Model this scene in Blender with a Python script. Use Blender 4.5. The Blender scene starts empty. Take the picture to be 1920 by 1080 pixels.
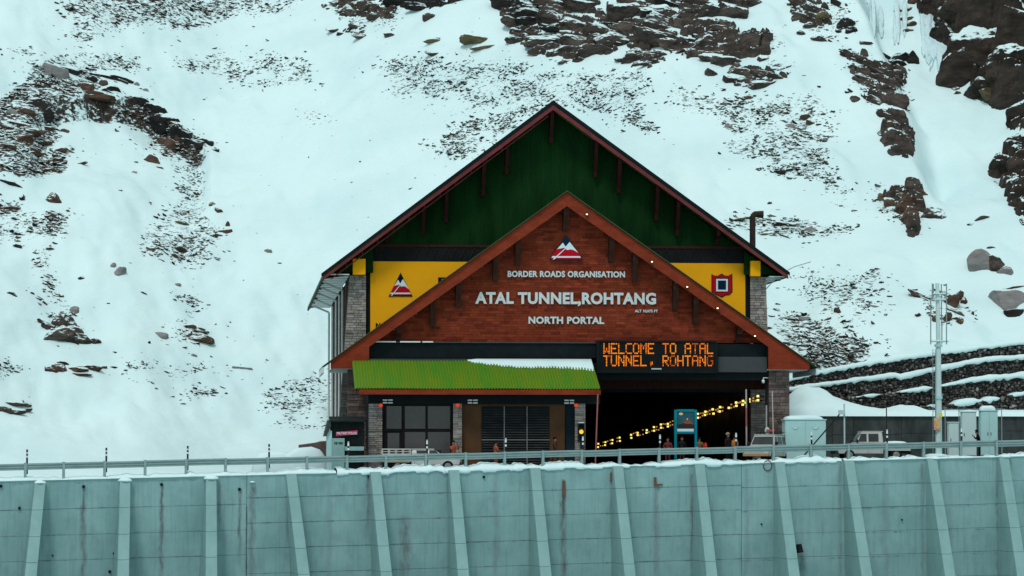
import bpy, bmesh, math, random
import numpy as np
from mathutils import Vector, Matrix

scene = bpy.context.scene
col = scene.collection

# ------------------------------------------------------------------ camera
FPX = 6000.0                                   # focal length in pixels of a 1920 wide picture
PITCH = math.atan(330.0 / FPX)
YAW = math.atan(517.0 / FPX * math.cos(PITCH))
cam_d = bpy.data.cameras.new('camera'); cam = bpy.data.objects.new('camera', cam_d); col.objects.link(cam)
cam_d.sensor_width = 36.0; cam_d.lens = 36.0 * FPX / 1920.0
cam_d.clip_start = 1.0; cam_d.clip_end = 3000.0
cam.location = (0, 0, 0); cam.rotation_euler = (math.pi / 2 + PITCH, 0, -YAW)
scene.camera = cam

# ------------------------------------------------------------------ sky, sun, exposure
world = bpy.data.worlds.new('World'); scene.world = world; world.use_nodes = True
wn = world.node_tree.nodes; wl = world.node_tree.links
for n in list(wn): wn.remove(n)
w_out = wn.new('ShaderNodeOutputWorld'); w_bg = wn.new('ShaderNodeBackground')
w_sky = wn.new('ShaderNodeTexSky'); w_sky.sky_type = 'NISHITA'; w_sky.sun_disc = False
SUN_EL, SUN_AZ = math.radians(58), math.radians(205)      # azimuth measured from +Y clockwise
w_sky.sun_elevation = SUN_EL; w_sky.sun_rotation = SUN_AZ
w_sky.air_density = 1.0; w_sky.dust_density = 3.0; w_sky.ozone_density = 1.0; w_sky.altitude = 3000
w_mix = wn.new('ShaderNodeMix'); w_mix.data_type = 'RGBA'    # an even cloud deck in front of the clear sky
w_mix.inputs['Factor'].default_value = 0.8
w_mix.inputs['B'].default_value = (5.0, 5.9, 5.9, 1)
wl.new(w_sky.outputs['Color'], w_mix.inputs['A'])
wl.new(w_mix.outputs['Result'], w_bg.inputs['Color'])
w_bg.inputs['Strength'].default_value = 0.113
wl.new(w_bg.outputs['Background'], w_out.inputs['Surface'])
sun_d = bpy.data.lights.new('sun', 'SUN'); sun = bpy.data.objects.new('sun', sun_d); col.objects.link(sun)
sun_d.energy = 1.5; sun_d.angle = math.radians(12); sun_d.color = (1.0, 0.985, 0.95)
sd = Vector((math.sin(SUN_AZ) * math.cos(SUN_EL), math.cos(SUN_AZ) * math.cos(SUN_EL), math.sin(SUN_EL)))
sun.rotation_euler = (-sd).to_track_quat('-Z', 'Y').to_euler(); sun.location = (0, 100, 120)
scene.view_settings.view_transform = 'Standard'; scene.view_settings.look = 'None'
scene.view_settings.exposure = 0.0; scene.view_settings.gamma = 1.0
scene.render.engine = 'CYCLES'
scene.cycles.use_denoising = True
scene.cycles.max_bounces = 6; scene.cycles.diffuse_bounces = 4; scene.cycles.glossy_bounces = 3
scene.cycles.sample_clamp_indirect = 4.0

# ------------------------------------------------------------------ projection helpers
CR = Vector((math.cos(YAW), -math.sin(YAW), 0))
CF = Vector((math.sin(YAW) * math.cos(PITCH), math.cos(YAW) * math.cos(PITCH), math.sin(PITCH)))
CU = CR.cross(CF)
def ray(px, py): return CF + CR * ((px - 960) / FPX) + CU * ((540 - py) / FPX)
def at(px, py, Y):
    d = ray(px, py); return d * (Y / d.y)
def atd(px, py, t): return ray(px, py) * t
def AX(px, Y, py=700): return at(px, py, Y).x
def AZ(py, Y, px=1040): return at(px, py, Y).z
def proj(P):
    P = np.asarray(P, float)
    r = P @ np.array(CR); u = P @ np.array(CU); f = P @ np.array(CF)
    return 960 + FPX * r / f, 540 - FPX * u / f

# ------------------------------------------------------------------ noise
_rs = np.random.RandomState(7)
_T = _rs.rand(4096)
def _h(ix, iy, iz=0):
    return _T[(ix * 374761 + iy * 668265 + iz * 982451 + ((ix * 31) ^ (iy * 17) ^ (np.asarray(iz) * 57))) & 4095]
def vnoise2(x, y):
    ix = np.floor(x).astype(np.int64); iy = np.floor(y).astype(np.int64)
    fx = x - ix; fy = y - iy; fx = fx * fx * fx * (fx * (fx * 6 - 15) + 10); fy = fy * fy * fy * (fy * (fy * 6 - 15) + 10)
    a = _h(ix, iy); b = _h(ix + 1, iy); c = _h(ix, iy + 1); d = _h(ix + 1, iy + 1)
    return (a + (b - a) * fx) * (1 - fy) + (c + (d - c) * fx) * fy
def fbm2(x, y, o=4, g=0.5):
    s = 0; a = 1.0; t = 0
    for k in range(o):
        s = s + a * vnoise2(x * 2 ** k + 17.3 * k, y * 2 ** k - 9.1 * k); t += a; a *= g
    return s / t - 0.5
def vnoise3(p):
    i = np.floor(p).astype(np.int64); f = p - i; f = f * f * (3 - 2 * f)
    r = 0
    for dx in (0, 1):
        for dy in (0, 1):
            for dz in (0, 1):
                w = (f[:, 0] if dx else 1 - f[:, 0]) * (f[:, 1] if dy else 1 - f[:, 1]) * (f[:, 2] if dz else 1 - f[:, 2])
                r = r + w * _h(i[:, 0] + dx, i[:, 1] + dy, i[:, 2] + dz)
    return r - 0.5
def sstep(x, a, b):
    t = np.clip((x - a) / (b - a), 0, 1); return t * t * (3 - 2 * t)

# ------------------------------------------------------------------ materials
MATS = {}
def _lnk(nt, a, b): nt.links.new(a, b)
def pmat(name, c1, c2=None, scale=3.0, rough=0.75, bump=0.0, bscale=None, stretch=(1, 1, 1), metallic=0.0,
         detail=6.0, attr=False, spec=0.06, contrast=(0.3, 0.7), emit=None, estr=0.0):
    m = bpy.data.materials.new(name); m.use_nodes = True; nt = m.node_tree
    b = nt.nodes['Principled BSDF']
    b.inputs['Roughness'].default_value = rough; b.inputs['Metallic'].default_value = metallic
    b.inputs['Specular IOR Level'].default_value = spec
    colour = None
    geo = nt.nodes.new('ShaderNodeNewGeometry')
    mp = nt.nodes.new('ShaderNodeMapping'); mp.inputs['Scale'].default_value = stretch
    _lnk(nt, geo.outputs['Position'], mp.inputs['Vector'])
    if c2 is None:
        b.inputs['Base Color'].default_value = (*c1, 1)
    else:
        nz = nt.nodes.new('ShaderNodeTexNoise'); nz.inputs['Scale'].default_value = scale; nz.inputs['Detail'].default_value = detail
        nz.inputs['Roughness'].default_value = 0.6
        _lnk(nt, mp.outputs['Vector'], nz.inputs['Vector'])
        rp = nt.nodes.new('ShaderNodeMapRange'); rp.inputs['From Min'].default_value = contrast[0]; rp.inputs['From Max'].default_value = contrast[1]
        _lnk(nt, nz.outputs['Fac'], rp.inputs['Value'])
        mx = nt.nodes.new('ShaderNodeMix'); mx.data_type = 'RGBA'
        mx.inputs['A'].default_value = (*c1, 1); mx.inputs['B'].default_value = (*c2, 1)
        _lnk(nt, rp.outputs['Result'], mx.inputs['Factor']); colour = mx.outputs['Result']
    if attr:
        at_ = nt.nodes.new('ShaderNodeAttribute'); at_.attribute_name = 'Col'
        mu = nt.nodes.new('ShaderNodeMix'); mu.data_type = 'RGBA'; mu.blend_type = 'MULTIPLY'; mu.inputs['Factor'].default_value = 1
        if colour is not None: _lnk(nt, colour, mu.inputs['A'])
        else: mu.inputs['A'].default_value = (*c1, 1)
        _lnk(nt, at_.outputs['Color'], mu.inputs['B']); colour = mu.outputs['Result']
    if colour is not None: _lnk(nt, colour, b.inputs['Base Color'])
    if bump:
        n2 = nt.nodes.new('ShaderNodeTexNoise'); n2.inputs['Scale'].default_value = bscale or scale * 4; n2.inputs['Detail'].default_value = 8
        _lnk(nt, mp.outputs['Vector'], n2.inputs['Vector'])
        bp = nt.nodes.new('ShaderNodeBump'); bp.inputs['Strength'].default_value = bump; bp.inputs['Distance'].default_value = 0.05
        _lnk(nt, n2.outputs['Fac'], bp.inputs['Height']); _lnk(nt, bp.outputs['Normal'], b.inputs['Normal'])
    if emit:
        b.inputs['Emission Color'].default_value = (*emit, 1); b.inputs['Emission Strength'].default_value = estr
        try: m.cycles.emission_sampling = 'NONE'
        except Exception: pass
    MATS[name] = m
    return m

SNOW = (0.675, 0.855, 0.86)
def snow_shader(nt, b_in=None):
    b = nt.nodes.new('ShaderNodeBsdfPrincipled')
    b.inputs['Base Color'].default_value = (*SNOW, 1); b.inputs['Roughness'].default_value = 0.7; b.inputs['Specular IOR Level'].default_value = 0.15
    return b

def snow_mat():
    m = pmat('snow', SNOW, (0.59, 0.78, 0.795), 0.35, 0.75, 0.35, 2.2, spec=0.12, contrast=(0.42, 0.75)); return m

def hill_mat():
    """Snow field; where the vertex attribute 'scree' is high, bare soil and turf show through in ragged spots."""
    m = bpy.data.materials.new('hill_snow'); m.use_nodes = True; nt = m.node_tree; N = nt.nodes
    b = N['Principled BSDF']; b.inputs['Roughness'].default_value = 0.8; b.inputs['Specular IOR Level'].default_value = 0.12
    geo = N.new('ShaderNodeNewGeometry')
    att = N.new('ShaderNodeAttribute'); att.attribute_name = 'scree'
    mp = N.new('ShaderNodeMapping'); mp.inputs['Scale'].default_value = (0.75, 1.0, 1.3); mp.inputs['Rotation'].default_value = (0, 0.25, 0)
    nt.links.new(geo.outputs['Position'], mp.inputs['Vector'])
    n1 = N.new('ShaderNodeTexNoise'); n1.inputs['Scale'].default_value = 2.6; n1.inputs['Detail'].default_value = 7; n1.inputs['Roughness'].default_value = 0.68
    nt.links.new(mp.outputs['Vector'], n1.inputs['Vector'])
    n3 = N.new('ShaderNodeTexNoise'); n3.inputs['Scale'].default_value = 0.42; n3.inputs['Detail'].default_value = 3
    nt.links.new(geo.outputs['Position'], n3.inputs['Vector'])
    ad = N.new('ShaderNodeMath'); ad.operation = 'MULTIPLY_ADD'; ad.inputs[1].default_value = 0.34; ad.inputs[2].default_value = -0.17 - 0.565
    nt.links.new(n3.outputs['Fac'], ad.inputs[0])
    s1 = N.new('ShaderNodeMath'); s1.operation = 'ADD'; nt.links.new(n1.outputs['Fac'], s1.inputs[0]); nt.links.new(ad.outputs[0], s1.inputs[1])
    s2 = N.new('ShaderNodeMath'); s2.operation = 'MULTIPLY_ADD'; s2.inputs[1].default_value = 0.26
    nt.links.new(att.outputs['Fac'], s2.inputs[0]); nt.links.new(s1.outputs[0], s2.inputs[2])
    r = N.new('ShaderNodeMapRange'); r.inputs['From Min'].default_value = 0.10; r.inputs['From Max'].default_value = 0.17
    nt.links.new(s2.outputs[0], r.inputs['Value'])
    gate = N.new('ShaderNodeMapRange'); gate.inputs['From Min'].default_value = 0.05; gate.inputs['From Max'].default_value = 0.3
    nt.links.new(att.outputs['Fac'], gate.inputs['Value'])
    g2 = N.new('ShaderNodeMath'); g2.operation = 'MULTIPLY'; nt.links.new(r.outputs['Result'], g2.inputs[0]); nt.links.new(gate.outputs['Result'], g2.inputs[1])
    soil_n = N.new('ShaderNodeTexNoise'); soil_n.inputs['Scale'].default_value = 3.1; soil_n.inputs['Detail'].default_value = 4
    nt.links.new(geo.outputs['Position'], soil_n.inputs['Vector'])
    rmp = N.new('ShaderNodeValToRGB'); e = rmp.color_ramp.elements
    e[0].position = 0.35; e[0].color = (0.020, 0.022, 0.022, 1); e[1].position = 0.72; e[1].color = (0.075, 0.060, 0.038, 1)
    k = e.new(0.5); k.color = (0.044, 0.026, 0.021, 1)
    k = e.new(0.6); k.color = (0.045, 0.045, 0.032, 1)
    nt.links.new(soil_n.outputs['Fac'], rmp.inputs['Fac'])
    # the snow itself: fresh drifts and slightly older crust
    sn = N.new('ShaderNodeTexNoise'); sn.inputs['Scale'].default_value = 0.11; sn.inputs['Detail'].default_value = 5
    nt.links.new(mp.outputs['Vector'], sn.inputs['Vector'])
    smr = N.new('ShaderNodeMapRange'); smr.inputs['From Min'].default_value = 0.42; smr.inputs['From Max'].default_value = 0.68
    nt.links.new(sn.outputs['Fac'], smr.inputs['Value'])
    smx = N.new('ShaderNodeMix'); smx.data_type = 'RGBA'; smx.inputs['A'].default_value = (*SNOW, 1); smx.inputs['B'].default_value = (0.60, 0.79, 0.805, 1)
    nt.links.new(smr.outputs['Result'], smx.inputs['Factor'])
    mx = N.new('ShaderNodeMix'); mx.data_type = 'RGBA'
    nt.links.new(g2.outputs[0], mx.inputs['Factor']); nt.links.new(smx.outputs['Result'], mx.inputs['A']); nt.links.new(rmp.outputs['Color'], mx.inputs['B'])
    nt.links.new(mx.outputs['Result'], b.inputs['Base Color'])
    bn = N.new('ShaderNodeTexNoise'); bn.inputs['Scale'].default_value = 0.9; bn.inputs['Detail'].default_value = 9; bn.inputs['Roughness'].default_value = 0.55
    nt.links.new(mp.outputs['Vector'], bn.inputs['Vector'])
    bp = N.new('ShaderNodeBump'); bp.inputs['Strength'].default_value = 0.40; bp.inputs['Distance'].default_value = 0.30
    nt.links.new(bn.outputs['Fac'], bp.inputs['Height']); nt.links.new(bp.outputs['Normal'], b.inputs['Normal'])
    return m

def rock_mat(name, c1, c2, c3, snow_lo=0.62, snow_hi=0.74, snow_noise=0.35, scale=0.9):
    """Layered rock with snow lying on faces that look up."""
    m = bpy.data.materials.new(name); m.use_nodes = True; nt = m.node_tree; N = nt.nodes
    b = N['Principled BSDF']; b.inputs['Roughness'].default_value = 0.85; b.inputs['Specular IOR Level'].default_value = 0.2
    geo = N.new('ShaderNodeNewGeometry')
    mp = N.new('ShaderNodeMapping'); mp.inputs['Scale'].default_value = (0.6, 0.6, 1.6); mp.inputs['Rotation'].default_value = (0.1, 0.45, 0)
    nt.links.new(geo.outputs['Position'], mp.inputs['Vector'])
    n1 = N.new('ShaderNodeTexNoise'); n1.inputs['Scale'].default_value = scale; n1.inputs['Detail'].default_value = 9; n1.inputs['Roughness'].default_value = 0.7
    nt.links.new(mp.outputs['Vector'], n1.inputs['Vector'])
    rp = N.new('ShaderNodeValToRGB'); e = rp.color_ramp.elements
    e[0].position = 0.33; e[0].color = (*c1, 1); e[1].position = 0.68; e[1].color = (*c3, 1); k = e.new(0.5); k.color = (*c2, 1)
    nt.links.new(n1.outputs['Fac'], rp.inputs['Fac'])
    sp = N.new('ShaderNodeSeparateXYZ'); nt.links.new(geo.outputs['Normal'], sp.inputs['Vector'])
    n2 = N.new('ShaderNodeTexNoise'); n2.inputs['Scale'].default_value = 2.4; n2.inputs['Detail'].default_value = 8; n2.inputs['Roughness'].default_value = 0.7
    nt.links.new(geo.outputs['Position'], n2.inputs['Vector'])
    ma = N.new('ShaderNodeMath'); ma.operation = 'MULTIPLY_ADD'; ma.inputs[1].default_value = snow_noise; ma.inputs[2].default_value = -snow_noise / 2
    nt.links.new(n2.outputs['Fac'], ma.inputs[0])
    ad = N.new('ShaderNodeMath'); ad.operation = 'ADD'; nt.links.new(sp.outputs['Z'], ad.inputs[0]); nt.links.new(ma.outputs[0], ad.inputs[1])
    mr = N.new('ShaderNodeMapRange'); mr.inputs['From Min'].default_value = snow_lo; mr.inputs['From Max'].default_value = snow_hi
    nt.links.new(ad.outputs[0], mr.inputs['Value'])
    mx = N.new('ShaderNodeMix'); mx.data_type = 'RGBA'; mx.inputs['B'].default_value = (*SNOW, 1)
    nt.links.new(mr.outputs['Result'], mx.inputs['Factor']); nt.links.new(rp.outputs['Color'], mx.inputs['A'])
    nt.links.new(mx.outputs['Result'], b.inputs['Base Color'])
    n4 = N.new('ShaderNodeTexNoise'); n4.inputs['Scale'].default_value = 2.2; n4.inputs['Detail'].default_value = 10; n4.inputs['Roughness'].default_value = 0.7
    nt.links.new(mp.outputs['Vector'], n4.inputs['Vector'])
    bp = N.new('ShaderNodeBump'); bp.inputs['Strength'].default_value = 0.8; bp.inputs['Distance'].default_value = 0.18
    nt.links.new(n4.outputs['Fac'], bp.inputs['Height']); nt.links.new(bp.outputs['Normal'], b.inputs['Normal'])
    return m

M_SNOW = snow_mat()
M_HILL = hill_mat()
M_ROCK = rock_mat('brown_rock', (0.013, 0.012, 0.011), (0.058, 0.045, 0.038), (0.125, 0.098, 0.08))
M_ROCKR = rock_mat('reddish_rock', (0.019, 0.013, 0.011), (0.082, 0.047, 0.032), (0.15, 0.095, 0.066), 0.72, 0.82)
M_ROCKD = rock_mat('dark_rock', (0.006, 0.006, 0.006), (0.016, 0.015, 0.014), (0.04, 0.034, 0.029), 0.72, 0.8)
M_ROCKG = rock_mat('grey_rock', (0.14, 0.14, 0.14), (0.22, 0.21, 0.205), (0.30, 0.29, 0.28), 0.86, 0.94)
M_ROCKO = rock_mat('olive_rock', (0.035, 0.032, 0.016), (0.11, 0.09, 0.045), (0.17, 0.14, 0.08), 0.74, 0.84)
M_CLIFF = rock_mat('cliff_rock', (0.008, 0.007, 0.006), (0.030, 0.023, 0.018), (0.075, 0.056, 0.044), 0.60, 0.70, 0.5, 0.5)
M_STONE = pmat('scree_stone', (0.8, 0.8, 0.8), (1.2, 1.15, 1.1), 6, 0.85, attr=True)
def dust_snow(m, lo, hi, nscale=3.0, amt=0.5):
    """Snow caught on the upward faces of small stones."""
    nt = m.node_tree; N = nt.nodes; b = N['Principled BSDF']; src = b.inputs['Base Color'].links[0].from_socket
    geo = N.new('ShaderNodeNewGeometry'); sp = N.new('ShaderNodeSeparateXYZ'); nt.links.new(geo.outputs['Normal'], sp.inputs['Vector'])
    nz = N.new('ShaderNodeTexNoise'); nz.inputs['Scale'].default_value = nscale; nz.inputs['Detail'].default_value = 5; nt.links.new(geo.outputs['Position'], nz.inputs['Vector'])
    ma = N.new('ShaderNodeMath'); ma.operation = 'MULTIPLY_ADD'; ma.inputs[1].default_value = amt; ma.inputs[2].default_value = -amt / 2; nt.links.new(nz.outputs['Fac'], ma.inputs[0])
    ad = N.new('ShaderNodeMath'); ad.operation = 'ADD'; nt.links.new(sp.outputs['Z'], ad.inputs[0]); nt.links.new(ma.outputs[0], ad.inputs[1])
    mr = N.new('ShaderNodeMapRange'); mr.inputs['From Min'].default_value = lo; mr.inputs['From Max'].default_value = hi; nt.links.new(ad.outputs[0], mr.inputs['Value'])
    mx = N.new('ShaderNodeMix'); mx.data_type = 'RGBA'; mx.inputs['B'].default_value = (*SNOW, 1)
    nt.links.new(mr.outputs['Result'], mx.inputs['Factor']); nt.links.new(src, mx.inputs['A']); nt.links.new(mx.outputs['Result'], b.inputs['Base Color'])
dust_snow(M_STONE, 0.60, 0.76, 4.0, 0.9)
M_ICE = pmat('blue_ice', (0.54, 0.75, 0.78), (0.65, 0.83, 0.85), 0.8, 0.35, 0.5, 2.0, stretch=(2.2, 2.2, 0.35), spec=0.45)

# ------------------------------------------------------------------ mesh builder
ORG = {}                                      # object name -> world origin of its root
class MB:
    def __init__(s): s.v = []; s.f = []; s.m = []; s.c = []; s.usec = False
    def add(s, vs, fs, mi=0, c=None):
        o = len(s.v); s.v.extend([tuple(p) for p in vs])
        for f in fs:
            s.f.append(tuple(i + o for i in f)); s.m.append(mi); s.c.append(c or (1, 1, 1))
        if c: s.usec = True
    def hexa(s, p, mi=0, c=None):             # p: 4 bottom (ccw from above), 4 top
        s.add(p, [(3, 2, 1, 0), (4, 5, 6, 7), (0, 1, 5, 4), (1, 2, 6, 5), (2, 3, 7, 6), (3, 0, 4, 7)], mi, c)
    def box(s, x0, y0, z0, x1, y1, z1, mi=0, c=None):
        x0, x1 = min(x0, x1), max(x0, x1); y0, y1 = min(y0, y1), max(y0, y1); z0, z1 = min(z0, z1), max(z0, z1)
        s.hexa([(x0, y0, z0), (x1, y0, z0), (x1, y1, z0), (x0, y1, z0), (x0, y0, z1), (x1, y0, z1), (x1, y1, z1), (x0, y1, z1)], mi, c)
    def prism(s, poly, y0, y1, mi=0, c=None):  # poly: (x, z) counter-clockwise seen from -Y
        n = len(poly)
        a = sum(poly[i][0] * poly[(i + 1) % n][1] - poly[(i + 1) % n][0] * poly[i][1] for i in range(n))
        if a < 0: poly = poly[::-1]
        vs = [(x, y0, z) for x, z in poly] + [(x, y1, z) for x, z in poly]
        fs = [tuple(range(n)), tuple(range(2 * n - 1, n - 1, -1))]
        for i in range(n):
            j = (i + 1) % n; fs.append((j, i, i + n, j + n))
        s.add(vs, fs, mi, c)
    def prism_x(s, poly, x0, x1, mi=0, c=None):  # poly: (y, z)
        n = len(poly)
        a = sum(poly[i][0] * poly[(i + 1) % n][1] - poly[(i + 1) % n][0] * poly[i][1] for i in range(n))
        if a < 0: poly = poly[::-1]
        vs = [(x1, y, z) for y, z in poly] + [(x0, y, z) for y, z in poly]
        fs = [tuple(range(n)), tuple(range(2 * n - 1, n - 1, -1))]
        for i in range(n):
            j = (i + 1) % n; fs.append((j, i, i + n, j + n))
        s.add(vs, fs, mi, c)
    def tube(s, p, q, r, r2=None, n=8, mi=0, c=None):
        p = Vector(p); q = Vector(q); r2 = r if r2 is None else r2
        d = (q - p).normalized(); a = d.orthogonal().normalized(); b = d.cross(a)
        vs = []
        for P, R in ((p, r), (q, r2)):
            for k in range(n):
                t = 2 * math.pi * k / n; vs.append(P + a * (R * math.cos(t)) + b * (R * math.sin(t)))
        fs = [tuple(range(n - 1, -1, -1)), tuple(range(n, 2 * n))]
        for k in range(n):
            j = (k + 1) % n; fs.append((k, j, j + n, k + n))
        s.add(vs, fs, mi, c)
    def path(s, pts, r, n=8, mi=0):
        for a, b in zip(pts[:-1], pts[1:]): s.tube(a, b, r, n=n, mi=mi)
    def lathe(s, c, prof, n=16, axis='Z', mi=0):    # prof: (radius, along)
        vs = []; fs = []
        for r, h in prof:
            for k in range(n):
                t = 2 * math.pi * k / n; x, y = r * math.cos(t), r * math.sin(t)
                vs.append((c[0] + x, c[1] + y, c[2] + h) if axis == 'Z' else (c[0] + x, c[1] - h, c[2] + y) if axis == 'Y' else (c[0] + h, c[1] + x, c[2] + y))
        for i in range(len(prof) - 1):
            for k in range(n):
                j = (k + 1) % n; fs.append((i * n + k, i * n + j, (i + 1) * n + j, (i + 1) * n + k))
        fs.append(tuple(range(n - 1, -1, -1))); fs.append(tuple(range((len(prof) - 1) * n, len(prof) * n)))
        s.add(vs, fs, mi)
    def build(s, name, mats, parent=None, smooth=False, bevel=0.0, local=False, base=None):
        V = np.array(s.v, dtype=float)
        if parent is None:
            org = Vector(base) if base is not None else Vector(((V[:, 0].min() + V[:, 0].max()) / 2, (V[:, 1].min() + V[:, 1].max()) / 2, V[:, 2].min()))
            if local: org = Vector((0, 0, 0))
        else:
            org = Vector((0, 0, 0)) if local else ORG[parent.name]
        V = V - np.array(org)
        me = bpy.data.meshes.new(name); me.from_pydata(V.tolist(), [], s.f)
        mats = mats if isinstance(mats, (list, tuple)) else [mats]
        for m in mats: me.materials.append(m)
        if len(mats) > 1: me.polygons.foreach_set('material_index', s.m)
        if s.usec:
            ca = me.color_attributes.new('Col', 'FLOAT_COLOR', 'CORNER')
            arr = []
            for f, c in zip(s.f, s.c): arr.extend([c[0], c[1], c[2], 1.0] * len(f))
            ca.data.foreach_set('color', arr)
        if smooth: me.polygons.foreach_set('use_smooth', [True] * len(me.polygons))
        me.validate(); me.update()
        o = bpy.data.objects.new(name, me); col.objects.link(o)
        if parent is None: o.location = org
        else: o.parent = parent
        ORG[o.name] = org
        if bevel:
            md = o.modifiers.new('bevel', 'BEVEL'); md.width = bevel; md.segments = 2; md.limit_method = 'ANGLE'
        return o
def root(name, loc, label, cat, group=None, rz=0.0):
    o = bpy.data.objects.new(name, None); col.objects.link(o); o.location = loc; o.rotation_euler = (0, 0, rz)
    o.empty_display_size = 0.3; ORG[o.name] = Vector(loc)
    return tag(o, label, cat, group)
def tag(o, label, cat, group=None, kind=None):
    o['label'] = label; o['category'] = cat
    if group: o['group'] = group
    if kind: o['kind'] = kind
    return o
def struct(o, label=None):
    o['kind'] = 'structure'
    if label: o['label'] = label
    return o
def copy_part(o, parent, loc=None):
    c = o.copy(); col.objects.link(c); c.parent = parent
    if loc is not None: c.location = loc
    ORG[c.name] = ORG.get(o.name, Vector((0, 0, 0)))
    return c

# ------------------------------------------------------------------ the retaining wall's line and the terrace behind it
WA = atd(0, 902, 182.0); WB = atd(1920, 855, 194.5)
W_LEN = (WB - WA).xy.length
WE = (WB - WA) / W_LEN                              # along the wall, 1 m in plan, with its rise
WN = Vector((WE.y, -WE.x, 0)).normalized()          # outwards, to the camera
if WN.y > 0: WN = -WN
def W(s, out, h): return WA + WE * s + WN * out + Vector((0, 0, h))
def wall_s(px):
    d = ray(px, 880); k = d.xy
    # intersection of the plan ray with the plan wall line
    e = WE.xy; a = WA.xy
    det = k.x * (-e.y) - k.y * (-e.x)
    t = (a.x * (-e.y) - a.y * (-e.x)) / det
    p = k * t
    return (p - a).dot(e) / e.length_squared
def wall_t(px): return 182.0 + (194.5 - 182.0) * px / 1920.0
G_SL = WE.z / WE.x
def zg(x): return WA.z + (x - WA.x) * G_SL - 0.08

# ================================================================== THE SETTING
# ------------------------------------------------------------------ hillside height field
gx = np.concatenate([np.arange(-260, -34, 7.0), np.arange(-34, 84, 0.3), np.arange(84, 320, 7.0)])
gy = np.concatenate([np.arange(193.5, 345, 0.34), np.arange(345, 620, 6.0)])
GX, GY = np.meshgrid(gx, gy)                         # [iy, ix]
def base_height(X, Y):
    yf = 238 + 12 * sstep(X, -30, 5)
    d = Y - yf
    zl = zg(X) - 0.30 + 0.60 * (0.5 * (d + np.sqrt(d * d + 90.0)) - 0.9)
    bench = sstep(Y, 233, 241) * (1 - sstep(X, -12, 0))
    zl = zl + bench * 0.9
    zt = 6.35 + (X - 38) * 0.108
    zr = np.where(Y < 230.4, zg(X) - 0.30 + 0.0 * X, zg(X) - 0.3 + (zt - zg(X) + 0.3) * sstep(Y, 230.0, 231.2) + 0.60 * np.maximum(Y - 231.2, 0))
    R = sstep(X, 34.6 - 40 * sstep(Y, 250, 290), 36.2 + 6 * sstep(Y, 250, 290))
    z = zl * (1 - R) + zr * R
    up = sstep(z - zg(X), 0.0, 5.0)
    z = z + up * (3.2 * fbm2(X / 26 + 3.1, Y / 30 + 1.7, 3) + 2.3 * fbm2(X / 7.0, Y / 11.0 + 4.0, 3) + 0.9 * fbm2((X + .25 * Y) / 2.6 + 9, (Y - .2 * X) / 9.0, 3) + 0.45 * fbm2(X / 1.6 + 9, Y / 2.8, 3))
    z = z + (1 - up) * 0.12 * fbm2(X / 3.0, Y / 3.0, 3)
    far = np.maximum(Y - 470, 0); z = z - far * far * 0.0012          # the shoulder rounds off above the picture
    return z
class Field:
    def __init__(s, Z): s.Z = Z
    def __call__(s, x, y):
        ix = np.clip(np.searchsorted(gx, x) - 1, 0, len(gx) - 2); iy = np.clip(np.searchsorted(gy, y) - 1, 0, len(gy) - 2)
        fx = np.clip((x - gx[ix]) / (gx[ix + 1] - gx[ix]), 0, 1); fy = np.clip((y - gy[iy]) / (gy[iy + 1] - gy[iy]), 0, 1)
        Z = s.Z
        return (Z[iy, ix] * (1 - fx) + Z[iy, ix + 1] * fx) * (1 - fy) + (Z[iy + 1, ix] * (1 - fx) + Z[iy + 1, ix + 1] * fx) * fy
    def hit(s, px, py):
        px = np.asarray(px, float); py = np.asarray(py, float)
        D = np.array(CF)[None] + np.array(CR)[None] * ((px - 960) / FPX)[:, None] + np.array(CU)[None] * ((540 - py) / FPX)[:, None]
        lo = np.full(len(px), 205.0); hi = np.full(len(px), 600.0); done = np.zeros(len(px), bool)
        for t in np.arange(205, 460, 0.7):
            P = D * t; below = P[:, 2] < s(P[:, 0], P[:, 1])
            new = below & ~done; hi[new] = t; lo[new] = t - 0.7; done |= below
            if done.all(): break
        for _ in range(8):
            mid = (lo + hi) / 2; P = D * mid[:, None]; below = P[:, 2] < s(P[:, 0], P[:, 1])
            hi = np.where(below, mid, hi); lo = np.where(below, lo, mid)
        return D * hi[:, None], hi
HZ = base_height(GX, GY)
F0 = Field(HZ)
# a gully beside the rock rib on the right
rp_ = np.array([(1585, -60), (1605, 0), (1640, 80), (1690, 190), (1712, 290), (1735, 440)], float)
rw, _ = F0.hit(rp_[:, 0], rp_[:, 1]); o_ = np.argsort(rw[:, 1])
XR_ = np.interp(GY, rw[o_, 1], rw[o_, 0])
gd = sstep(GY, rw[:, 1].min() + 1, rw[:, 1].min() + 14)
HZ = HZ - 4.2 * gd * sstep(GX - XR_, -0.2, 2.6) * (1 - 0.7 * sstep(GX - XR_, 7.5, 12))
# the eroded bank on the left: a lip with a hollow below it
ppx, ppy = proj(np.stack([GX.ravel(), GY.ravel(), HZ.ravel()], 1)); ppx = ppx.reshape(GX.shape); ppy = ppy.reshape(GX.shape)
arc = np.interp(ppx, [-60, 40, 75, 110, 160, 215, 250, 300, 345, 392], [240, 215, 205, 180, 176, 178, 186, 218, 246, 268])
dl = ppy - arc + 16 * fbm2(GX / 1.3, GY / 1.3, 3)
win = sstep(ppx, 40, 90) * (1 - sstep(ppx, 370, 400)) * (GY < 340)
HZ = HZ - 2.0 * win * sstep(dl, 0, 9) * (1 - sstep(dl, 50, 200))
FH = Field(HZ)

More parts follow.
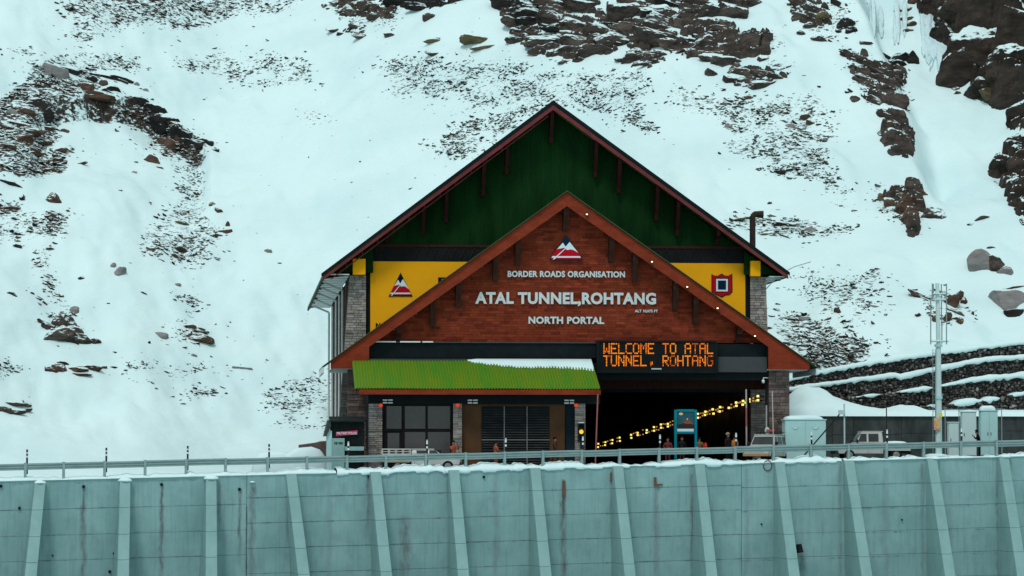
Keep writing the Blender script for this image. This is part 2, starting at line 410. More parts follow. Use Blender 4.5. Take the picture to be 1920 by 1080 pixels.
# ------------------------------------------------------------------ where stones and turf show (regions of the slope)
SCREE = [  # outline, bareness of the ground, stones, stone size in m, palette
 ('top_left', [(125, -20), (560, -20), (545, 20), (440, 25), (400, 42), (335, 58), (290, 40), (225, 50), (165, 80), (118, 70), (150, 45), (125, 15)], .62, 620, .24, 'mix'),
 ('flat', [(22, 88), (70, 92), (68, 108), (40, 106)], .35, 26, .16, 'dark'),
 ('bank_top', [(60, 118), (110, 104), (210, 104), (280, 128), (200, 134), (150, 140), (235, 150), (190, 158), (60, 160)], .5, 260, .24, 'dark'),
 ('bank_left', [(-20, 205), (30, 155), (150, 150), (178, 162), (85, 190), (102, 235), (92, 290), (135, 265), (125, 310), (110, 328), (60, 332), (-20, 312)], .82, 620, .30, 'brown'),
 ('bank_right', [(225, 178), (262, 186), (300, 222), (385, 268), (352, 292), (300, 262), (240, 205)], 1.25, 240, .28, 'brown'),
 ('gully_left', [(268, 262), (300, 250), (356, 285), (382, 330), (388, 400), (412, 445), (380, 500), (330, 492), (262, 470), (282, 425), (335, 380), (345, 320), (300, 290)], .48, 420, .24, 'brown'),
 ('left_edge', [(-20, 375), (60, 392), (135, 405), (102, 452), (-20, 445)], .58, 210, .26, 'brown'),
 ('left_trail', [(60, 460), (85, 470), (96, 530), (140, 600), (130, 640), (102, 640), (98, 580), (72, 530)], .5, 130, .22, 'brown'),
 ('mid_trail', [(335, 550), (362, 562), (370, 620), (384, 640), (338, 632)], .52, 90, .22, 'brown'),
 ('left_low', [(-20, 682), (22, 676), (40, 700), (-20, 712)], .4, 40, .2, 'dark'),
 ('bench_line', [(230, 688), (300, 684), (420, 688), (400, 704), (300, 700), (235, 706)], .34, 70, .18, 'dark'),
 ('bench_spot', [(355, 724), (385, 722), (408, 740), (384, 756), (365, 740)], .42, 36, .2, 'dark'),
 ('left_upper', [(335, 108), (480, 103), (572, 108), (600, 170), (520, 160), (440, 152), (350, 135)], .45, 230, .2, 'dark'),
 ('faint_left', [(560, 208), (600, 215), (640, 235), (600, 232)], .28, 24, .14, 'dark'),
 ('mid_strip', [(712, 112), (830, 108), (1000, 122), (1085, 138), (1218, 138), (1222, 165), (1200, 192), (1080, 192), (1000, 206), (880, 200), (800, 190), (730, 175)], .40, 1050, .19, 'dark'),
 ('gable_left', [(795, 268), (870, 230), (960, 208), (1010, 205), (945, 250), (870, 302), (825, 285)], .50, 300, .22, 'olive'),
 ('gable_right', [(1075, 196), (1190, 188), (1232, 242), (1215, 248), (1150, 215)], .46, 190, .2, 'dark'),
 ('right_slope', [(1255, 165), (1340, 178), (1540, 186), (1560, 260), (1542, 320), (1480, 336), (1430, 312), (1358, 272), (1362, 225), (1260, 195)], .46, 620, .22, 'olive'),
 ('right_tail', [(1540, 318), (1560, 330), (1604, 400), (1588, 396), (1540, 345)], .4, 70, .2, 'olive'),
 ('behind_flue', [(1352, 404), (1420, 402), (1610, 428), (1565, 442), (1455, 444), (1385, 428)], .62, 150, .22, 'olive'),
 ('right_faint', [(1485, 508), (1560, 500), (1640, 520), (1632, 580), (1600, 604), (1500, 562)], .33, 210, .17, 'dark'),
 ('right_low', [(1440, 600), (1480, 588), (1600, 618), (1648, 660), (1600, 682), (1545, 700), (1500, 672), (1450, 620)], .72, 520, .24, 'brown'),
 ('right_seam', [(1628, 498), (1645, 500), (1640, 540), (1625, 600), (1612, 596), (1622, 545)], .4, 60, .18, 'dark'),
 ('beside_hall', [(478, 742), (540, 720), (622, 698), (622, 765), (560, 772), (500, 764)], .34, 190, .17, 'dark'),
 ('beside_hall_low', [(500, 775), (622, 770), (622, 815), (530, 800)], .18, 40, .15, 'dark'),
 ('top_mid', [(600, 0), (760, -10), (740, 60), (640, 50)], .35, 60, .22, 'dark'),
 ('rib', [(1590, 92), (1640, 108), (1700, 145), (1690, 210), (1640, 190), (1600, 150)], .5, 130, .26, 'brown'),
 ('rib_top', [(1470, -20), (1590, 0), (1600, 60), (1540, 85), (1500, 30)], .35, 90, .24, 'olive'),
 ('outcrop_scree', [(1405, 60), (1450, 62), (1490, 140), (1440, 150)], .4, 60, .2, 'dark'),
 ('gap_right', [(1640, 345), (1700, 350), (1745, 400), (1735, 430), (1650, 400)], .4, 70, .24, 'olive'),
 ('strewn', [(0, 20), (1700, 20), (1700, 560), (0, 820)], .0, 170, .17, 'dark'),
 ('mast_rocks', [(1705, 545), (1800, 552), (1810, 600), (1770, 612), (1740, 575)], .4, 60, .24, 'brown'),
]
def pip(poly, x, y):
    ins = np.zeros(x.shape, bool); n = len(poly)
    for i in range(n):
        x0, y0 = poly[i]; x1, y1 = poly[(i + 1) % n]
        if y0 == y1: continue
        c = ((y0 > y) != (y1 > y)) & (x < (x1 - x0) * (y - y0) / (y1 - y0) + x0)
        ins ^= c
    return ins
ppx, ppy = proj(np.stack([GX.ravel(), GY.ravel(), HZ.ravel()], 1)); ppx = ppx.reshape(GX.shape); ppy = ppy.reshape(GX.shape)
jx = ppx + 34 * fbm2(GX / 1.6 + 5, GY / 1.6, 3); jy = ppy + 22 * fbm2(GX / 1.6, GY / 1.6 + 8, 3)
scr = np.zeros(GX.shape)
for nm, poly, bare, n_, sz_, pal in SCREE: scr = np.maximum(scr, bare * pip(poly, jx, jy))
lipm = win * sstep(dl, -3, 1) * (1 - sstep(dl, 9, 14)) * sstep(ppx, 60, 110)
scr = np.maximum(scr, 1.25 * lipm)
for _ in range(2):
    scr = (scr + np.roll(scr, 1, 0) + np.roll(scr, -1, 0) + np.roll(scr, 1, 1) + np.roll(scr, -1, 1)) / 5
# ------------------------------------------------------------------ building lines needed by the terrain
YM, YB, YBK = 207.0, 198.0, 250.0                   # main gable wall, porch gable, back of the hall
XL, XR = AX(652, YM), AX(1439, YM)
ny, nx = GX.shape
idx = np.arange(ny * nx).reshape(ny, nx)
quads = np.stack([idx[:-1, :-1], idx[:-1, 1:], idx[1:, 1:], idx[1:, :-1]], -1)
cx_ = (GX[:-1, :-1] + GX[1:, 1:]) / 2; cy_ = (GY[:-1, :-1] + GY[1:, 1:]) / 2
keep = ~((cx_ > XL + 0.4) & (cx_ < XR - 0.1) & (cy_ < 250.3)) & ~((cx_ > XR - 13.6) & (cx_ < XR - 0.1) & (cy_ < 266)) & ~((cy_ < 206.5) & (cx_ > XL - 3) & (cx_ < 60))
quads = quads[keep]
me = bpy.data.meshes.new('hillside')
me.from_pydata(np.stack([GX.ravel(), GY.ravel(), HZ.ravel()], 1).tolist(), [], quads.tolist())
a_ = me.attributes.new('scree', 'FLOAT', 'POINT'); a_.data.foreach_set('value', scr.ravel().astype(np.float32))
me.polygons.foreach_set('use_smooth', [True] * len(me.polygons)); me.materials.append(M_HILL); me.update()
hill = bpy.data.objects.new('hillside', me); col.objects.link(hill); struct(hill, 'snow covered mountainside rising behind the tunnel portal')

# valley floor below the wall and the terrace road behind it
M_ROAD = pmat('wet_asphalt', (0.035, 0.036, 0.038), (0.075, 0.078, 0.08), 0.8, 0.45, 0.3, 12)
mb = MB()
vx = np.concatenate([np.arange(-260, -40, 20), np.arange(-40, 80, 3.0), np.arange(80, 330, 20)]); vy = np.concatenate([np.arange(-120, 0, 15), np.arange(0, 200, 4.0)])
VX, VY = np.meshgrid(vx, vy)
wy = WA.y + (VX - WA.x) * (WE.y / WE.x)
VYc = np.minimum(VY, wy - 0.2)
VZ = -1.7 - 8.6 * sstep(VYc, 5, 70) - 0.4 * sstep(VYc, 70, 150) + 0.8 * fbm2(VX / 14, VYc / 14, 4) * sstep(np.hypot(VX, VYc), 2, 20)
k = np.arange(VX.size).reshape(VX.shape)
mb.v = np.stack([VX.ravel(), VYc.ravel(), VZ.ravel()], 1).tolist()
mb.f = [tuple(q) for q in np.stack([k[:-1, :-1], k[:-1, 1:], k[1:, 1:], k[1:, :-1]], -1).reshape(-1, 4).tolist()]
mb.m = [0] * len(mb.f); mb.c = [(1, 1, 1)] * len(mb.f)
struct(mb.build('valley_floor', M_SNOW, smooth=True), 'snow covered valley floor below the retaining wall')
mb = MB()
sE = W_LEN + 30
for (s0, s1) in ((-40, sE),):
    a, b = W(s0, -0.5, -0.25), W(s1, -0.5, -0.25)
    xs = np.linspace(a.x, b.x, 60)
    pts = []
    for x in xs:
        p = W((x - WA.x) / WE.x, -0.5, -0.25); pts.append((p.x, p.y, zg(p.x)))
    far = [(x, 206.4, zg(x)) for x in xs]
    n = len(xs); mb.add(pts + far, [(i, i + 1, n + i + 1, n + i) for i in range(n - 1)])
struct(mb.build('road', M_ROAD), 'wet asphalt terrace road in front of the portal')

# ------------------------------------------------------------------ rocks
def ico(sub):
    bm = bmesh.new(); bmesh.ops.create_icosphere(bm, subdivisions=sub, radius=1.0)
    v = np.array([x.co[:] for x in bm.verts]); f = [tuple(q.index for q in p.verts) for p in bm.faces]; bm.free(); return v, f
ICO = {k: ico(k) for k in (1, 2, 3, 4, 5)}
def rock_verts(rng, dims, sub=3, cuts=11, rough=0.10, blocky=0.0):
    v = ICO[sub][0].copy()
    if blocky: v = v / np.max(np.abs(v), 1)[:, None] ** blocky
    for _ in range(cuts):
        n = rng.normal(size=3); n /= np.linalg.norm(n); d = rng.uniform(0.48, 0.86)
        s = v @ n; o = s > d; v[o] -= np.outer(s[o] - d, n) * rng.uniform(0.85, 1.0)
    q = v * 1.7 + rng.uniform(0, 60, 3)
    v = v * (1 + rough * 2.2 * vnoise3(q) + rough * 1.2 * vnoise3(q * 2.7) + rough * 0.7 * vnoise3(q * 6.1))[:, None]
    v = v * np.array(dims)[None]
    return v
def rot_y(v, a):
    c, s = math.cos(a), math.sin(a); return np.stack([v[:, 0] * c + v[:, 2] * s, v[:, 1], -v[:, 0] * s + v[:, 2] * c], 1)
def rot_x(v, a):
    c, s = math.cos(a), math.sin(a); return np.stack([v[:, 0], v[:, 1] * c - v[:, 2] * s, v[:, 1] * s + v[:, 2] * c], 1)
def rot_z(v, a):
    c, s = math.cos(a), math.sin(a); return np.stack([v[:, 0] * c - v[:, 1] * s, v[:, 0] * s + v[:, 1] * c, v[:, 2]], 1)
RRNG = np.random.RandomState(21)
def rock_obj(name, px, py, w, h, mat, tilt=0.0, parent=None, sub=3, deep=0.9, cuts=11, sink=0.0, rough=0.10, blocky=0.0):
    """A rock whose silhouette is about w x h (pixels of the photograph) standing on the slope at that place; tilt in degrees, down to the right positive."""
    P, t = FH.hit([px], [py]); P = P[0]; k = t[0] / FPX
    a, c = w * k / 2 * 1.38, h * k / 2 * 1.42; b = deep * math.sqrt(a * c)
    v = rock_verts(RRNG, (a, max(b, 0.6 * c), c), sub, cuts, rough, blocky)
    v = rot_y(rot_x(v, RRNG.uniform(-.15, .15)), math.radians(tilt))
    P = P + np.array([0, 0.45 * b - sink, 0.0])
    mb = MB(); mb.v = (v + P).tolist(); mb.f = ICO[sub][1]; mb.m = [0] * len(mb.f); mb.c = [(1, 1, 1)] * len(mb.f)
    return mb.build(name, mat, parent)

BOULDERS = [  # px, py, w, h, material, tilt, label
 (97, 137, 46, 38, M_ROCKG, 20, 'large pale grey boulder at the top left end of the dark bank'),
 (128, 18, 22, 16, M_ROCKD, 0, 'dark round boulder in the top left corner'),
 (403, 283, 16, 7, M_ROCKD, -8, 'small dark stone lying alone right of the eroded bank'),
 (284, 303, 30, 26, M_ROCKR, 10, 'brown boulder inside the snowy hollow under the bank'),
 (298, 315, 18, 8, M_ROCKO, 15, 'flat tan stone touching the brown boulder in the hollow'),
 (20, 346, 66, 15, M_ROCKD, 22, 'long dark slab slanting in from the left edge'),
 (8, 391, 44, 8, M_ROCKR, -4, 'thin brown slab poking in at the left edge'),
 (104, 377, 34, 20, M_ROCKR, 35, 'brown tilted boulder with snow on its back, upper left slope'),
 (98, 408, 14, 12, M_ROCKR, 5, 'small reddish stone below the brown tilted boulder'),
 (256, 160, 14, 11, M_ROCKG, 0, 'small grey round stone right of the dark bank top'),
 (275, 171, 14, 8, M_ROCKG, 20, 'small flat grey stone near the grey round stone'),
 (111, 304, 20, 14, M_ROCKR, 10, 'reddish stone at the lower edge of the left scree'),
 (252, 324, 9, 6, M_ROCKG, 0, 'tiny grey stone below the brown boulder in the hollow'),
 (337, 419, 26, 10, M_ROCKO, 12, 'flat olive stone in the middle of the stony gully'),
 (282, 468, 20, 11, M_ROCKR, 8, 'reddish stone at the lower left of the stony gully'),
 (339, 471, 24, 15, M_ROCKR, 40, 'dark brown wedge stone at the foot of the stony gully'),
 (326, 481, 16, 10, M_ROCKR, 0, 'small brown stone beside the wedge stone in the gully'),
 (398, 384, 14, 10, M_ROCKR, 45, 'small brown stone at the right rim of the gully'),
 (409, 397, 16, 12, M_ROCKR, 60, 'narrow brown stone just below the right rim stone'),
 (425, 436, 23, 13, M_ROCKR, 8, 'lone brown boulder with a spike right of the gully'),
 (426, 424, 8, 16, M_ROCKR, 0, 'upright brown spike standing on the lone boulder'),
 (505, 473, 18, 9, M_ROCKG, 10, 'small grey boulder alone on the open snow field'),
 (523, 494, 8, 4, M_ROCKD, 0, 'tiny dark stone below the grey boulder on open snow'),
 (224, 514, 15, 24, M_ROCKG, 35, 'upright pale grey boulder between the two stony trails'),
 (210, 499, 13, 9, M_ROCKG, -30, 'flat grey stone beside the upright grey boulder'),
 (153, 522, 14, 8, M_ROCKD, 10, 'small dark stone on snow right of the left trail'),
 (331, 535, 13, 8, M_ROCKG, 5, 'small grey stone above the middle stony trail'),
 (268, 550, 12, 4, M_ROCKD, 10, 'thin dark stone chip on the open snow'),
 (139, 586, 20, 19, M_ROCKG, 20, 'rounded grey boulder above the large lower left outcrop'),
 (23, 553, 16, 9, M_ROCKD, 20, 'dark stone near the left edge on open snow'),
 (35, 463, 18, 9, M_ROCKD, 15, 'dark stone below the left edge scree'),
 (73, 571, 10, 6, M_ROCKG, 0, 'tiny grey stone left of the trail'),
 (301, 631, 28, 13, M_ROCKG, 5, 'flat grey boulder left of the brown foot boulder'),
 (362, 667, 13, 7, M_ROCKG, 8, 'small grey stone below the brown foot boulder'),
 (279, 643, 7, 7, M_ROCKD, 0, 'tiny dark stone left below the flat grey boulder'),
 (455, 691, 30, 9, M_ROCKG, 4, 'low dark grey stone on the snow bench'),
 (213, 690, 12, 4, M_ROCKD, 0, 'thin dark stone at the right end of the bench outcrop'),
 (322, 744, 10, 4, M_ROCKD, 0, 'tiny dark stone on the lower left snow'),
 (405, 738, 18, 6, M_ROCKD, 15, 'dark flat stone below the snow bench'),
 (605, 836, 30, 14, M_ROCKG, -5, 'grey stone beside the police booth'),
 (1405, 185, 14, 9, M_ROCKR, 0, 'small reddish stone in the right slope scree'),
 (1366, 238, 16, 12, M_ROCKG, 0, 'pale stone at the left rim of the right scree'),
 (1486, 239, 22, 10, M_ROCKG, 15, 'flat grey stone within the right slope scree'),
 (1381, 287, 10, 5, M_ROCKD, 0, 'tiny dark stone under the right slope scree'),
 (1424, 320, 7, 4, M_ROCKD, 0, 'tiny dark stone left of the lower right scree'),
 (1519, 434, 18, 13, M_ROCKG, 0, 'pale round stone among turf right of the flue'),
 (1752, 408, 40, 30, M_ROCK, -32, 'brown boulder right of the hanging outcrop'),
 (1840, 410, 24, 9, M_ROCK, -20, 'small brown stone on the right snow chute'),
 (1822, 421, 12, 5, M_ROCKD, 0, 'tiny dark stone on the right snow chute'),
 (1861, 465, 16, 7, M_ROCK, 0, 'small brown stone above the grey slabs'),
 (1846, 503, 50, 56, M_ROCKG, 12, 'large pale grey slab with a sharp lower edge at right'),
 (1868, 507, 34, 48, M_ROCK, -35, 'brown slab leaning against the pale grey slab'),
 (1886, 512, 22, 26, M_ROCKG, -35, 'small grey slab at the right of the leaning pair'),
 (1898, 574, 74, 50, M_ROCKG, 12, 'big flat grey slab at the right edge above the gabions'),
 (1902, 592, 44, 26, M_ROCKD, -22, 'dark underside block below the big grey slab'),
 (1905, 539, 46, 14, M_ROCKR, -10, 'reddish stone lying above the big grey slab'),
 (1640, 575, 18, 6, M_ROCKG, 15, 'thin grey stone on clean snow left of the mast'),
 (1510, 600, 20, 12, M_ROCKG, 0, 'pale boulder in the scree right of the porch'),
 (1572, 585, 14, 16, M_ROCKR, 0, 'reddish stone above the scree right of the porch'),
 (1548, 582, 10, 7, M_ROCKG, 0, 'small grey stone beside the reddish stone'),
 (805, 36, 24, 18, M_ROCK, 10, 'brown boulder below the dark strip at the top'),
 (820, 76, 42, 12, M_ROCKO, 2, 'flat olive rock in the snow left of the main crag'),
 (905, 77, 62, 12, M_ROCKO, 5, 'long olive rock ledge left of the main crag'),
 (916, 89, 56, 11, M_ROCKO, 2, 'second olive ledge just under the long one'),
 (818, 101, 36, 11, M_ROCKR, 4, 'flat brown rock under the flat olive one'),
 (732, 67, 28, 14, M_ROCK, 12, 'brown stone at the lower right of the top left cluster'),
]
for px, py, w, h, m, tl, lab in BOULDERS:
    o = rock_obj('boulder', px, py, w, h, m, tl, blocky=.65 if w > 2.6 * h else 0.0, cuts=8 if m is M_ROCKG and w > 20 else 11, rough=.05 if m is M_ROCKG and w > 20 else .1, sub=4 if w * h > 250 else 3)
    tag(o, lab, 'boulder', 'boulders lying on the snowy slope')

def outcrop(label, rocks, mat, fill=None, seed=0, n=0, size=(14, 34), flat=0.5, tilt=12, sub=3, group='rock outcrops on the mountainside', mats=None, blocky=0.0):
    cx = sum(r[0] for r in rocks) / len(rocks) if rocks else sum(p[0] for p in fill) / len(fill)
    cy = max(r[1] for r in rocks) if rocks else max(p[1] for p in fill)
    P, _ = FH.hit([cx], [cy])
    r0 = root('rock_outcrop', Vector(P[0]), label, 'rock outcrop', group)
    rng = np.random.RandomState(seed)
    for q in rocks:
        px, py, w, h = q[:4]; blocky_ = max(blocky, .6 if w > 2.6 * h else .25); tl = q[4] if len(q) > 4 else tilt; mm = q[5] if len(q) > 5 else mat
        rock_obj('rock', px, py, w, h, mm, tl, r0, 5 if w * h > 2000 else 4 if w * h > 300 else sub, blocky=blocky_)
    if fill:
        xs = [p[0] for p in fill]; ys = [p[1] for p in fill]; c = 0; tries = 0
        while c < n and tries < n * 40:
            tries += 1
            x, y = rng.uniform(min(xs), max(xs)), rng.uniform(min(ys), max(ys))
            if not pip(fill, np.array([x]), np.array([y]))[0]: continue
            if fbm2(np.array([x / 55.0 + seed]), np.array([y / 26.0]), 2)[0] < -0.05: continue
            w = rng.uniform(*size) * rng.choice([0.7, 1, 1, 1.5]); h = w * flat * rng.uniform(0.7, 1.3)
            mm = mats[rng.randint(len(mats))] if mats else mat
            rock_obj('rock', x, y, w, h, mm, tilt + rng.normal() * 9, r0, 3 if w > 22 else 2, blocky=blocky); c += 1
    return r0
def worley(x, y, seed):
    ix = np.floor(x).astype(np.int64); iy = np.floor(y).astype(np.int64); best = np.full(x.shape, 9.0); sec = np.full(x.shape, 9.0); val = np.zeros(x.shape)
    for dx in (-1, 0, 1):
        for dy in (-1, 0, 1):
            cx = ix + dx; cy = iy + dy; jx_ = cx + _h(cx, cy, seed); jy_ = cy + _h(cx, cy, seed + 7); d = np.hypot(x - jx_, y - jy_); r = _h(cx, cy, seed + 13)
            n = d < best; sec = np.where(n, best, np.minimum(sec, d)); val = np.where(n, r, val); best = np.where(n, d, best)
    return val, sec - best
def crag_patch(parent, poly, S, tilt, cell, mat, res=0.13, lift=0.55, seed=1, w=0.16, breakup=0.9, jit=14, name='rock_face'):
    """Stepped, fractured bedrock standing out of the slope: risers of bare rock, treads that hold snow."""
    xs = np.array([p[0] for p in poly], float); ys = np.array([p[1] for p in poly], float)
    gxp, gyp = np.meshgrid(np.linspace(xs.min() - 15, xs.max() + 15, 9), np.linspace(ys.min() - 15, ys.max() + 15, 9))
    P, _ = FH.hit(gxp.ravel(), gyp.ravel())
    X, Y = np.meshgrid(np.arange(P[:, 0].min() - 1, P[:, 0].max() + 1, res), np.arange(P[:, 1].min() - 1, P[:, 1].max() + 1, res * 0.8))
    zb_ = FH(X.ravel(), Y.ravel()).reshape(X.shape)
    qx, qy = proj(np.stack([X.ravel(), Y.ravel(), zb_.ravel()], 1)); qx = qx.reshape(X.shape); qy = qy.reshape(X.shape)
    m = pip(poly, qx + jit * 2 * fbm2(X / 1.7 + seed, Y / 1.7, 3), qy + jit * 1.4 * fbm2(X / 1.7, Y / 1.7 + seed, 3)).astype(float)
    for _ in range(4): m = (m + np.roll(m, 1, 0) + np.roll(m, -1, 0) + np.roll(m, 1, 1) + np.roll(m, -1, 1)) / 5
    tx = math.tan(math.radians(tilt)); wx = X + 0.5 * fbm2(X / 2 + 4, Y / 2, 2); c1, e1 = worley(wx / cell, (Y + tx * X * 1.5) / (cell * 0.75), seed); c2, e2 = worley(wx / (cell * .42), Y / (cell * .36), seed + 3)
    u = (zb_ + tx * X + 0.9 * fbm2(X / 5 + seed, Y / 5, 3) * S * .5 + c1 * S * breakup + c2 * S * .35 * breakup) / S
    f = u - np.floor(u); terr = S * (np.clip((f - (1 - w)) / w, 0, 1) - f)
    crack = -0.30 * S * (1 - sstep(e1, 0.0, 0.13)) - 0.12 * S * (1 - sstep(e2, 0.0, 0.14))
    z = zb_ + m * (terr + lift * S + crack + 0.20 * fbm2(X / .6, Y / .6, 3)) - (1 - m) * 1.2
    keep = m > 0.06
    id_ = np.arange(X.size).reshape(X.shape); q = np.stack([id_[:-1, :-1], id_[:-1, 1:], id_[1:, 1:], id_[1:, :-1]], -1)
    kq = keep[:-1, :-1] | keep[1:, 1:] | keep[1:, :-1] | keep[:-1, 1:]; q = q[kq]
    used = np.unique(q); rm = np.full(X.size, -1); rm[used] = np.arange(len(used))
    mb = MB(); mb.v = np.stack([X.ravel(), Y.ravel(), z.ravel()], 1)[used].tolist(); mb.f = [tuple(r) for r in rm[q].tolist()]; mb.m = [0] * len(mb.f); mb.c = [(1, 1, 1)] * len(mb.f)
    return mb.build(name, mat, parent)

tl_ = outcrop('small cluster of brown rocks at the top left of the main crag',
        [(650, 22, 34, 24, 5), (697, 16, 52, 20, 18), (672, 8, 30, 14), (706, 34, 30, 12, 14), (634, 6, 28, 14), (628, 58, 26, 10), (672, 50, 28, 10, 18), (680, 70, 30, 11, 8), (642, 64, 20, 8), (610, 12, 14, 10)], M_ROCK, tilt=10)
crag_patch(tl_, [(622, -30), (748, -30), (742, 26), (722, 44), (690, 40), (672, 30), (640, 34), (624, 12)], 1.0, 10, 1.7, M_ROCK, seed=41)
crag_patch(tl_, [(650, 44), (690, 48), (700, 72), (668, 76), (636, 64)], .7, 10, 1.3, M_ROCK, seed=43, lift=.35)
strip_ = outcrop('dark overhanging rock strip along the top edge left of the crag',
        [(770, 2, 70, 26, 4), (822, 6, 56, 22, 6), (745, 6, 40, 22, 12), (865, 0, 40, 14, 10), (795, 14, 60, 12, 8)], M_ROCKD)
crag_patch(strip_, [(735, -40), (900, -40), (880, 4), (840, 8), (815, 24), (770, 22), (742, 10)], 1.3, 8, 2.0, M_ROCKD, seed=11)
MR = [M_ROCK, M_ROCK, M_ROCKD, M_ROCK, M_ROCKR]
main_crag = outcrop('main broad crag of stacked brown rock across the top centre',
        [(960, 12, 70, 34, 20, M_ROCKD), (1010, 28, 80, 36, 18, M_ROCKD), (968, 42, 50, 26, 15), (1003, 44, 60, 28, 20, M_ROCKD), (975, 58, 40, 14, 8), (968, 78, 44, 14, 6), (1005, 62, 30, 12),
         (1046, 34, 60, 40, 22), (1080, 52, 70, 36, 25), (1120, 62, 60, 28, 20), (1050, 58, 60, 16, 15, M_ROCKD), (1098, 14, 80, 30, 25), (1040, 10, 60, 24, 15),
         (1036, 80, 80, 24, 8), (1085, 80, 50, 22, 10), (1012, 98, 46, 20, 8), (1068, 96, 60, 26, 6), (1104, 104, 46, 18, 4), (1150, 84, 64, 34, 12), (1130, 100, 70, 30, 10),
         (1175, 36, 70, 60, 15), (1188, 20, 50, 40, 10), (1222, 28, 70, 44, 14), (1200, 58, 60, 26, 20), (1250, 52, 80, 44, 22), (1235, 82, 90, 34, 18), (1290, 42, 70, 40, 15), (1270, 12, 60, 30, 12, M_ROCKD),
         (1270, 92, 60, 28, 20), (1298, 102, 40, 22, 20), (1325, 86, 60, 34, 10), (1355, 60, 50, 26, 8), (1330, 30, 60, 36, 15), (1310, 8, 50, 20, 10), (1370, 30, 50, 40, 10), (1348, 112, 56, 26, 6),
         (1188, 113, 34, 34, 5), (1222, 108, 60, 22, 8), (1166, 114, 22, 10), (1220, 120, 50, 8, 3), (1062, 116, 28, 10), (1392, 8, 40, 26, 30), (1410, 12, 28, 34, 60)],
        M_ROCK, fill=[(930, 0), (1410, 0), (1385, 60), (1370, 115), (1300, 118), (1200, 125), (1100, 112), (1000, 100), (950, 60)], seed=3, n=34, size=(16, 36), flat=0.42, tilt=14, mats=MR)
crag_patch(main_crag, [(925, -40), (1120, -40), (1140, 20), (1175, 52), (1160, 100), (1110, 112), (1040, 112), (985, 102), (1000, 84), (955, 82), (945, 58), (930, 30)], 1.15, 14, 1.9, M_ROCK, seed=2)
crag_patch(main_crag, [(1150, -40), (1420, -40), (1400, 20), (1380, 60), (1372, 112), (1322, 112), (1270, 108), (1230, 92), (1185, 118), (1165, 60)], 1.5, 12, 2.4, M_ROCK, seed=5)
crag_patch(main_crag, [(1180, 92), (1225, 98), (1255, 116), (1230, 126), (1178, 130)], 0.9, 10, 1.4, M_ROCK, seed=8)
blk_ = outcrop('square fractured rock block at the right end of the main crag',
        [(1382, 92, 40, 34, 4), (1418, 92, 38, 50, 2), (1436, 84, 22, 62, 4), (1400, 74, 50, 22, 4), (1362, 96, 36, 22, 4), (1368, 120, 60, 22, 4), (1434, 112, 20, 16, 10)], M_ROCK, blocky=0.5)
crag_patch(blk_, [(1350, 78), (1380, 66), (1400, 56), (1444, 60), (1446, 112), (1430, 118), (1400, 108), (1380, 124), (1352, 122)], 2.2, 4, 1.6, M_ROCK, seed=14, w=.12)
led_ = outcrop('low snow streaked ledge under the square rock block',
        [(1400, 142, 60, 34, 6), (1388, 150, 44, 26, 6), (1440, 156, 60, 18, -4), (1432, 140, 60, 12, 8), (1460, 146, 36, 10, 10), (1334, 142, 30, 16, 35)], M_ROCK)
crag_patch(led_, [(1364, 136), (1400, 126), (1440, 132), (1484, 148), (1462, 156), (1440, 166), (1400, 162), (1364, 154)], 1.1, 6, 2.2, M_ROCK, seed=17)
rt_ = outcrop('grassy brown rocks at the top of the right rock rib',
        [(1530, 22, 44, 22, 35, M_ROCK), (1505, 36, 34, 20, 25), (1544, 40, 24, 28, 30, M_ROCKO), (1524, 50, 30, 12, 15), (1500, 8, 40, 16, 30), (1490, 20, 16, 8), (1544, 78, 40, 10, 22), (1506, 64, 18, 10, 20), (1570, 10, 30, 20, 40, M_ROCKD)], M_ROCK)
crag_patch(rt_, [(1480, 0), (1530, -10), (1560, 26), (1562, 50), (1530, 54), (1500, 44), (1484, 30)], 1.0, 30, 1.6, M_ROCK, seed=19)
outcrop('small dark rock notch beside the ice fall', [(1588, 50, 26, 26, 30), (1598, 60, 20, 16, 20), (1576, 60, 16, 8), (1628, 84, 24, 13, 25, M_ROCK)], M_ROCKD)
ll_ = outcrop('layered brown ledges halfway up the right rock rib',
        [(1600, 110, 40, 14, 30), (1622, 122, 60, 14, 28, M_ROCKO), (1640, 138, 60, 14, 25), (1632, 154, 60, 12, 30), (1660, 150, 36, 16, 25), (1682, 148, 36, 26, -10), (1612, 134, 34, 8, 30), (1640, 164, 30, 12, 35, M_ROCKD)], M_ROCK)
crag_patch(ll_, [(1576, 92), (1620, 100), (1698, 132), (1702, 156), (1672, 178), (1640, 176), (1596, 146)], 1.2, 28, 1.8, M_ROCK, seed=23)
bm_ = outcrop('blocky brown rocks in the middle of the right rock rib',
        [(1645, 192, 40, 26, 25), (1606, 188, 20, 14, 20), (1670, 192, 36, 30, 10), (1686, 198, 26, 40, 20), (1672, 222, 34, 16, 38), (1682, 232, 24, 10, 40), (1664, 212, 30, 10, 35)], M_ROCK)
crag_patch(bm_, [(1612, 180), (1660, 174), (1700, 180), (1702, 222), (1684, 250), (1646, 212)], 1.6, 22, 1.7, M_ROCK, seed=29)
dp_ = outcrop('dark pointed rock at the lower end of the right rib',
        [(1672, 268, 36, 44, 30), (1694, 270, 30, 50, 14), (1684, 288, 26, 34, 20), (1656, 252, 24, 14, 35), (1704, 252, 16, 20, 30)], M_ROCK)
crag_patch(dp_, [(1648, 246), (1710, 244), (1716, 280), (1692, 312), (1670, 288)], 2.6, 20, 1.6, M_ROCK, seed=47)
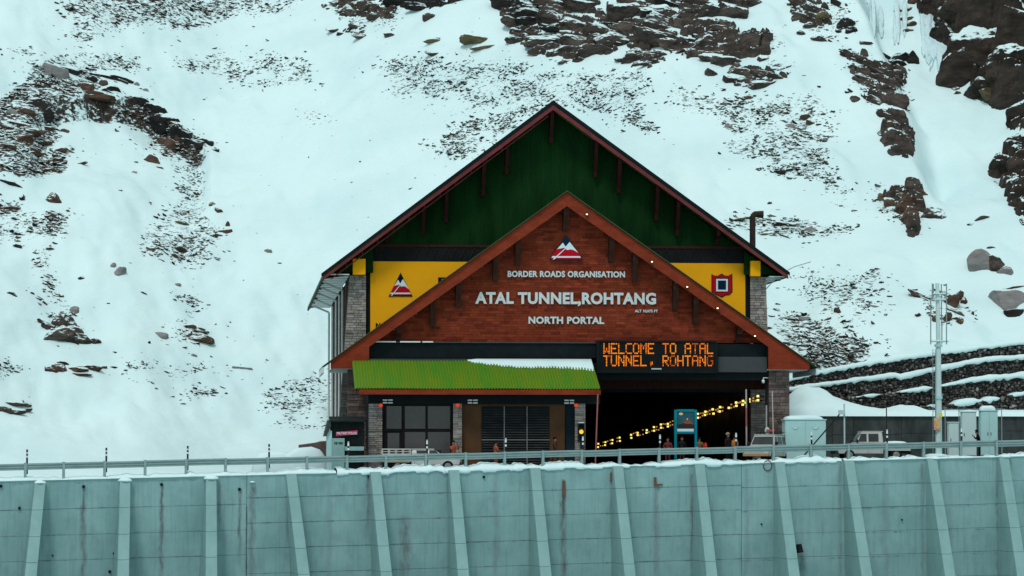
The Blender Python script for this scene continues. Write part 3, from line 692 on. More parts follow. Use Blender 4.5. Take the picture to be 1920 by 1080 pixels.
ho_ = outcrop('hanging brown outcrop tapering downwards left of the snow chute',
        [(1700, 395, 36, 64, 14), (1722, 385, 28, 50, -18), (1706, 420, 28, 46, 6), (1674, 384, 34, 22, 40), (1690, 372, 40, 18, 20, M_ROCKO), (1660, 372, 30, 14, 30, M_ROCKO), (1712, 436, 20, 22, 0), (1728, 366, 20, 30, -10)], M_ROCKR)
crag_patch(ho_, [(1646, 362), (1732, 356), (1738, 396), (1720, 448), (1700, 444), (1690, 412), (1664, 388)], 2.6, 10, 1.7, M_ROCK, seed=53)
outcrop('jagged brown rocks behind the antenna mast',
        [(1722, 556, 34, 12, 30), (1748, 560, 40, 12, 15), (1782, 572, 20, 36, 30), (1794, 564, 16, 30, 35), (1808, 568, 14, 20, 0), (1776, 600, 16, 26, 20), (1800, 606, 18, 16, 0), (1772, 554, 30, 14, 20), (1790, 586, 30, 12, 25), (1752, 602, 8, 16, -10), (1824, 590, 6, 10, 0)], M_ROCKR)
outcrop('dark earthy overhang along the eroded bank on the left',
        [(122, 130, 44, 14, 5), (148, 134, 34, 12, 5), (160, 168, 30, 26, 8, M_ROCKR), (176, 182, 60, 16, 4, M_ROCKR), (206, 170, 30, 24, 10), (192, 160, 16, 18, 0, M_ROCK), (168, 150, 24, 12, 5), (248, 190, 28, 20, 25), (268, 196, 34, 18, 35), (292, 212, 40, 28, 35), (316, 232, 50, 30, 35),
         (300, 238, 40, 34, 35), (345, 255, 44, 26, 35), (358, 270, 40, 28, 20), (376, 266, 36, 12, 15), (305, 270, 24, 24, 50, M_ROCKR), (322, 278, 36, 22, 40, M_ROCKR), (74, 200, 34, 22, 10), (84, 218, 30, 26, 30), (66, 188, 30, 12, 0), (200, 146, 60, 8, 15), (226, 148, 40, 7, 12)], M_ROCKD)
outcrop('reddish rocks bunched at the left edge under the bank',
        [(20, 212, 20, 18, 0, M_ROCKG), (10, 240, 24, 20), (46, 212, 34, 16, 10), (30, 232, 40, 14, 10), (52, 244, 50, 18, 5), (72, 266, 40, 16, 10), (38, 262, 44, 16, 0), (20, 280, 30, 14), (60, 284, 30, 12), (88, 246, 26, 16, 20), (98, 322, 28, 11, 10), (124, 248, 18, 8, 20), (112, 284, 26, 14, 0)], M_ROCKR, sub=3)
outcrop('large weathered outcrop low on the left slope',
        [(122, 612, 40, 34, 30, M_ROCK), (112, 636, 60, 34, 5, M_ROCK), (150, 640, 66, 26, 12, M_ROCK), (92, 616, 36, 16, 35, M_ROCK), (106, 598, 14, 10, 0), (138, 622, 30, 18, 30), (172, 642, 26, 14, 15), (84, 608, 26, 8, 30)], M_ROCK)
outcrop('brown boulder group at the foot of the middle trail',
        [(352, 630, 18, 22, 40), (372, 638, 50, 17, 12), (388, 640, 20, 16, 8), (374, 622, 28, 8, 12), (352, 612, 26, 8, 8), (378, 618, 16, 6, 10)], M_ROCKR)
outcrop('long low rock strip on the snow bench at the left',
        [(108, 692, 40, 16, 3), (140, 694, 50, 14, 2), (172, 692, 44, 11, -3), (116, 683, 22, 8, 4, M_ROCKD), (96, 696, 20, 12, 0), (144, 702, 40, 7, 2), (190, 690, 16, 6, -8)], M_ROCKR)
outcrop('flat earthy slab at the left edge of the lower snow',
        [(20, 756, 70, 9, 4), (48, 760, 18, 16, 10), (20, 774, 44, 10, 2), (44, 772, 26, 8, -18), (4, 770, 30, 14)], M_ROCK)
# big dark cliff at the upper right: overlapping massive blocks
cl_ = outcrop('massive dark cliff filling the upper right corner',
        [(1770, 10, 90, 90, 20), (1835, 30, 120, 130, 15), (1900, 60, 110, 150, 10), (1800, 80, 80, 110, 20), (1850, 120, 110, 120, 25), (1900, 150, 80, 100, 15), (1822, 130, 60, 70, 35), (1846, 170, 70, 60, 10), (1880, -20, 140, 70, 5),
         (1782, 50, 50, 70, 25), (1930, 100, 80, 120, 0), (1868, 182, 50, 34, 10, M_ROCKO), (1830, 165, 26, 26, 20, M_ROCKO), (1806, 116, 30, 36, 40), (1815, 145, 22, 22, 20), (1752, -30, 60, 60, 15), (1960, 20, 90, 140, 0)], M_CLIFF, sub=4)
crag_patch(cl_, [(1738, -60), (2040, -60), (2040, 190), (1925, 196), (1880, 200), (1822, 184), (1812, 132), (1780, 96), (1756, 60)], 6.5, 12, 5.0, M_CLIFF, res=.16, seed=31, w=.2, breakup=.35, lift=.75)
sw_ = outcrop('snow dusted rock wall down the right picture edge',
        [(1912, 165, 30, 60, 5), (1920, 215, 44, 60, 0), (1908, 232, 22, 24, 0), (1915, 285, 50, 40, 0), (1892, 320, 56, 60, 5), (1925, 320, 50, 70, 0), (1878, 328, 34, 40, 10), (1912, 350, 36, 30, 15), (1916, 395, 24, 50, 15), (1905, 264, 30, 24, 0), (1924, 420, 20, 30, 0)], M_CLIFF, sub=4)
crag_patch(sw_, [(1898, 140), (1990, 130), (1990, 430), (1915, 425), (1890, 372), (1862, 338), (1862, 300), (1898, 268)], 2.2, 8, 2.2, M_CLIFF, res=.16, seed=37, w=.2)
outcrop('dark rock recess under the frozen waterfall', [(1697, 112, 50, 36, 4), (1690, 124, 36, 20, 0), (1712, 116, 22, 40, 0), (1662, 108, 40, 14, 30)], M_ROCKD)
outcrop('reddish rock streaks beside the top of the ice fall', [(1705, 18, 26, 12, 10), (1700, 36, 30, 14, 15), (1712, 48, 18, 16, 20), (1704, 58, 16, 10, 10), (1688, 22, 20, 12), (1716, 6, 24, 12)], M_ROCKR)
outcrop('reddish stones at the base of the ice fall', [(1793, 168, 16, 12, 30), (1797, 176, 12, 8, 20), (1786, 120, 14, 8, 30)], M_ROCKR)
outcrop('thin turf ledges on the snow behind the flue',
        [(1372, 412, 40, 7, -5), (1480, 420, 50, 8, 6, M_ROCKD), (1440, 440, 50, 5, 4), (1478, 446, 30, 4, 25, M_ROCKD), (1400, 410, 20, 6, 0)], M_ROCKO)
outcrop('dark turf ledge low in the right slope scree', [(1468, 324, 34, 9, 2), (1488, 318, 26, 8, -10), (1514, 222, 24, 14, 10, M_ROCKR), (1524, 232, 22, 8, 10, M_ROCKR)], M_ROCKD)

# loose scree, one mass for each patch
PAL = {'dark': [(0.018, 0.022, 0.022), (0.035, 0.04, 0.04), (0.06, 0.06, 0.055), (0.055, 0.035, 0.03)],
       'brown': [(0.03, 0.022, 0.018), (0.075, 0.042, 0.032), (0.11, 0.07, 0.05), (0.02, 0.022, 0.022), (0.09, 0.06, 0.05)],
       'olive': [(0.03, 0.034, 0.028), (0.02, 0.024, 0.022), (0.085, 0.075, 0.035), (0.06, 0.04, 0.028), (0.045, 0.05, 0.03)],
       'mix': [(0.02, 0.024, 0.024), (0.06, 0.035, 0.028), (0.04, 0.042, 0.034), (0.1, 0.06, 0.045)]}
SL = {'top_left': 'in the top left corner', 'flat': 'near the left edge above the bank', 'bank_top': 'along the top of the eroded bank', 'bank_left': 'left of the snowy hollow', 'bank_right': 'under the right end of the bank',
      'gully_left': 'running down the gully right of the hollow', 'left_edge': 'at the left edge under the slabs', 'left_trail': 'in a thin trail above the weathered outcrop', 'mid_trail': 'in a short trail above the brown foot boulders',
      'left_low': 'at the left edge of the snow bench', 'bench_line': 'in a thin line along the snow bench', 'bench_spot': 'in a spot just below the snow bench', 'left_upper': 'in a faint patch on the upper left snow',
      'faint_left': 'in a faint speckle left of the big roof', 'mid_strip': 'in a broad band above the roof peak', 'gable_left': 'just left of the big roof peak', 'gable_right': 'just right of the big roof peak',
      'right_slope': 'across the slope right of the roof', 'right_tail': 'trailing below the right slope scree', 'behind_flue': 'behind the roof flue', 'right_faint': 'thinly strewn right of the yellow pillar',
      'right_low': 'with brown turf right of the porch eave', 'right_seam': 'along a thin seam right of the building', 'beside_hall': 'beside the left wall of the hall', 'beside_hall_low': 'low down beside the hall',
      'strewn': 'one by one over the whole slope', 'top_mid': 'between the top rock clusters', 'rib': 'on the right rock rib', 'rib_top': 'at the top of the right rock rib', 'outcrop_scree': 'beside the square rock block', 'gap_right': 'around the hanging outcrop', 'mast_rocks': 'behind the antenna mast'}
srng = np.random.RandomState(5)
for nm, poly, bare, n_, sz_, pal in SCREE:
    xs = np.array([p[0] for p in poly], float); ys = np.array([p[1] for p in poly], float)
    n_ = int(n_ * (2.5 if bare > 0 else 1.5)); P = np.zeros((0, 2))
    while len(P) < n_:
        q = np.stack([srng.uniform(xs.min() - 45, xs.max() + 45, n_ * 3), srng.uniform(ys.min() - 25, ys.max() + 25, n_ * 3)], 1)
        jit = q + srng.normal(size=q.shape) * np.array([8, 4.5]) * np.where(srng.rand(len(q), 1) < .28, 3.2, 1.0)
        ok = pip(poly, jit[:, 0], jit[:, 1]) & (fbm2(q[:, 0] / 34 + 2, q[:, 1] / 16, 3) > srng.uniform(-0.16, 0.20, len(q)))
        P = np.concatenate([P, q[ok]])
    P = P[:n_]; pts, tt = FH.hit(P[:, 0], P[:, 1])
    bv, bf = ICO[1]; V = []; Fc = []; C = []; o = 0
    for p in pts:
        s = sz_ * min(math.exp(srng.normal() * 0.65 - 0.25), 2.4) * 0.40
        v = bv * (1 + 0.35 * srng.uniform(-1, 1, (len(bv), 1)))
        for _ in range(3):
            n = srng.normal(size=3); n /= np.linalg.norm(n); d = v @ n; w = d > 0.55; v[w] -= np.outer(d[w] - 0.55, n)
        v = v * np.array([s * srng.uniform(1.0, 2.2), s * 1.0, s * srng.uniform(0.4, 0.85)])
        v = rot_z(rot_y(v, srng.normal() * 0.35 + 0.15), srng.uniform(-.6, .6)) + p + np.array([0, 0.02, s * 0.12])
        V.append(v); c = np.array(PAL[pal][srng.randint(len(PAL[pal]))]) * srng.uniform(0.5, 1.1)
        Fc.extend([(a + o, b + o, d_ + o) for a, b, d_ in bf]); C.extend([tuple(c)] * len(bf)); o += len(bv)
    mb = MB(); mb.v = np.concatenate(V).tolist(); mb.f = Fc; mb.m = [0] * len(Fc); mb.c = C; mb.usec = True
    tag(mb.build('scree', M_STONE), 'loose dark stones poking through snow ' + SL[nm], 'scree', kind='stuff')

# frozen waterfall in the gully: lobed curtain of ice columns
irng = np.random.RandomState(9)
P, _ = FH.hit([1755], [185])
fall = root('frozen_waterfall', Vector(P[0]), 'pale blue frozen waterfall beside the dark cliff', 'frozen waterfall')
def icicle_curtain(cols, name):
    for px, y0, y1, wpx in cols:
        a, ta = FH.hit([px], [y0]); b, tb = FH.hit([px + irng.uniform(-2, 4)], [y1]); a = a[0]; b = b[0]
        k = ta[0] / FPX; n = 12; V = []; Fc = []; m_ = 10
        for i in range(n + 1):
            f = i / n; c = a * (1 - f) + b * f + np.array([0, -0.05 - 0.25 * math.sin(f * math.pi), 0.05])
            r = wpx * k * (0.75 + 0.25 * math.sin(f * 2.2) - 0.55 * f * f + 0.10 * irng.uniform(-1, 1)) * (0.35 if i in (0, n) else 1)
            for j in range(m_):
                t = 2 * math.pi * j / m_; V.append(c + np.array([r * math.cos(t), r * 0.8 * math.sin(t), 0.12 * irng.uniform(-1, 1)]))
        for i in range(n):
            for j in range(m_):
                q = (j + 1) % m_; Fc.append((i * m_ + j, i * m_ + q, (i + 1) * m_ + q, (i + 1) * m_ + j))
        Fc.append(tuple(range(m_))[::-1]); Fc.append(tuple(range(n * m_, n * m_ + m_)))
        mb = MB(); mb.add(V, Fc); mb.build(name, M_ICE, fall, smooth=True)
cols_ = []
for _ in range(38):
    f = irng.uniform(0, 1); cx = 1730 + 40 * f + irng.uniform(-7, 7); y0 = 26 + 62 * f * f + irng.uniform(-12, 22); L = irng.uniform(45, 105) * (1 - .35 * f)
    cols_.append((cx, y0, min(y0 + L, 192), irng.uniform(5, 10)))
for _ in range(7): cols_.append((irng.uniform(1630, 1700), irng.uniform(-10, 55), irng.uniform(60, 95), irng.uniform(3.5, 6)))
icicle_curtain(cols_, 'ice_column')

# ================================================================== CONCRETE RETAINING WALL
def concrete_mat():
    m = bpy.data.materials.new('stained_concrete'); m.use_nodes = True; nt = m.node_tree; N = nt.nodes; L = nt.links
    b = N['Principled BSDF']; b.inputs['Roughness'].default_value = 0.85; b.inputs['Specular IOR Level'].default_value = 0.2
    geo = N.new('ShaderNodeNewGeometry')
    def noise(scale, st, det=6, rot=(0, 0, 0)):
        mp = N.new('ShaderNodeMapping'); mp.inputs['Scale'].default_value = st; mp.inputs['Rotation'].default_value = rot
        L.new(geo.outputs['Position'], mp.inputs['Vector'])
        n = N.new('ShaderNodeTexNoise'); n.inputs['Scale'].default_value = scale; n.inputs['Detail'].default_value = det; n.inputs['Roughness'].default_value = 0.62
        L.new(mp.outputs['Vector'], n.inputs['Vector']); return n.outputs['Fac']
    def rng(v, a, c, x=0.0, y=1.0):
        r = N.new('ShaderNodeMapRange'); r.inputs['From Min'].default_value = a; r.inputs['From Max'].default_value = c
        r.inputs['To Min'].default_value = x; r.inputs['To Max'].default_value = y; L.new(v, r.inputs['Value']); return r.outputs['Result']
    def mix(f, A, B, mode='MIX'):
        x = N.new('ShaderNodeMix'); x.data_type = 'RGBA'; x.blend_type = mode
        if isinstance(f, float): x.inputs['Factor'].default_value = f
        else: L.new(f, x.inputs['Factor'])
        for s, q in (('A', A), ('B', B)):
            if isinstance(q, tuple): x.inputs[s].default_value = (*q, 1)
            else: L.new(q, x.inputs[s])
        return x.outputs['Result']
    def math_(op, a, c):
        x = N.new('ShaderNodeMath'); x.operation = op
        for i, q in enumerate((a, c)):
            if isinstance(q, (int, float)): x.inputs[i].default_value = q
            else: L.new(q, x.inputs[i])
        return x.outputs[0]
    c = mix(rng(noise(0.45, (1, 1, 1)), .35, .68), (0.188, 0.328, 0.330), (0.255, 0.415, 0.414))
    c = mix(rng(noise(2.2, (3.0, 3.0, 0.16)), .50, .78, 0, .5), c, (0.095, 0.20, 0.20))       # rain streaks
    c = mix(rng(noise(5.5, (1, 1, 1), 8), .62, .75, 0, .35), c, (0.26, 0.44, 0.44))            # efflorescence
    c = mix(rng(noise(0.9, (1, 1, .6), 4, (0, 0, 1)), .52, .72, 0, .45), c, (0.15, 0.225, 0.235))          # greyer damp patches
    sp = N.new('ShaderNodeSeparateXYZ'); L.new(geo.outputs['Position'], sp.inputs['Vector'])
    # dirt collected along the pour joints, broken and uneven
    h = math_('SUBTRACT', sp.outputs['Z'], math_('ADD', math_('MULTIPLY', sp.outputs['X'], G_SL), WA.z - WA.x * G_SL))
    xa = W(wall_s(463), 0, 0).x; xb = W(wall_s(1390), 0, 0).x; k3 = 31.6
    off = math_('ADD', math_('MULTIPLY', math_('LESS_THAN', sp.outputs['X'], xa), 11 / k3), math_('MULTIPLY', math_('GREATER_THAN', sp.outputs['X'], xb), 4 / k3))
    q = math_('DIVIDE', math_('ADD', math_('ADD', h, off), 42 / k3), 1.456); q = math_('ADD', q, 20.5)
    dj = math_('ABSOLUTE', math_('SUBTRACT', math_('FRACT', q, 0), 0.5), 0)
    f = math_('MULTIPLY', rng(dj, .055, .004), rng(noise(1.3, (1, 1, 1), 8), .46, .66, 0, .85))
    f = math_('MULTIPLY', f, rng(noise(9, (1, 1, 1), 5), .35, .6))
    c = mix(f, c, (0.06, 0.075, 0.075))
    wob = noise(1.6, (1, 1, 0.7), 5)
    brk = noise(2.6, (2.2, 2.2, 0.5), 6)
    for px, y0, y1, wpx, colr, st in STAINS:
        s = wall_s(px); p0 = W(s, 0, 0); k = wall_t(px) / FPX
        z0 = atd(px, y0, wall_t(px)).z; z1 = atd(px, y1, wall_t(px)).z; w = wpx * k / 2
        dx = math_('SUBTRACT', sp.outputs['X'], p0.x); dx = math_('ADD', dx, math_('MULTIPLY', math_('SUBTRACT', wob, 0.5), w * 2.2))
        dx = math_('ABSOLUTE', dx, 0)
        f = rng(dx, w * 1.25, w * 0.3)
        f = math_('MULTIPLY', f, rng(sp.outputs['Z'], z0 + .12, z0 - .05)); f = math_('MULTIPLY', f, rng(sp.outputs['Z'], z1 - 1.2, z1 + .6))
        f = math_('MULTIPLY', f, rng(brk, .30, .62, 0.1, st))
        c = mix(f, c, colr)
    L.new(c, b.inputs['Base Color'])
    bp = N.new('ShaderNodeBump'); bp.inputs['Strength'].default_value = 0.35; bp.inputs['Distance'].default_value = 0.03
    L.new(noise(9, (1, 1, 1), 9), bp.inputs['Height']); L.new(bp.outputs['Normal'], b.inputs['Normal'])
    return m
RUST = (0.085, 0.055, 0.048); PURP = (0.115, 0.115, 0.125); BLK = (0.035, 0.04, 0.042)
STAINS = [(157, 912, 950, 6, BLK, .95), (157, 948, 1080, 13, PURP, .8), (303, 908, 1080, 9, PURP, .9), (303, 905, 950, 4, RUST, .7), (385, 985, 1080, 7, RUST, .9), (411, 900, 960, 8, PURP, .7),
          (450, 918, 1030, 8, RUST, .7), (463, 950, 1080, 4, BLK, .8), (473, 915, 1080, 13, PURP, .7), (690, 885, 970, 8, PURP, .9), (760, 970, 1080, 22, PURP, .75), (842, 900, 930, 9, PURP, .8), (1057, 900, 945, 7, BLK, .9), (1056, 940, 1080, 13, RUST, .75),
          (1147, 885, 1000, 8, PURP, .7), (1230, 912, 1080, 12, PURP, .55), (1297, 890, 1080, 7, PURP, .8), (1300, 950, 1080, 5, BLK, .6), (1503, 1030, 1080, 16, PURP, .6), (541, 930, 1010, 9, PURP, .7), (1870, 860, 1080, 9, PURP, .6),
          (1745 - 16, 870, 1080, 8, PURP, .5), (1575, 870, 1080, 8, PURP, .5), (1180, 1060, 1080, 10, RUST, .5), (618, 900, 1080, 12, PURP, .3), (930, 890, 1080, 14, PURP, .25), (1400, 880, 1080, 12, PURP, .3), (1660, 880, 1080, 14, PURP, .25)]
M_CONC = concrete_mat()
M_JOINT = pmat('joint_dark', (0.045, 0.058, 0.06), (0.08, 0.1, 0.105), 2.0, 0.9)
wall = root('retaining_wall', W(wall_s(960), 0, -11.0), 'tall grey concrete retaining wall with sloping buttresses along the foreground', 'retaining wall')
BUT = [(-400, -440), (-245, -268), (-85, -95), (75, 57), (234, 230), (395, 395), (545, 568), (703, 722), (850, 866), (1002, 1020), (1157, 1177), (1310, 1330), (1460, 1484), (1590, 1620), (1745, 1776), (1880, 1911), (2030, 2064), (2175, 2212), (2320, 2362)]
bs = [wall_s(b[0]) for b in BUT]
mb = MB()
a0, a1 = bs[0] - 6, bs[-1] + 6
mb.hexa([W(a0, -0.05, -11), W(a1, -0.05, -11), W(a1, -0.6, -11), W(a0, -0.6, -11), W(a0, -0.05, -0.02), W(a1, -0.05, -0.02), W(a1, -0.6, -0.02), W(a0, -0.6, -0.02)])
mb.build('core', M_JOINT, wall)
prng = random.Random(4)
BAYS = []
edges = sorted(bs + [wall_s(463), wall_s(1390)] + [a0, a1])
k30 = 31.6
def joints(px):
    if px < 463: o = [53, 100, 145, 191, 238, 285]
    elif px < 1390: o = [42, 88, 134, 180, 226, 272]
    else: o = [47, 90, 135, 180, 226, 272]
    return [-q / k30 for q in o]
def s_px(s): P = W(s, 0, 0); return float(proj([list(P)])[0][0])
for e0, e1 in zip(edges[:-1], edges[1:]):
    if e1 - e0 < 0.05: continue
    px = s_px((e0 + e1) / 2); js = [0.0] + joints(px) + [-11.0]
    for h1, h0 in zip(js[:-1], js[1:]):
        jt = prng.uniform(-.012, .012); g = 0.007; fr = 0.0 + jt; g0 = g + prng.uniform(-0.003, 0.007)
        gl = 0.003 if min(abs(e0 - q) for q in bs) < 0.1 else 0.014; gr = 0.003 if min(abs(e1 - q) for q in bs) < 0.1 else 0.014
        mb = MB(); t0 = h0 + g0; t1 = h1 - (g if h1 < 0 else 0)
        mb.hexa([W(e0 + gl, fr, t0), W(e1 - gr, fr + prng.uniform(-.01, .01), t0), W(e1 - gr, -0.3, t0), W(e0 + gl, -0.3, t0), W(e0 + gl, fr, t1), W(e1 - gr, fr, t1), W(e1 - gr, -0.3, t1), W(e0 + gl, -0.3, t1)])
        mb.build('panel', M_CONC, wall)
M_BUT = pmat('buttress_concrete', (0.185, 0.318, 0.315), (0.24, 0.385, 0.38), 1.1, 0.85, 0.3, 9, stretch=(1, 1, 0.5))
for i, (p0, p1) in enumerate(BUT):
    t = wall_t(p0); capped = i in (3, 4, 5)
    top_h = -0.16 if capped else -0.004
    s0 = wall_s(p0)
    out0, out1 = (0.36, 3.3) if capped else (0.28, 3.3)
    # foot of the visible part: y = 1080
    P1 = atd(p1, 1080, wall_t(p1) - out1); dz = P1.z - W(s0, 0, 0).z
    f = (P1 - W(s0, 0, dz)); lean = f.dot(WE.xy.to_3d().normalized())
    full = -10.9; kk = full / dz
    js = [top_h] + [q for q in joints(p0) if q > full + .5] + [full]
    hw0, hw1 = 0.30, 0.33
    for h1, h0 in zip(js[:-1], js[1:]):
        mb = MB(); g = 0.006; j = prng.uniform(-.012, .012)
        pts = []
        for h in (h0 + g, h1 - (g if h1 < top_h else 0)):
            q = (h - top_h) / (dz - top_h); sc = s0 + lean * q; o = out0 + (out1 - out0) * q + j; hw = hw0 + (hw1 - hw0) * q
            pts.append([W(sc - hw, o, h), W(sc + hw, o, h), W(sc + hw + .02, 0.012, h), W(sc - hw - .02, 0.012, h)])
        mb.hexa(pts[0] + pts[1]); mb.build('buttress', M_BUT, wall, bevel=0.02)
# weep pipes and rusty brackets
M_RUST = pmat('rust', (0.10, 0.05, 0.035), (0.20, 0.10, 0.07), 8, 0.9, 0.4, 20)
M_BLACK = pmat('black_plastic', (0.008, 0.010, 0.011), (0.018, 0.02, 0.021), 3, 0.6)
for px, py, r in [(2, 911, .09), (37, 952, .08), (157, 912, .09), (303, 908, .09), (391, 951, .08), (449, 917, .09), (215, 1037, .08), (207, 1071, .09), (907, 894, .08), (1321, 996, .07), (1427, 982, .05), (1690, 974, .05), (690, 893, .05), (100, 1041, .05)]:
    s = wall_s(px); h = atd(px, py, wall_t(px)).z - W(s, 0, 0).z
    mb = MB(); mb.tube(W(s, -0.1, h), W(s, 0.10, h - 0.02), r, n=10); mb.build('weep_pipe', M_BLACK, wall)
for px, y0, y1, w in [(1057, 901, 934, 5), (1147, 886, 902, 6), (1228, 895, 911, 4)]:
    s = wall_s(px); k = wall_t(px) / FPX
    z0 = atd(px, y0, wall_t(px)).z - W(s, 0, 0).z; z1 = atd(px, y1, wall_t(px)).z - W(s, 0, 0).z; hw = w * k / 2
    mb = MB(); mb.hexa([W(s - hw, .14, z1), W(s + hw, .14, z1), W(s + hw, .0, z1), W(s - hw, .0, z1), W(s - hw, .10, z0), W(s + hw, .10, z0), W(s + hw, .0, z0), W(s - hw, .0, z0)])
    if px == 1228: mb.hexa([W(s, .15, z1 - .02), W(s + .45, .11, z1 + .03), W(s + .45, .0, z1 + .03), W(s, .0, z1 - .02), W(s, .15, z1 + .10), W(s + .45, .11, z1 + .1), W(s + .45, .0, z1 + .1), W(s, .0, z1 + .10)])
    mb.build('rusty_bracket', M_RUST, wall)
s = wall_s(1493); h = atd(1493, 1026, wall_t(1493)).z - W(s, 0, 0).z
mb = MB(); mb.path([W(s, .0, h), W(s, .35, h + .04), W(s + .03, .5, h - .12)], .15, 12); mb.tube(W(s - .02, .5, h + .2), W(s + .05, .5, h - .3), .17, .22, 12); mb.build('drain_spout', M_BLACK, wall)
s = wall_s(1439); h = atd(1439, 873, wall_t(1439)).z - W(s, 0, 0).z
mb = MB(); ring = [W(s + .26 * math.cos(t), .04, h + .30 * math.sin(t)) for t in np.linspace(0, 2 * math.pi, 25)]; mb.path(ring, .028, 6); mb.build('rusty_ring', M_RUST, wall)

# snow lying on the wall top, spilling over its edge, and caps on the left buttresses
def snow_strip(name, s0, s1, lip, back, thick, label, seed):
    ss = np.arange(s0, s1, 0.07); mb = MB(); V = []; n = 7
    l1 = fbm2(ss / 1.3 + seed, ss * 0 + 3, 4) + 0.1; l2 = fbm2(ss / 0.35 + seed, ss * 0 + 7, 3); l3 = fbm2(ss / 2.2 + seed, ss * 0 + 1, 3)
    blk = (fbm2(np.floor(ss / 0.8) * 3.7 + seed, ss * 0, 1) > 0.10)
    for i, s in enumerate(ss):
        L = max(0.02, lip * (0.35 + 2.2 * max(0, l1[i]) + 1.0 * l2[i] + (0.9 if blk[i] else 0))); T = thick * (0.8 + 1.6 * l3[i] + 0.8 * l2[i]); T = max(T, 0.03)
        fr = 0.05 + 0.10 * max(0, l1[i]) + 0.03 * l2[i]
        V += [W(s, -back, -0.26), W(s, -back * 0.7, T * 1.5), W(s, -back * 0.3, T * 1.15), W(s, -0.12, T * .85), W(s, fr - .03, T * 0.34), W(s, fr + .02, -L), W(s, -0.04, -L - 0.01)]
    F = []
    for i in range(len(ss) - 1):
        for j in range(n - 1): F.append((i * n + j, i * n + j + 1, (i + 1) * n + j + 1, (i + 1) * n + j))
    mb.add(V, F); o = mb.build(name, M_SNOW, smooth=True); return tag(o, label, 'snow', kind='stuff')
snow_strip('snow_bank', wall_s(632), wall_s(1580), 0.10, 1.5, 0.21, 'ragged snow spilling over the middle of the wall top', 2.0)
snow_strip('snow_bank', wall_s(1580) + 0.06, wall_s(2330), 0.02, 1.7, 0.17, 'thin snow along the right end of the wall top', 9.0)
snow_strip('snow_bank', wall_s(-410), wall_s(632) - 0.06, 0.012, 1.6, 0.17, 'thin snow along the left end of the wall top', 5.0)
for px, w, label in [(75, 22, 'leftmost'), (234, 26, 'second'), (395, 28, 'third'), (473, 10, None), (1751, 20, 'r1'), (1884, 22, 'r2')]:
    s = wall_s(px); k = wall_t(px) / FPX; v = ICO[3][0].copy(); v[:, 2] = np.maximum(v[:, 2], -0.25)
    r = w * k / 2; v = v * (1 + 0.25 * vnoise3(v * 2 + px))[:, None] * np.array([r, 0.30, r * 0.42])
    top = W(s, 0.20 if px < 420 else 0.10, -0.15 if px < 420 else (-0.42 if px == 473 else -0.02)); mb = MB(); mb.add((v + np.array(top)).tolist(), ICO[3][1])
    o = mb.build('snow_mound', M_SNOW, smooth=True)
    tag(o, {75: 'small snow cap on top of the leftmost wall buttress', 234: 'snow cap on top of the second buttress from the left', 395: 'snow cap on top of the third buttress from the left', 473: 'tiny snow cap right of the long vertical wall joint',
            1751: 'flat snow cap over the buttress below the antenna mast', 1884: 'flat snow cap over the rightmost wall buttress'}[px], 'snow', 'snow caps on the wall buttresses')

# ------------------------------------------------------------------ crash barrier
M_GALV = pmat('galvanised', (0.19, 0.285, 0.285), (0.27, 0.375, 0.37), 1.5, 0.45, 0.1, 10, stretch=(1, 1, 3), metallic=0.35, spec=0.5)
M_WHITEP = pmat('white_paint', (0.72, 0.76, 0.75), (0.60, 0.65, 0.64), 3, 0.5)
M_BLKP = pmat('black_paint', (0.012, 0.014, 0.015), (0.03, 0.03, 0.03), 4, 0.5)
rail = root('crash_barrier', W(wall_s(960), -0.45, -0.1), 'galvanised crash barrier with banded marker posts along the wall top', 'crash barrier')
POSTS = [-332, -256, -180, -104, -28, 48, 120, 197, 273, 350, 424, 503, 577, 652, 725, 800, 875, 948, 1020, 1093, 1164, 1238, 1309, 1381, 1453, 1523, 1594, 1665, 1735, 1805, 1872, 1942, 2012, 2081, 2150, 2218]
prof = [(0, .50), (.03, .48), (.07, .44), (.07, .38), (.015, .33), (.015, .30), (.07, .25), (.07, .19), (.015, .14), (.015, .11), (.05, .06), (.05, .03), (.0, .0)]
H0 = 0.60; prof = [(o, h * .76) for o, h in prof]
for i in range(len(POSTS) - 1):
    s0, s1 = wall_s(POSTS[i]), wall_s(POSTS[i + 1]); mb = MB(); n = len(prof)
    d0 = prng.uniform(-.02, .02); d1 = prng.uniform(-.02, .02)
    V = [W(s0 - .06, -.33 + o + (0.004 if i % 2 else 0), H0 + h + d0) for o, h in prof] + [W(s1 + .06, -.33 + o + (0.004 if i % 2 else 0), H0 + h + d0) for o, h in prof]
    V += [W(s0 - .06, -.345, H0 + h + d0) for o, h in prof] + [W(s1 + .06, -.345, H0 + h + d0) for o, h in prof]
    F = [(j, j + n, j + 1 + n, j + 1) for j in range(n - 1)] + [(2 * n + j, 2 * n + j + 1, 3 * n + j + 1, 3 * n + j) for j in range(n - 1)]
    mb.add(V, F); mb.build('beam', M_GALV, rail)
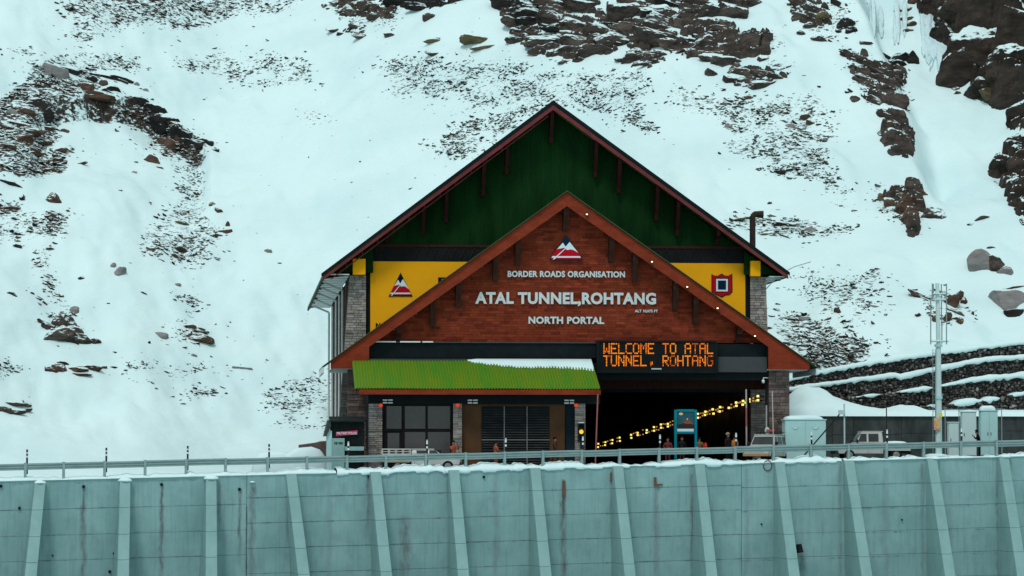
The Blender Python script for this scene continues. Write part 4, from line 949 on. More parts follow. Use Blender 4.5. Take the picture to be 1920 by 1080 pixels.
for i, px in enumerate(POSTS):
    s = wall_s(px); mb = MB()
    for (o0, o1, w) in ((-.24, -.22, .075), (-.40, -.38, .075)):
        mb.hexa([W(s - w, o1, -.1), W(s + w, o1, -.1), W(s + w, o0 - .04, -.1), W(s - w, o0 - .04, -.1), W(s - w, o1, 1.01), W(s + w, o1, 1.01), W(s + w, o0 - .04, 1.01), W(s - w, o0 - .04, 1.01)])
    mb.hexa([W(s - .02, -.24, -.1), W(s + .02, -.24, -.1), W(s + .02, -.39, -.1), W(s - .02, -.39, -.1), W(s - .02, -.24, 1.0), W(s + .02, -.24, 1.0), W(s + .02, -.39, 1.0), W(s - .02, -.39, 1.0)])
    mb.build('post', M_GALV, rail)
    if i % 2 == 1 :
        dark = px < 560
        mb = MB(); o = -.43; r = .055; off = .10
        mb.tube(W(s + off, o, .35), W(s + off, o, 1.30), r, n=10, mi=0)
        bands = [(1.30, 1.42, 1), (1.42, 1.54, 0), (1.54, 1.72, 1)] if not dark else [(1.30, 1.40, 1), (1.40, 1.52, 0), (1.52, 1.60, 1), (1.60, 1.76, 0)]
        for z0, z1, mi in bands: mb.tube(W(s + off, o, z0), W(s + off, o, z1), r * (1.0 if mi else .98), n=10, mi=mi)
        if not dark: mb.tube(W(s + off, o, 1.72), W(s + off, o, 1.80), .025, .05, 8, 1)
        mb.build('marker_post', [M_BLKP, M_WHITEP], rail)

# ================================================================== TUNNEL PORTAL BUILDING
M_GREEN = pmat('green_cladding', (0.0025, 0.019, 0.0045), (0.007, 0.040, 0.009), 0.6, 0.8, 0.3, 14, stretch=(2, 2, 0.5))
M_GREENROOF = pmat('green_roof_sheet', (0.05, 0.16, 0.03), (0.10, 0.20, 0.04), 0.8, 0.55)
M_PORCHG = pmat('dull_green_edge', (0.035, 0.075, 0.03), (0.06, 0.11, 0.045), 1.0, 0.6)
M_MAROON = pmat('maroon_paint', (0.13, 0.028, 0.034), (0.20, 0.045, 0.05), 1.5, 0.6, 0.2, 8)
M_DKBROWN = pmat('dark_brown_timber', (0.028, 0.012, 0.009), (0.055, 0.022, 0.015), 2.0, 0.7, 0.3, 10, stretch=(3, 3, .6))
M_BLACKF = pmat('black_fascia', (0.0055, 0.010, 0.012), (0.011, 0.016, 0.018), 1.2, 0.6)
M_BARGE = pmat('red_brown_board', (0.165, 0.026, 0.012), (0.25, 0.042, 0.018), 1.3, 0.75, 0.3, 12, stretch=(1, 1, 2))
M_BRICK = pmat('brick_cladding', (0.155, 0.027, 0.013), (0.225, 0.042, 0.019), 2.5, 0.8, 0.3, 14, attr=True)
M_MORTAR = pmat('mortar', (0.09, 0.026, 0.016), (0.12, 0.036, 0.022), 3, 0.9)
M_STONEC = pmat('stone_cladding', (0.25, 0.235, 0.215), (0.38, 0.355, 0.33), 3.0, 0.85, 0.4, 12, attr=True)
M_STONEG = pmat('stone_joint', (0.07, 0.06, 0.055), (0.11, 0.1, 0.09), 3.0, 0.9)
M_YELLOW = pmat('yellow_board', (0.84, 0.375, 0.006), (0.92, 0.415, 0.010), 0.5, 0.5, stretch=(1, 1, 2))
M_YELLOWB = pmat('yellow_cover', (0.95, 0.43, 0.004), (0.98, 0.46, 0.008), 2, 0.55)
M_SOFFIT = pmat('soffit_sheet', (0.62, 0.72, 0.71), (0.70, 0.78, 0.77), 1.5, 0.5, stretch=(1, .3, 1))
M_SIDE = pmat('side_wall_stone', (0.075, 0.05, 0.045), (0.15, 0.11, 0.10), 2.2, 0.9, 0.5, 6)
M_PALE = pmat('pale_metal', (0.48, 0.52, 0.50), (0.56, 0.6, 0.58), 2, 0.5)
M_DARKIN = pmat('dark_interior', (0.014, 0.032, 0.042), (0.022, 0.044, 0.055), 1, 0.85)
M_DKGREY = pmat('dark_grey_panel', (0.052, 0.060, 0.064), (0.066, 0.073, 0.076), 1, 0.55)
M_LETTER = pmat('letter_grey', (0.52, 0.57, 0.57), (0.60, 0.65, 0.65), 2, 0.5)
M_NAVY = pmat('navy', (0.003, 0.018, 0.045)); M_LRED = pmat('logo_red', (0.45, 0.004, 0.016)); M_LWHITE = pmat('logo_white', (0.62, 0.76, 0.80)); M_LBLACK = pmat('logo_black', (0.004, 0.008, 0.010))
M_BULB = pmat('lamp_glow', (1, .85, .5), emit=(1.0, 0.80, 0.42), estr=1.6)

def text_obj(body, cx, cz, width, height, y, name, mat, parent, bold=0.02, depth=0.05):
    cu = bpy.data.curves.new('txt', 'FONT'); cu.body = body; cu.size = 1.0; cu.offset = bold; cu.resolution_u = 3; cu.space_character = 1.07 if bold > .03 else 1.0
    t = bpy.data.objects.new('txt', cu); col.objects.link(t)
    bpy.context.view_layer.update()
    me = bpy.data.meshes.new_from_object(t.evaluated_get(bpy.context.evaluated_depsgraph_get()))
    V = np.array([v.co[:] for v in me.vertices]); F = [tuple(p.vertices) for p in me.polygons]
    bpy.data.objects.remove(t); bpy.data.curves.remove(cu)
    mn, mx = V.min(0), V.max(0)
    if ',' in body: mn[1] = 0.0                       # the comma hangs below the line
    sx = width / (mx[0] - mn[0]); sz = height / (mx[1] - mn[1])
    X = cx - width / 2 + (V[:, 0] - mn[0]) * sx; Z = cz - height / 2 + (V[:, 1] - mn[1]) * sz
    n = len(V); mb = MB()
    vs = [(x, y, z) for x, z in zip(X, Z)] + [(x, y + depth, z) for x, z in zip(X, Z)]
    from collections import Counter
    ed = Counter()
    for f in F:
        for i in range(len(f)): ed[(f[i], f[(i + 1) % len(f)])] += 1
    side = [(b, a, a + n, b + n) for (a, b) in ed if (b, a) not in ed]
    bpy.data.meshes.remove(me)
    if name != 'letter':
        mb.add(vs, list(F) + side); o = mb.build(name, mat, parent); o['kind'] = 'stuff'; return o
    lab = list(range(n))                              # one part for each letter
    def find(a):
        while lab[a] != a: lab[a] = lab[lab[a]]; a = lab[a]
        return a
    for f in F:
        for q in f[1:]: lab[find(q)] = find(f[0])
    groups = {}
    for f in list(F) + side: groups.setdefault(find(f[0] % n), []).append(f)
    for fs in groups.values():
        us = sorted({i for f in fs for i in f}); ren = {a: b for b, a in enumerate(us)}
        mb = MB(); mb.add([vs[i] for i in us], [tuple(ren[i] for i in f) for f in fs]); o = mb.build('letter', mat, parent)
    return o

zg0 = zg(AX(1040, YM)) - 0.4
portal = root('tunnel_portal', Vector((AX(1037, YM), YB, zg0)), 'gabled tunnel portal hall with dark green front and red brown porch', 'tunnel portal')
# ---- hall: gable wall of ribbed green sheet
pk = at(1037, 190, YM - 1.4); eL = at(606, 511, YM - 1.4); eR = at(1477, 509, YM - 1.4)
slL = (pk.z - eL.z) / (pk.x - eL.x); slR = (pk.z - eR.z) / (eR.x - pk.x)
def roof_z(x): return pk.z - (pk.x - x) * slL if x < pk.x else pk.z - (x - pk.x) * slR
zb = AZ(468, YM)
mb = MB(); xs = np.arange(XL - 0.2, XR + 0.2, 0.31); 
for x0, x1 in zip(xs[:-1], xs[1:]):
    t0, t1 = roof_z(x0) - .5, roof_z(x1) - .5
    if min(t0, t1) < zb + .02: continue
    xm = x0 + .1; xk = x1 - .1
    mb.prism([(x0 + .003, zb), (xm, zb), (xm, roof_z(xm) - .5), (x0 + .003, t0)], YM + .015, YM + .15)
    mb.prism([(xm + .002, zb), (x1, zb), (x1, t1), (xm + .002, roof_z(xm) - .5)], YM + .03, YM + .15)
mb.build('gable_cladding', M_GREEN, portal)
mb = MB(); mb.prism([(XL + .2, zg0), (XR - .2, zg0), (XR - .2, roof_z(XR - .2) - .6), (pk.x, pk.z - .6), (XL + .2, roof_z(XL + .2) - .6)], YM + .16, YM + .5)
# leave the vehicle opening out of that wall: build as three pieces instead
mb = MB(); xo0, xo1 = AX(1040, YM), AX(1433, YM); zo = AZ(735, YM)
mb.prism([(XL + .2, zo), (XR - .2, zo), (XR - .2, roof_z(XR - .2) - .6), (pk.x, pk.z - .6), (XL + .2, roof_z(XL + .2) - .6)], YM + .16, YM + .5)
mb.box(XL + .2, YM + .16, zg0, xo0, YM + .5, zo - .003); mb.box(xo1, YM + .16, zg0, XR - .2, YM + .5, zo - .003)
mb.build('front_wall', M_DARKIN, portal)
# ---- black frieze with a row of small trusses
z1, z0 = AZ(462, YM), AZ(491, YM)
mb = MB(); mb.box(AX(686, YM), YM - .12, AZ(640, YM), AX(1407, YM), YM - .021, z1); mb.build('frieze', M_BLACKF, portal)
mb = MB(); x = AX(690, YM)
while x < AX(1405, YM):
    mb.tube((x, YM - .15, z0 + .15), (x + .3, YM - .15, z1 - .15), .025, n=5); mb.tube((x + .3, YM - .15, z1 - .15), (x + .6, YM - .15, z0 + .15), .025, n=5); x += .6
mb.box(AX(688, YM), YM - .17, z1 - .1, AX(1405, YM), YM - .123, z1 + .06)
mb.build('frieze_truss', M_DKBROWN, portal)
# ---- roof slopes, edges, soffits
mb = MB()
th = .42
for side, e in ((0, eL), (1, eR)):
    poly = [(e.x, e.z), (pk.x + (-.003 if side == 0 else .003), pk.z), (pk.x + (-.003 if side == 0 else .003), pk.z - th), (e.x, e.z - th * .7)]
    mb = MB(); mb.prism(poly, YM - 1.4, YBK + 1.2); r_ = mb.build('roof', M_GREENROOF, portal)
    sg = -1 if side == 0 else 1
    # black verge strip, maroon barge tube, thin hanging rail
    mb = MB(); mb.prism([(e.x + sg * .12, e.z - .06), (pk.x, pk.z + .06), (pk.x, pk.z - .20), (e.x + sg * .12, e.z - .28)], YM - 1.55, YM - 1.405); mb.build('verge', M_BLACKF, r_)
    mb = MB(); mb.prism([(e.x + sg * .02, e.z - .27), (pk.x, pk.z - .24), (pk.x, pk.z - .56), (e.x + sg * .02, e.z - .50)], YM - 1.50, YM - 1.402); mb.build('barge_board', M_MAROON, r_)
    if side == 0:
        mb = MB(); mb.tube((e.x + .5, YM - 1.3, e.z - .42), (pk.x - .3, YM - 1.3, pk.z - .95), .035, n=6)
        for k in range(1, 14):
            f = k / 14; xx = e.x + .5 + (pk.x - .8 - e.x) * f; zz = e.z - .42 + (pk.z - .95 - e.z + .42) * f
            mb.tube((xx, YM - 1.3, zz), (xx, YM - 1.3, zz + .4), .025, n=5)
        mb.build('hanging_rail', M_MAROON, r_)
# dark triangular infill behind the barge at the eaves, above the yellow covers
mb = MB()
for e, xa, xb in ((eL, XL - .9, XL + 1.6), (eR, XR + .9, XR - 1.6)):
    mb = MB(); mb.prism([(e.x * .75 + xa * .25, AZ(514, YM)), (xb, AZ(514, YM)), (xb, roof_z(xb) - .6), (e.x * .8 + xa * .2, roof_z(e.x * .8 + xa * .2) - .45)], YM - .6, YM - .4); mb.build('eave_infill', M_GREEN, portal)
zs = AZ(516, YM - 1)
for e, xw, sg in ((eL, XL, 1), (eR, XR, -1)):
    mb = MB(); y = YM - 1.2; k = 0
    while y < YBK:
        y1 = min(y + 1.35, YBK); mb.box(e.x + sg * .12, y, zs - (.04 if k % 2 else .0) - .05, xw + sg * .05, y1 - .01, zs); y = y1; k += 1
    s_ = mb.build('soffit', M_SOFFIT, portal)
    mb = MB(); y = YM + 1
    while y < YBK:
        mb.box(e.x + sg * .05, y, zs - .16, e.x + sg * .35, y + .5, zs - .10); y += 6.5
    mb.build('gutter_bracket', M_BLACKF, s_)
    mb = MB(); mb.box(e.x - sg * .02, YM - 1.35, zs - .1, e.x + sg * .10, YBK + 1, e.z - .3); mb.build('gutter', M_BLACKF, portal)
# ---- long side walls with piers and down pipes
for xw, sg in ((XL, 1), (XR, -1)):
    mb = MB(); mb.box(xw + sg * .3, YM + 1.6, zg0 - 2, xw + sg * .7, YBK, zs + .2); w_ = mb.build('side_wall', M_SIDE, portal)
    if sg == 1:
        for k, y in enumerate((212.5, 219.0, 226.5, 235.0, 244.0)):
            mb = MB(); mb.box(xw + .02, y, zg0 - 2, xw + .31, y + .45, zs - .1); mb.build('pier', M_SIDE, w_)
            mb = MB(); mb.tube((xw - .12, y + 1.6, zg0 - 2), (xw - .12, y + 1.6, zs - .6), .075, n=8); mb.tube((xw - .12, y + 1.6, zs - .6), (eL.x + .3, y + 1.6, zs - .1), .075, n=8); mb.build('down_pipe', M_PALE, w_)
mb = MB(); mb.prism([(XL + .2, zg0), (XL + 13, zg0), (XL + 13, roof_z(XL + 13) - .6), (XL + .2, roof_z(XL + .2) - .6)], YBK, YBK + .4)
mb.prism([(XL + 13.01, zg0 + 7.5), (XR - .2, zg0 + 7.5), (XR - .2, roof_z(XR - .2) - .6), (pk.x, pk.z - .6), (XL + 13.01, roof_z(XL + 13.01) - .6)], YBK, YBK + .4)
mb.build('back_wall', M_SIDE, portal)
# ---- stone faced piers at both corners
def stone_face(name, x0f, x1f, z0, z1, y, parent, seed, ch=.17, lw=(.25, .55), mat=None, tint=None, depth=.06):
    """Courses of individual stones between the edges x0f(z) and x1f(z)."""
    rr = random.Random(seed); mb = MB(); z = z0
    while z < z1 - .02:
        h = min(ch * rr.uniform(.7, 1.3), z1 - z); xa, xb = x0f(z + h / 2), x1f(z + h / 2); x = xa
        while x < xb - .01:
            w = min(rr.uniform(*lw), xb - x)
            if xb - x - w < .1: w = xb - x
            b = rr.uniform(.65, 1.25); c = (b * rr.uniform(.95, 1.1), b, b * rr.uniform(.92, 1.08)) if not tint else tuple(b * t for t in tint)
            d = rr.uniform(0, depth)
            mb.box(x + .012, y - .03 - d, z + .012, x + w - .012, y + .02, z + h - .012, c=c); x += w
        z += h
    o = mb.build(name, mat or M_STONEC, parent); o['kind'] = 'stuff'; return o
for (pa, pb, pc, pd, py0, py1, sd_) in ((655, 686, 645, 686, 516, 660, 1), (1407, 1437, 1407, 1441, 519, 660, 2)):
    Yp = YM - .3; za, zc = AZ(py0, Yp, pa), AZ(py1, Yp, pa)
    f0 = lambda z, a=AX(pa, Yp), c=AX(pc, Yp), za=za, zc=zc: a + (c - a) * (za - z) / (za - zc)
    f1 = lambda z, a=AX(pb, Yp), c=AX(pd, Yp), za=za, zc=zc: a + (c - a) * (za - z) / (za - zc)
    mb = MB(); zlo = zg0
    mb.hexa([(f0(zlo) + .03, Yp, zlo), (f1(zlo) - .03, Yp, zlo), (f1(zlo) - .03, YM + 1.7, zlo), (f0(zlo) + .03, YM + 1.7, zlo), (f0(za) + .03, Yp, za), (f1(za) - .03, Yp, za), (f1(za) - .03, YM + 1.7, za), (f0(za) + .03, YM + 1.7, za)])
    pr = mb.build('corner_pier', M_STONEG, portal)
    stone_face('stones', f0, f1, zlo, za, Yp, pr, sd_)
# ---- yellow covers above the piers
for a, b, c, d in ((661, 685, 485, 515), (1408, 1427, 489, 518)):
    mb = MB(); mb.box(AX(a, YM - .9), YM - .9, AZ(d, YM - .9, a), AX(b, YM - .9), YM - .45, AZ(c, YM - .9, a)); mb.build('pier_cover', M_YELLOWB, portal, bevel=.03)
# ---- brackets under the big gable
M_BRK = pmat('bracket_maroon', (0.026, 0.009, 0.008), (0.045, 0.013, 0.012), 2.0, 0.7)
def bracket(px, y0, y1, Yf, Yw, wpx, mat):
    k = Yf / FPX; x = AX(px, Yf, y0); hw = wpx * k / 2; zt, zl = AZ(y0, Yf, px), AZ(y1, Yf, px)
    mb = MB(); mb.prism_x([(Yf + .05, zt), (Yw - .02, zt), (Yw - .02, zl), (Yw - .35, zl), (Yw - .45, zl + .35), (Yf + .05, zt - .45)], x - hw, x + hw); mb.build('bracket', mat, portal)
for px, y0, y1 in [(727, 425, 452), (795, 374, 440), (838, 344, 415), (908, 294, 365), (952, 262, 325), (1036, 200, 266), (1119, 262, 330), (1163, 294, 360), (1234, 345, 412), (1273, 374, 440), (1348, 428, 456)]:
    bracket(px, y0, y1, YM - 1.3, YM, 6.5, M_BRK)
# ---- porch: roof, barge boards, brick gable
pp = at(1063, 360, YB); tL = at(620, 678, YB); tR = at(1518, 681, YB)
sL = (pp.z - tL.z) / (pp.x - tL.x); sR = (pp.z - tR.z) / (tR.x - pp.x)
def porch_z(x): return pp.z - (pp.x - x) * sL if x < pp.x else pp.z - (x - pp.x) * sR
zend = AZ(692, YB); th2 = .80
for side, t, inn in ((0, tL, AX(692, YB)), (1, tR, AX(1441, YB))):
    sg = -1 if side == 0 else 1
    mb = MB(); ex = t.x + sg * .5; px_ = pp.x + sg * .003
    mb.prism([(px_, pp.z + .03), (ex, porch_z(ex) + .03), (ex, porch_z(ex) + .09), (px_, pp.z + .09)], YB - .15, YM - .45); rf = mb.build('porch_roof', M_PORCHG, portal)
    poly = [(t.x, t.z), (px_, pp.z), (px_, pp.z - th2 * 1.1), (inn, porch_z(inn) - th2), (inn, zend), (t.x, zend)]
    mb = MB(); mb.prism(poly, YB, YB + .22); bb = mb.build('porch_barge', M_BARGE, portal)
    # seams between the boards
    mb = MB(); 
    for k in range(1, 9):
        xx = pp.x + (inn - pp.x) * k / 9; zz = porch_z(xx); mb.prism([(xx - .02, zz - .03), (xx + .02, zz - .03), (xx + .02 + .2 * sg * -1, zz - th2 + .02), (xx - .02 + .2 * sg * -1, zz - th2 + .02)], YB - .012, YB + .01)
    mb.build('seam', M_MAROON, bb)
    mb = MB(); mb.box(t.x - sg * .1, YB + .24, zend - .03, inn, YM - .5, zend + .04); mb.build('porch_soffit', M_SOFFIT, portal)
    mb = MB(); mb.box(ex, YB - .1, porch_z(ex) - .35, ex - sg * .1, YM - .5, porch_z(ex) + .02); mb.build('porch_gutter', M_SOFFIT, portal)
zbk = AZ(642, YB + 1)
YW = YB + 1.0
mb = MB(); xa, xb = AX(694, YW), AX(1440, YW)
mb.prism([(xa, zbk), (xb, zbk), (xb, porch_z(xb) - .1), (pp.x, pp.z - .1), (xa, porch_z(xa) - .1)], YW + .05, YW + .35); gw = mb.build('brick_gable', M_MORTAR, portal)
rr = random.Random(11); mb = MB(); z = zbk; row = 0
while z < pp.z - .4:
    h = .163; x = xa - (row % 2) * .28 - rr.uniform(0, .1)
    while x < xb:
        w = .56 + rr.uniform(-.1, .1); x0, x1 = max(x, xa), min(x + w, xb)
        if x1 - x0 > .05 and min(porch_z(x0), porch_z(x1)) - .25 > z + h:
            t = rr.random(); b = rr.uniform(.80, 1.10) if t > .15 else rr.uniform(.58, .78)
            if t > .95: b = 1.3
            mb.box(x0 + .004, YW - rr.uniform(0, .02), z + .004, x1 - .004, YW + .06, z + h - .004, c=(b, b * rr.uniform(.88, 1.1), b * rr.uniform(.85, 1.1)))
        x += w
    z += h; row += 1
br = mb.build('brick_courses', M_BRICK, portal); br['kind'] = 'stuff'
for px, y0, y1 in [(747, 610, 641), (812, 560, 612), (860, 527, 575), (930, 478, 526), (972, 450, 497), (1062, 388, 432), (1148, 444, 492), (1192, 474, 527), (1268, 528, 581), (1306, 555, 606), (1388, 613, 642)]:
    bracket(px, y0, y1, YB + .15, YW, 10, M_DKBROWN)
# lamps under the right barge
for px, py in [(1100, 402), (1222, 491), (1288, 538), (1345, 578), (1415, 630)]:
    P = at(px, py, YB - .05); mb = MB(); mb.box(P.x - .10, YB - .16, P.z - .07, P.x + .10, YB - .003, P.z + .07); l_ = mb.build('flood_lamp', M_BLACKF, portal)
    mb = MB(); mb.box(P.x - .055, YB - .175, P.z - .04, P.x + .055, YB - .163, P.z + .035); mb.build('lamp_glass', M_BULB, l_)
# beams over the entrance
mb = MB(); mb.box(AX(693, YB + .6), YB + .6, AZ(671, YB + .6), AX(1440, YB + .6), YB + .98, AZ(644, YB + .6)); mb.build('entrance_beam', M_BLACKF, portal)
mb = MB(); mb.box(AX(695, YB + .5), YB + .5, AZ(643.5, YB + .5), AX(1120, YB + .5), YB + .7, AZ(641.5, YB + .5)); 
mb.build('flashing', M_DKGREY, portal)
for a, b in ((700, 742), (750, 788), (792, 812)):
    mb = MB(); mb.box(AX(a, YB + .45), YB + .42, AZ(643, YB + .45), AX(b, YB + .45), YB + .497, AZ(640.6, YB + .45)); mb.build('bright_strip', M_SOFFIT, portal)
mb = MB(); mb.box(AX(694, YB + .7), YB + .7, AZ(680, YB + .7), AX(1118, YB + .7), YB + .97, AZ(671.5, YB + .7)); mb.build('lower_beam', M_DKGREY, portal)
mb = MB(); mb.box(AX(1100, YB + .7), YB + .7, AZ(712, YB + .7), AX(1440, YB + .7), YB + .97, AZ(671.5, YB + .7)); mb.build('lintel', M_BLACKF, portal)
mb = MB(); mb.box(AX(1100, YB + 3), YB + 3, AZ(729, YB + 3), AX(1436, YB + 3), YB + 3.5, AZ(709, YB + 3)); mb.build('brown_lintel', M_DKBROWN, portal)
mb = MB(); mb.box(AX(1346, YB + .45), YB + .45, AZ(697, YB + .45), AX(1438, YB + .45), YB + .69, AZ(668, YB + .45)); mb.build('grey_panel', M_DKGREY, portal)
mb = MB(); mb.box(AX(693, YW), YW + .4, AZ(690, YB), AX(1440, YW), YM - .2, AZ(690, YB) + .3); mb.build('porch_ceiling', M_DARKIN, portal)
# porch pillars
M_PILLAR = pmat('brown_pillar_stone', (0.10, 0.075, 0.065), (0.19, 0.15, 0.135), 2.5, 0.85, 0.4, 10, attr=True)
for a, b, sd_ in ((652, 692, 5), (1441, 1480, 6)):
    mb = MB(); mb.box(AX(a, YB + .7) + .03, YB + .72, zg0 - .6, AX(b, YB + .7) - .03, YB + 2.2, AZ(694, YB + .7)); pl = mb.build('porch_pillar', M_STONEG, portal)
    stone_face('stones', lambda z, a=a: AX(a, YB + .7), lambda z, b=b: AX(b, YB + .7), zg0 - .4, AZ(694, YB + .7), YB + .7, pl, sd_, .20, (.35, .75), M_PILLAR)
# flue pipe
P0, P1 = at(1411, 460, YM + 5), at(1411, 405, YM + 5); P2 = at(1431, 400, YM + 5)
mb = MB(); mb.tube((P0.x, YM + 5, P0.z - 2), (P1.x, YM + 5, P1.z), .20, n=14)
mb.tube((P1.x, YM + 5, P1.z - .05), (P1.x + .18, YM + 5, P1.z + .15), .20, n=14); mb.tube((P1.x + .1, YM + 5, P1.z + .12), (P2.x, YM + 5, P1.z + .12), .20, .24, n=14)
mb.build('flue', pmat('flue_brown', (0.028, 0.018, 0.016), (0.045, 0.03, 0.026), 3, .6), portal, smooth=False)
# tunnel floor and bore behind the hall
tun = [(YM - .5, 0.0), (YBK, -.9), (330, -3.2)]
xt0, xt1 = XR - 13, AX(1437, YM)
mb = MB()
for (ya, za), (yb_, zb_) in zip(tun[:-1], tun[1:]):
    x0 = xt0 if ya > YM else XL + .6; zt = zg0 + 7.2
    mb.hexa([(x0, ya, zg0 + za - .4), (xt1, ya, zg0 + za - .4), (xt1, yb_, zg0 + zb_ - .4), (x0, yb_, zg0 + zb_ - .4), (x0, ya, zg0 + za + .3), (xt1, ya, zg0 + za + .3), (xt1, yb_, zg0 + zb_ + .3), (x0, yb_, zg0 + zb_ + .3)])
mb.build('tunnel_floor', M_ROAD, portal)
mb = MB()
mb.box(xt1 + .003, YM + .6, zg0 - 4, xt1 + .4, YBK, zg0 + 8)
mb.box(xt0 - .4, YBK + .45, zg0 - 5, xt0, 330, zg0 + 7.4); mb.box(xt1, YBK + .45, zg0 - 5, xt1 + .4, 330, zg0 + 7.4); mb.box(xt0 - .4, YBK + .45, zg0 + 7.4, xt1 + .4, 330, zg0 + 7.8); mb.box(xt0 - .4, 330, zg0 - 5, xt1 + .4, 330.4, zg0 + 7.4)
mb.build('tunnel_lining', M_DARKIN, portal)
lrng = random.Random(3)
M_STUB = pmat('lamp_stub', (0.01, 0.01, 0.01)); M_TL = pmat('tunnel_lamp_yellow', (1, .9, .3), emit=(1.0, 0.78, 0.16), estr=1.5); M_TL2 = pmat('tunnel_lamp_amber', (1, .7, .2), emit=(1.0, 0.50, 0.10), estr=0.55)
for a, b in ((1122, 1164), (1183, 1206), (1213, 1264), (1309, 1335), (1337, 1358), (1367, 1394), (1399, 1402), (1408, 1425)):
    px = a; k = 0
    while px <= b:
        X = XR - 1.1; Y = X / ray(px, 790).x * ray(px, 790).y; py = 835 - (px - 1120) * 90 / 305
        for r_ in (0, 1):
            if lrng.random() < (.3 if k % 3 else .06): continue
            yy = py + (3.5 if r_ else -2.5) + lrng.uniform(-1.4, 1.4); P = at(px + lrng.uniform(-.8, .8), yy, Y); big = (k % 3 == 0); s = .085 if big else .055
            mb = MB(); mb.box(P.x - s * .8, Y - s, P.z - s * .8, P.x + s * .8, Y + s, P.z + s * .8); mb.box(P.x + s * .8 + .002, Y - .03, P.z - .03, XR - .695, Y + .03, P.z + .03, mi=1); mb.build('tunnel_lamp', [M_TL if big else M_TL2, M_STUB], portal)
        px += 4.4; k += 1

# ---- lettering and emblem on the brick gable
YT = YW - .12
def line(body, cx, cy, wpx, hpx, bold=.02, name='letter', Y=YT, parent=portal, mat=M_LETTER, depth=.08):
    k = Y / FPX * 1.003; P = at(cx, cy, Y); return text_obj(body, P.x, P.z, wpx * k, hpx * k, Y, name, mat, parent, bold, depth)
line('BORDER ROADS ORGANISATION', 1062, 514, 222, 11.8, .038)
line('ATAL TUNNEL,ROHTANG', 1061, 558.5, 342, 21, .042)
line('NORTH PORTAL', 1062, 600.5, 143, 13.8, .042)
line('ALT 10,075 FT', 1212, 583, 44, 5, .03, name='altitude_lettering')
def emblem(cx, top, bot, hw, Y, parent, style):
    """Triangular mountain emblem: dark triangle, white peaks, red foothills, white road."""
    def P(u, v): p = at(cx + u * hw, bot + (top - bot) * v, Y); return (p.x, p.z)
    def layer(poly, m, d, nm='emblem_layer'):
        mb = MB(); mb.prism([P(*q) for q in poly], Y - d, Y - d + .012); mb.build(nm, m, base)
    mb = MB(); mb.prism([P(-1, 0), P(1, 0), P(0, 1)], Y - .02, Y + .05); base = mb.build('emblem', M_NAVY if style == 'navy' else M_LBLACK, parent)
    layer([(-.90, .05), (.90, .05), (.66, .33), (.5, .40), (.1, .42), (-.1, .50), (-.3, .50), (-.55, .43), (-.80, .2)], M_LRED, .034)
    layer([(-.55, .43), (-.45, .46), (-.3, .47), (-.12, .50), (-.05, .44), (.08, .41), (.25, .43), (.42, .41), (.55, .36), (.70, .30), (.2, .73), (-.03, .54), (-.2, .70)], M_LWHITE, .048)
    layer([(-.86, .10), (.86, .10), (.80, .16), (-.82, .16)], M_LWHITE, .062)
    layer([(-.80, .03), (-.70, .03), (.0, .48), (-.06, .48)], M_LWHITE, .076)
emblem(1061.5, 441, 488, 32, YT - .02, portal, 'navy')

# ---- yellow sign boards on the hall front (partly hidden by the porch)
def board(label, pa, pb, y0, y1):
    Yb = YM - .2; a, b = AX(pa, Yb), AX(pb, Yb); zt, zl = AZ(y0, Yb, pa), AZ(y1, Yb, pa)
    r0 = root('sign_board', Vector(((a + b) / 2, Yb, zl)), label, 'sign', 'yellow boards on the hall front')
    mb = MB(); mb.box(a, Yb, zl, b, Yb + .07, zt); mb.build('panel', M_YELLOW, r0)
    mb = MB(); mb.box(a - .12, Yb + .02, zl - .1, a - .003, Yb + .06, zt + .1); mb.box(b + .003, Yb + .02, zl - .1, b + .12, Yb + .06, zt + .1); mb.box(a - .002, Yb + .02, zt + .003, b + .002, Yb + .06, zt + .1); mb.build('frame', M_BLACKF, r0)
    return r0
bl = board('yellow sign board with a mountain triangle left of the porch gable', 694, 905, 490, 640)
emblem(751, 511, 556, 22.5, YM - .22, bl, 'black')
line('E', 829, 526, 15, 12, .05, Y=YM - .225, parent=bl, mat=M_LBLACK, depth=.02)
line('NO', 714, 610, 19, 9, .05, Y=YM - .225, parent=bl, mat=M_LBLACK, depth=.02)
brd = board('yellow sign board with a red shield right of the porch gable', 1225, 1398, 493, 640)
Ys = YM - .225
def PP(px, py): p = at(px, py, Ys); return (p.x, p.z)
def lay(poly, m, d, par, nm): 
    mb = MB(); mb.prism([PP(*q) for q in poly], Ys - d, Ys - d + .012); return mb.build(nm, m, par)
sh = lay([(1334, 514), (1340, 517), (1346, 517), (1353, 513), (1360, 517), (1366, 517), (1373, 513), (1373.5, 547), (1368, 553), (1360, 554), (1353.5, 558), (1346, 554), (1338, 552), (1334, 547)], M_LBLACK, .01, brd, 'shield')
lay([(1335.5, 516), (1341, 518.5), (1347, 518), (1353, 515), (1359, 518), (1366, 518.5), (1371.5, 515.5), (1372, 546), (1367, 551.5), (1360, 552), (1353.5, 556), (1346, 552.5), (1339, 551), (1335.5, 546)], M_LRED, .024, sh, 'shield_field')
lay([(1341, 521), (1366, 521), (1366, 548), (1341, 548)], M_LBLACK, .038, sh, 'square_edge')
lay([(1342.5, 523), (1364.5, 523), (1364.5, 546.5), (1342.5, 546.5)], M_LWHITE, .052, sh, 'square_border')
lay([(1346, 526), (1361, 526), (1361, 543), (1346, 543)], M_NAVY, .066, sh, 'square_field')

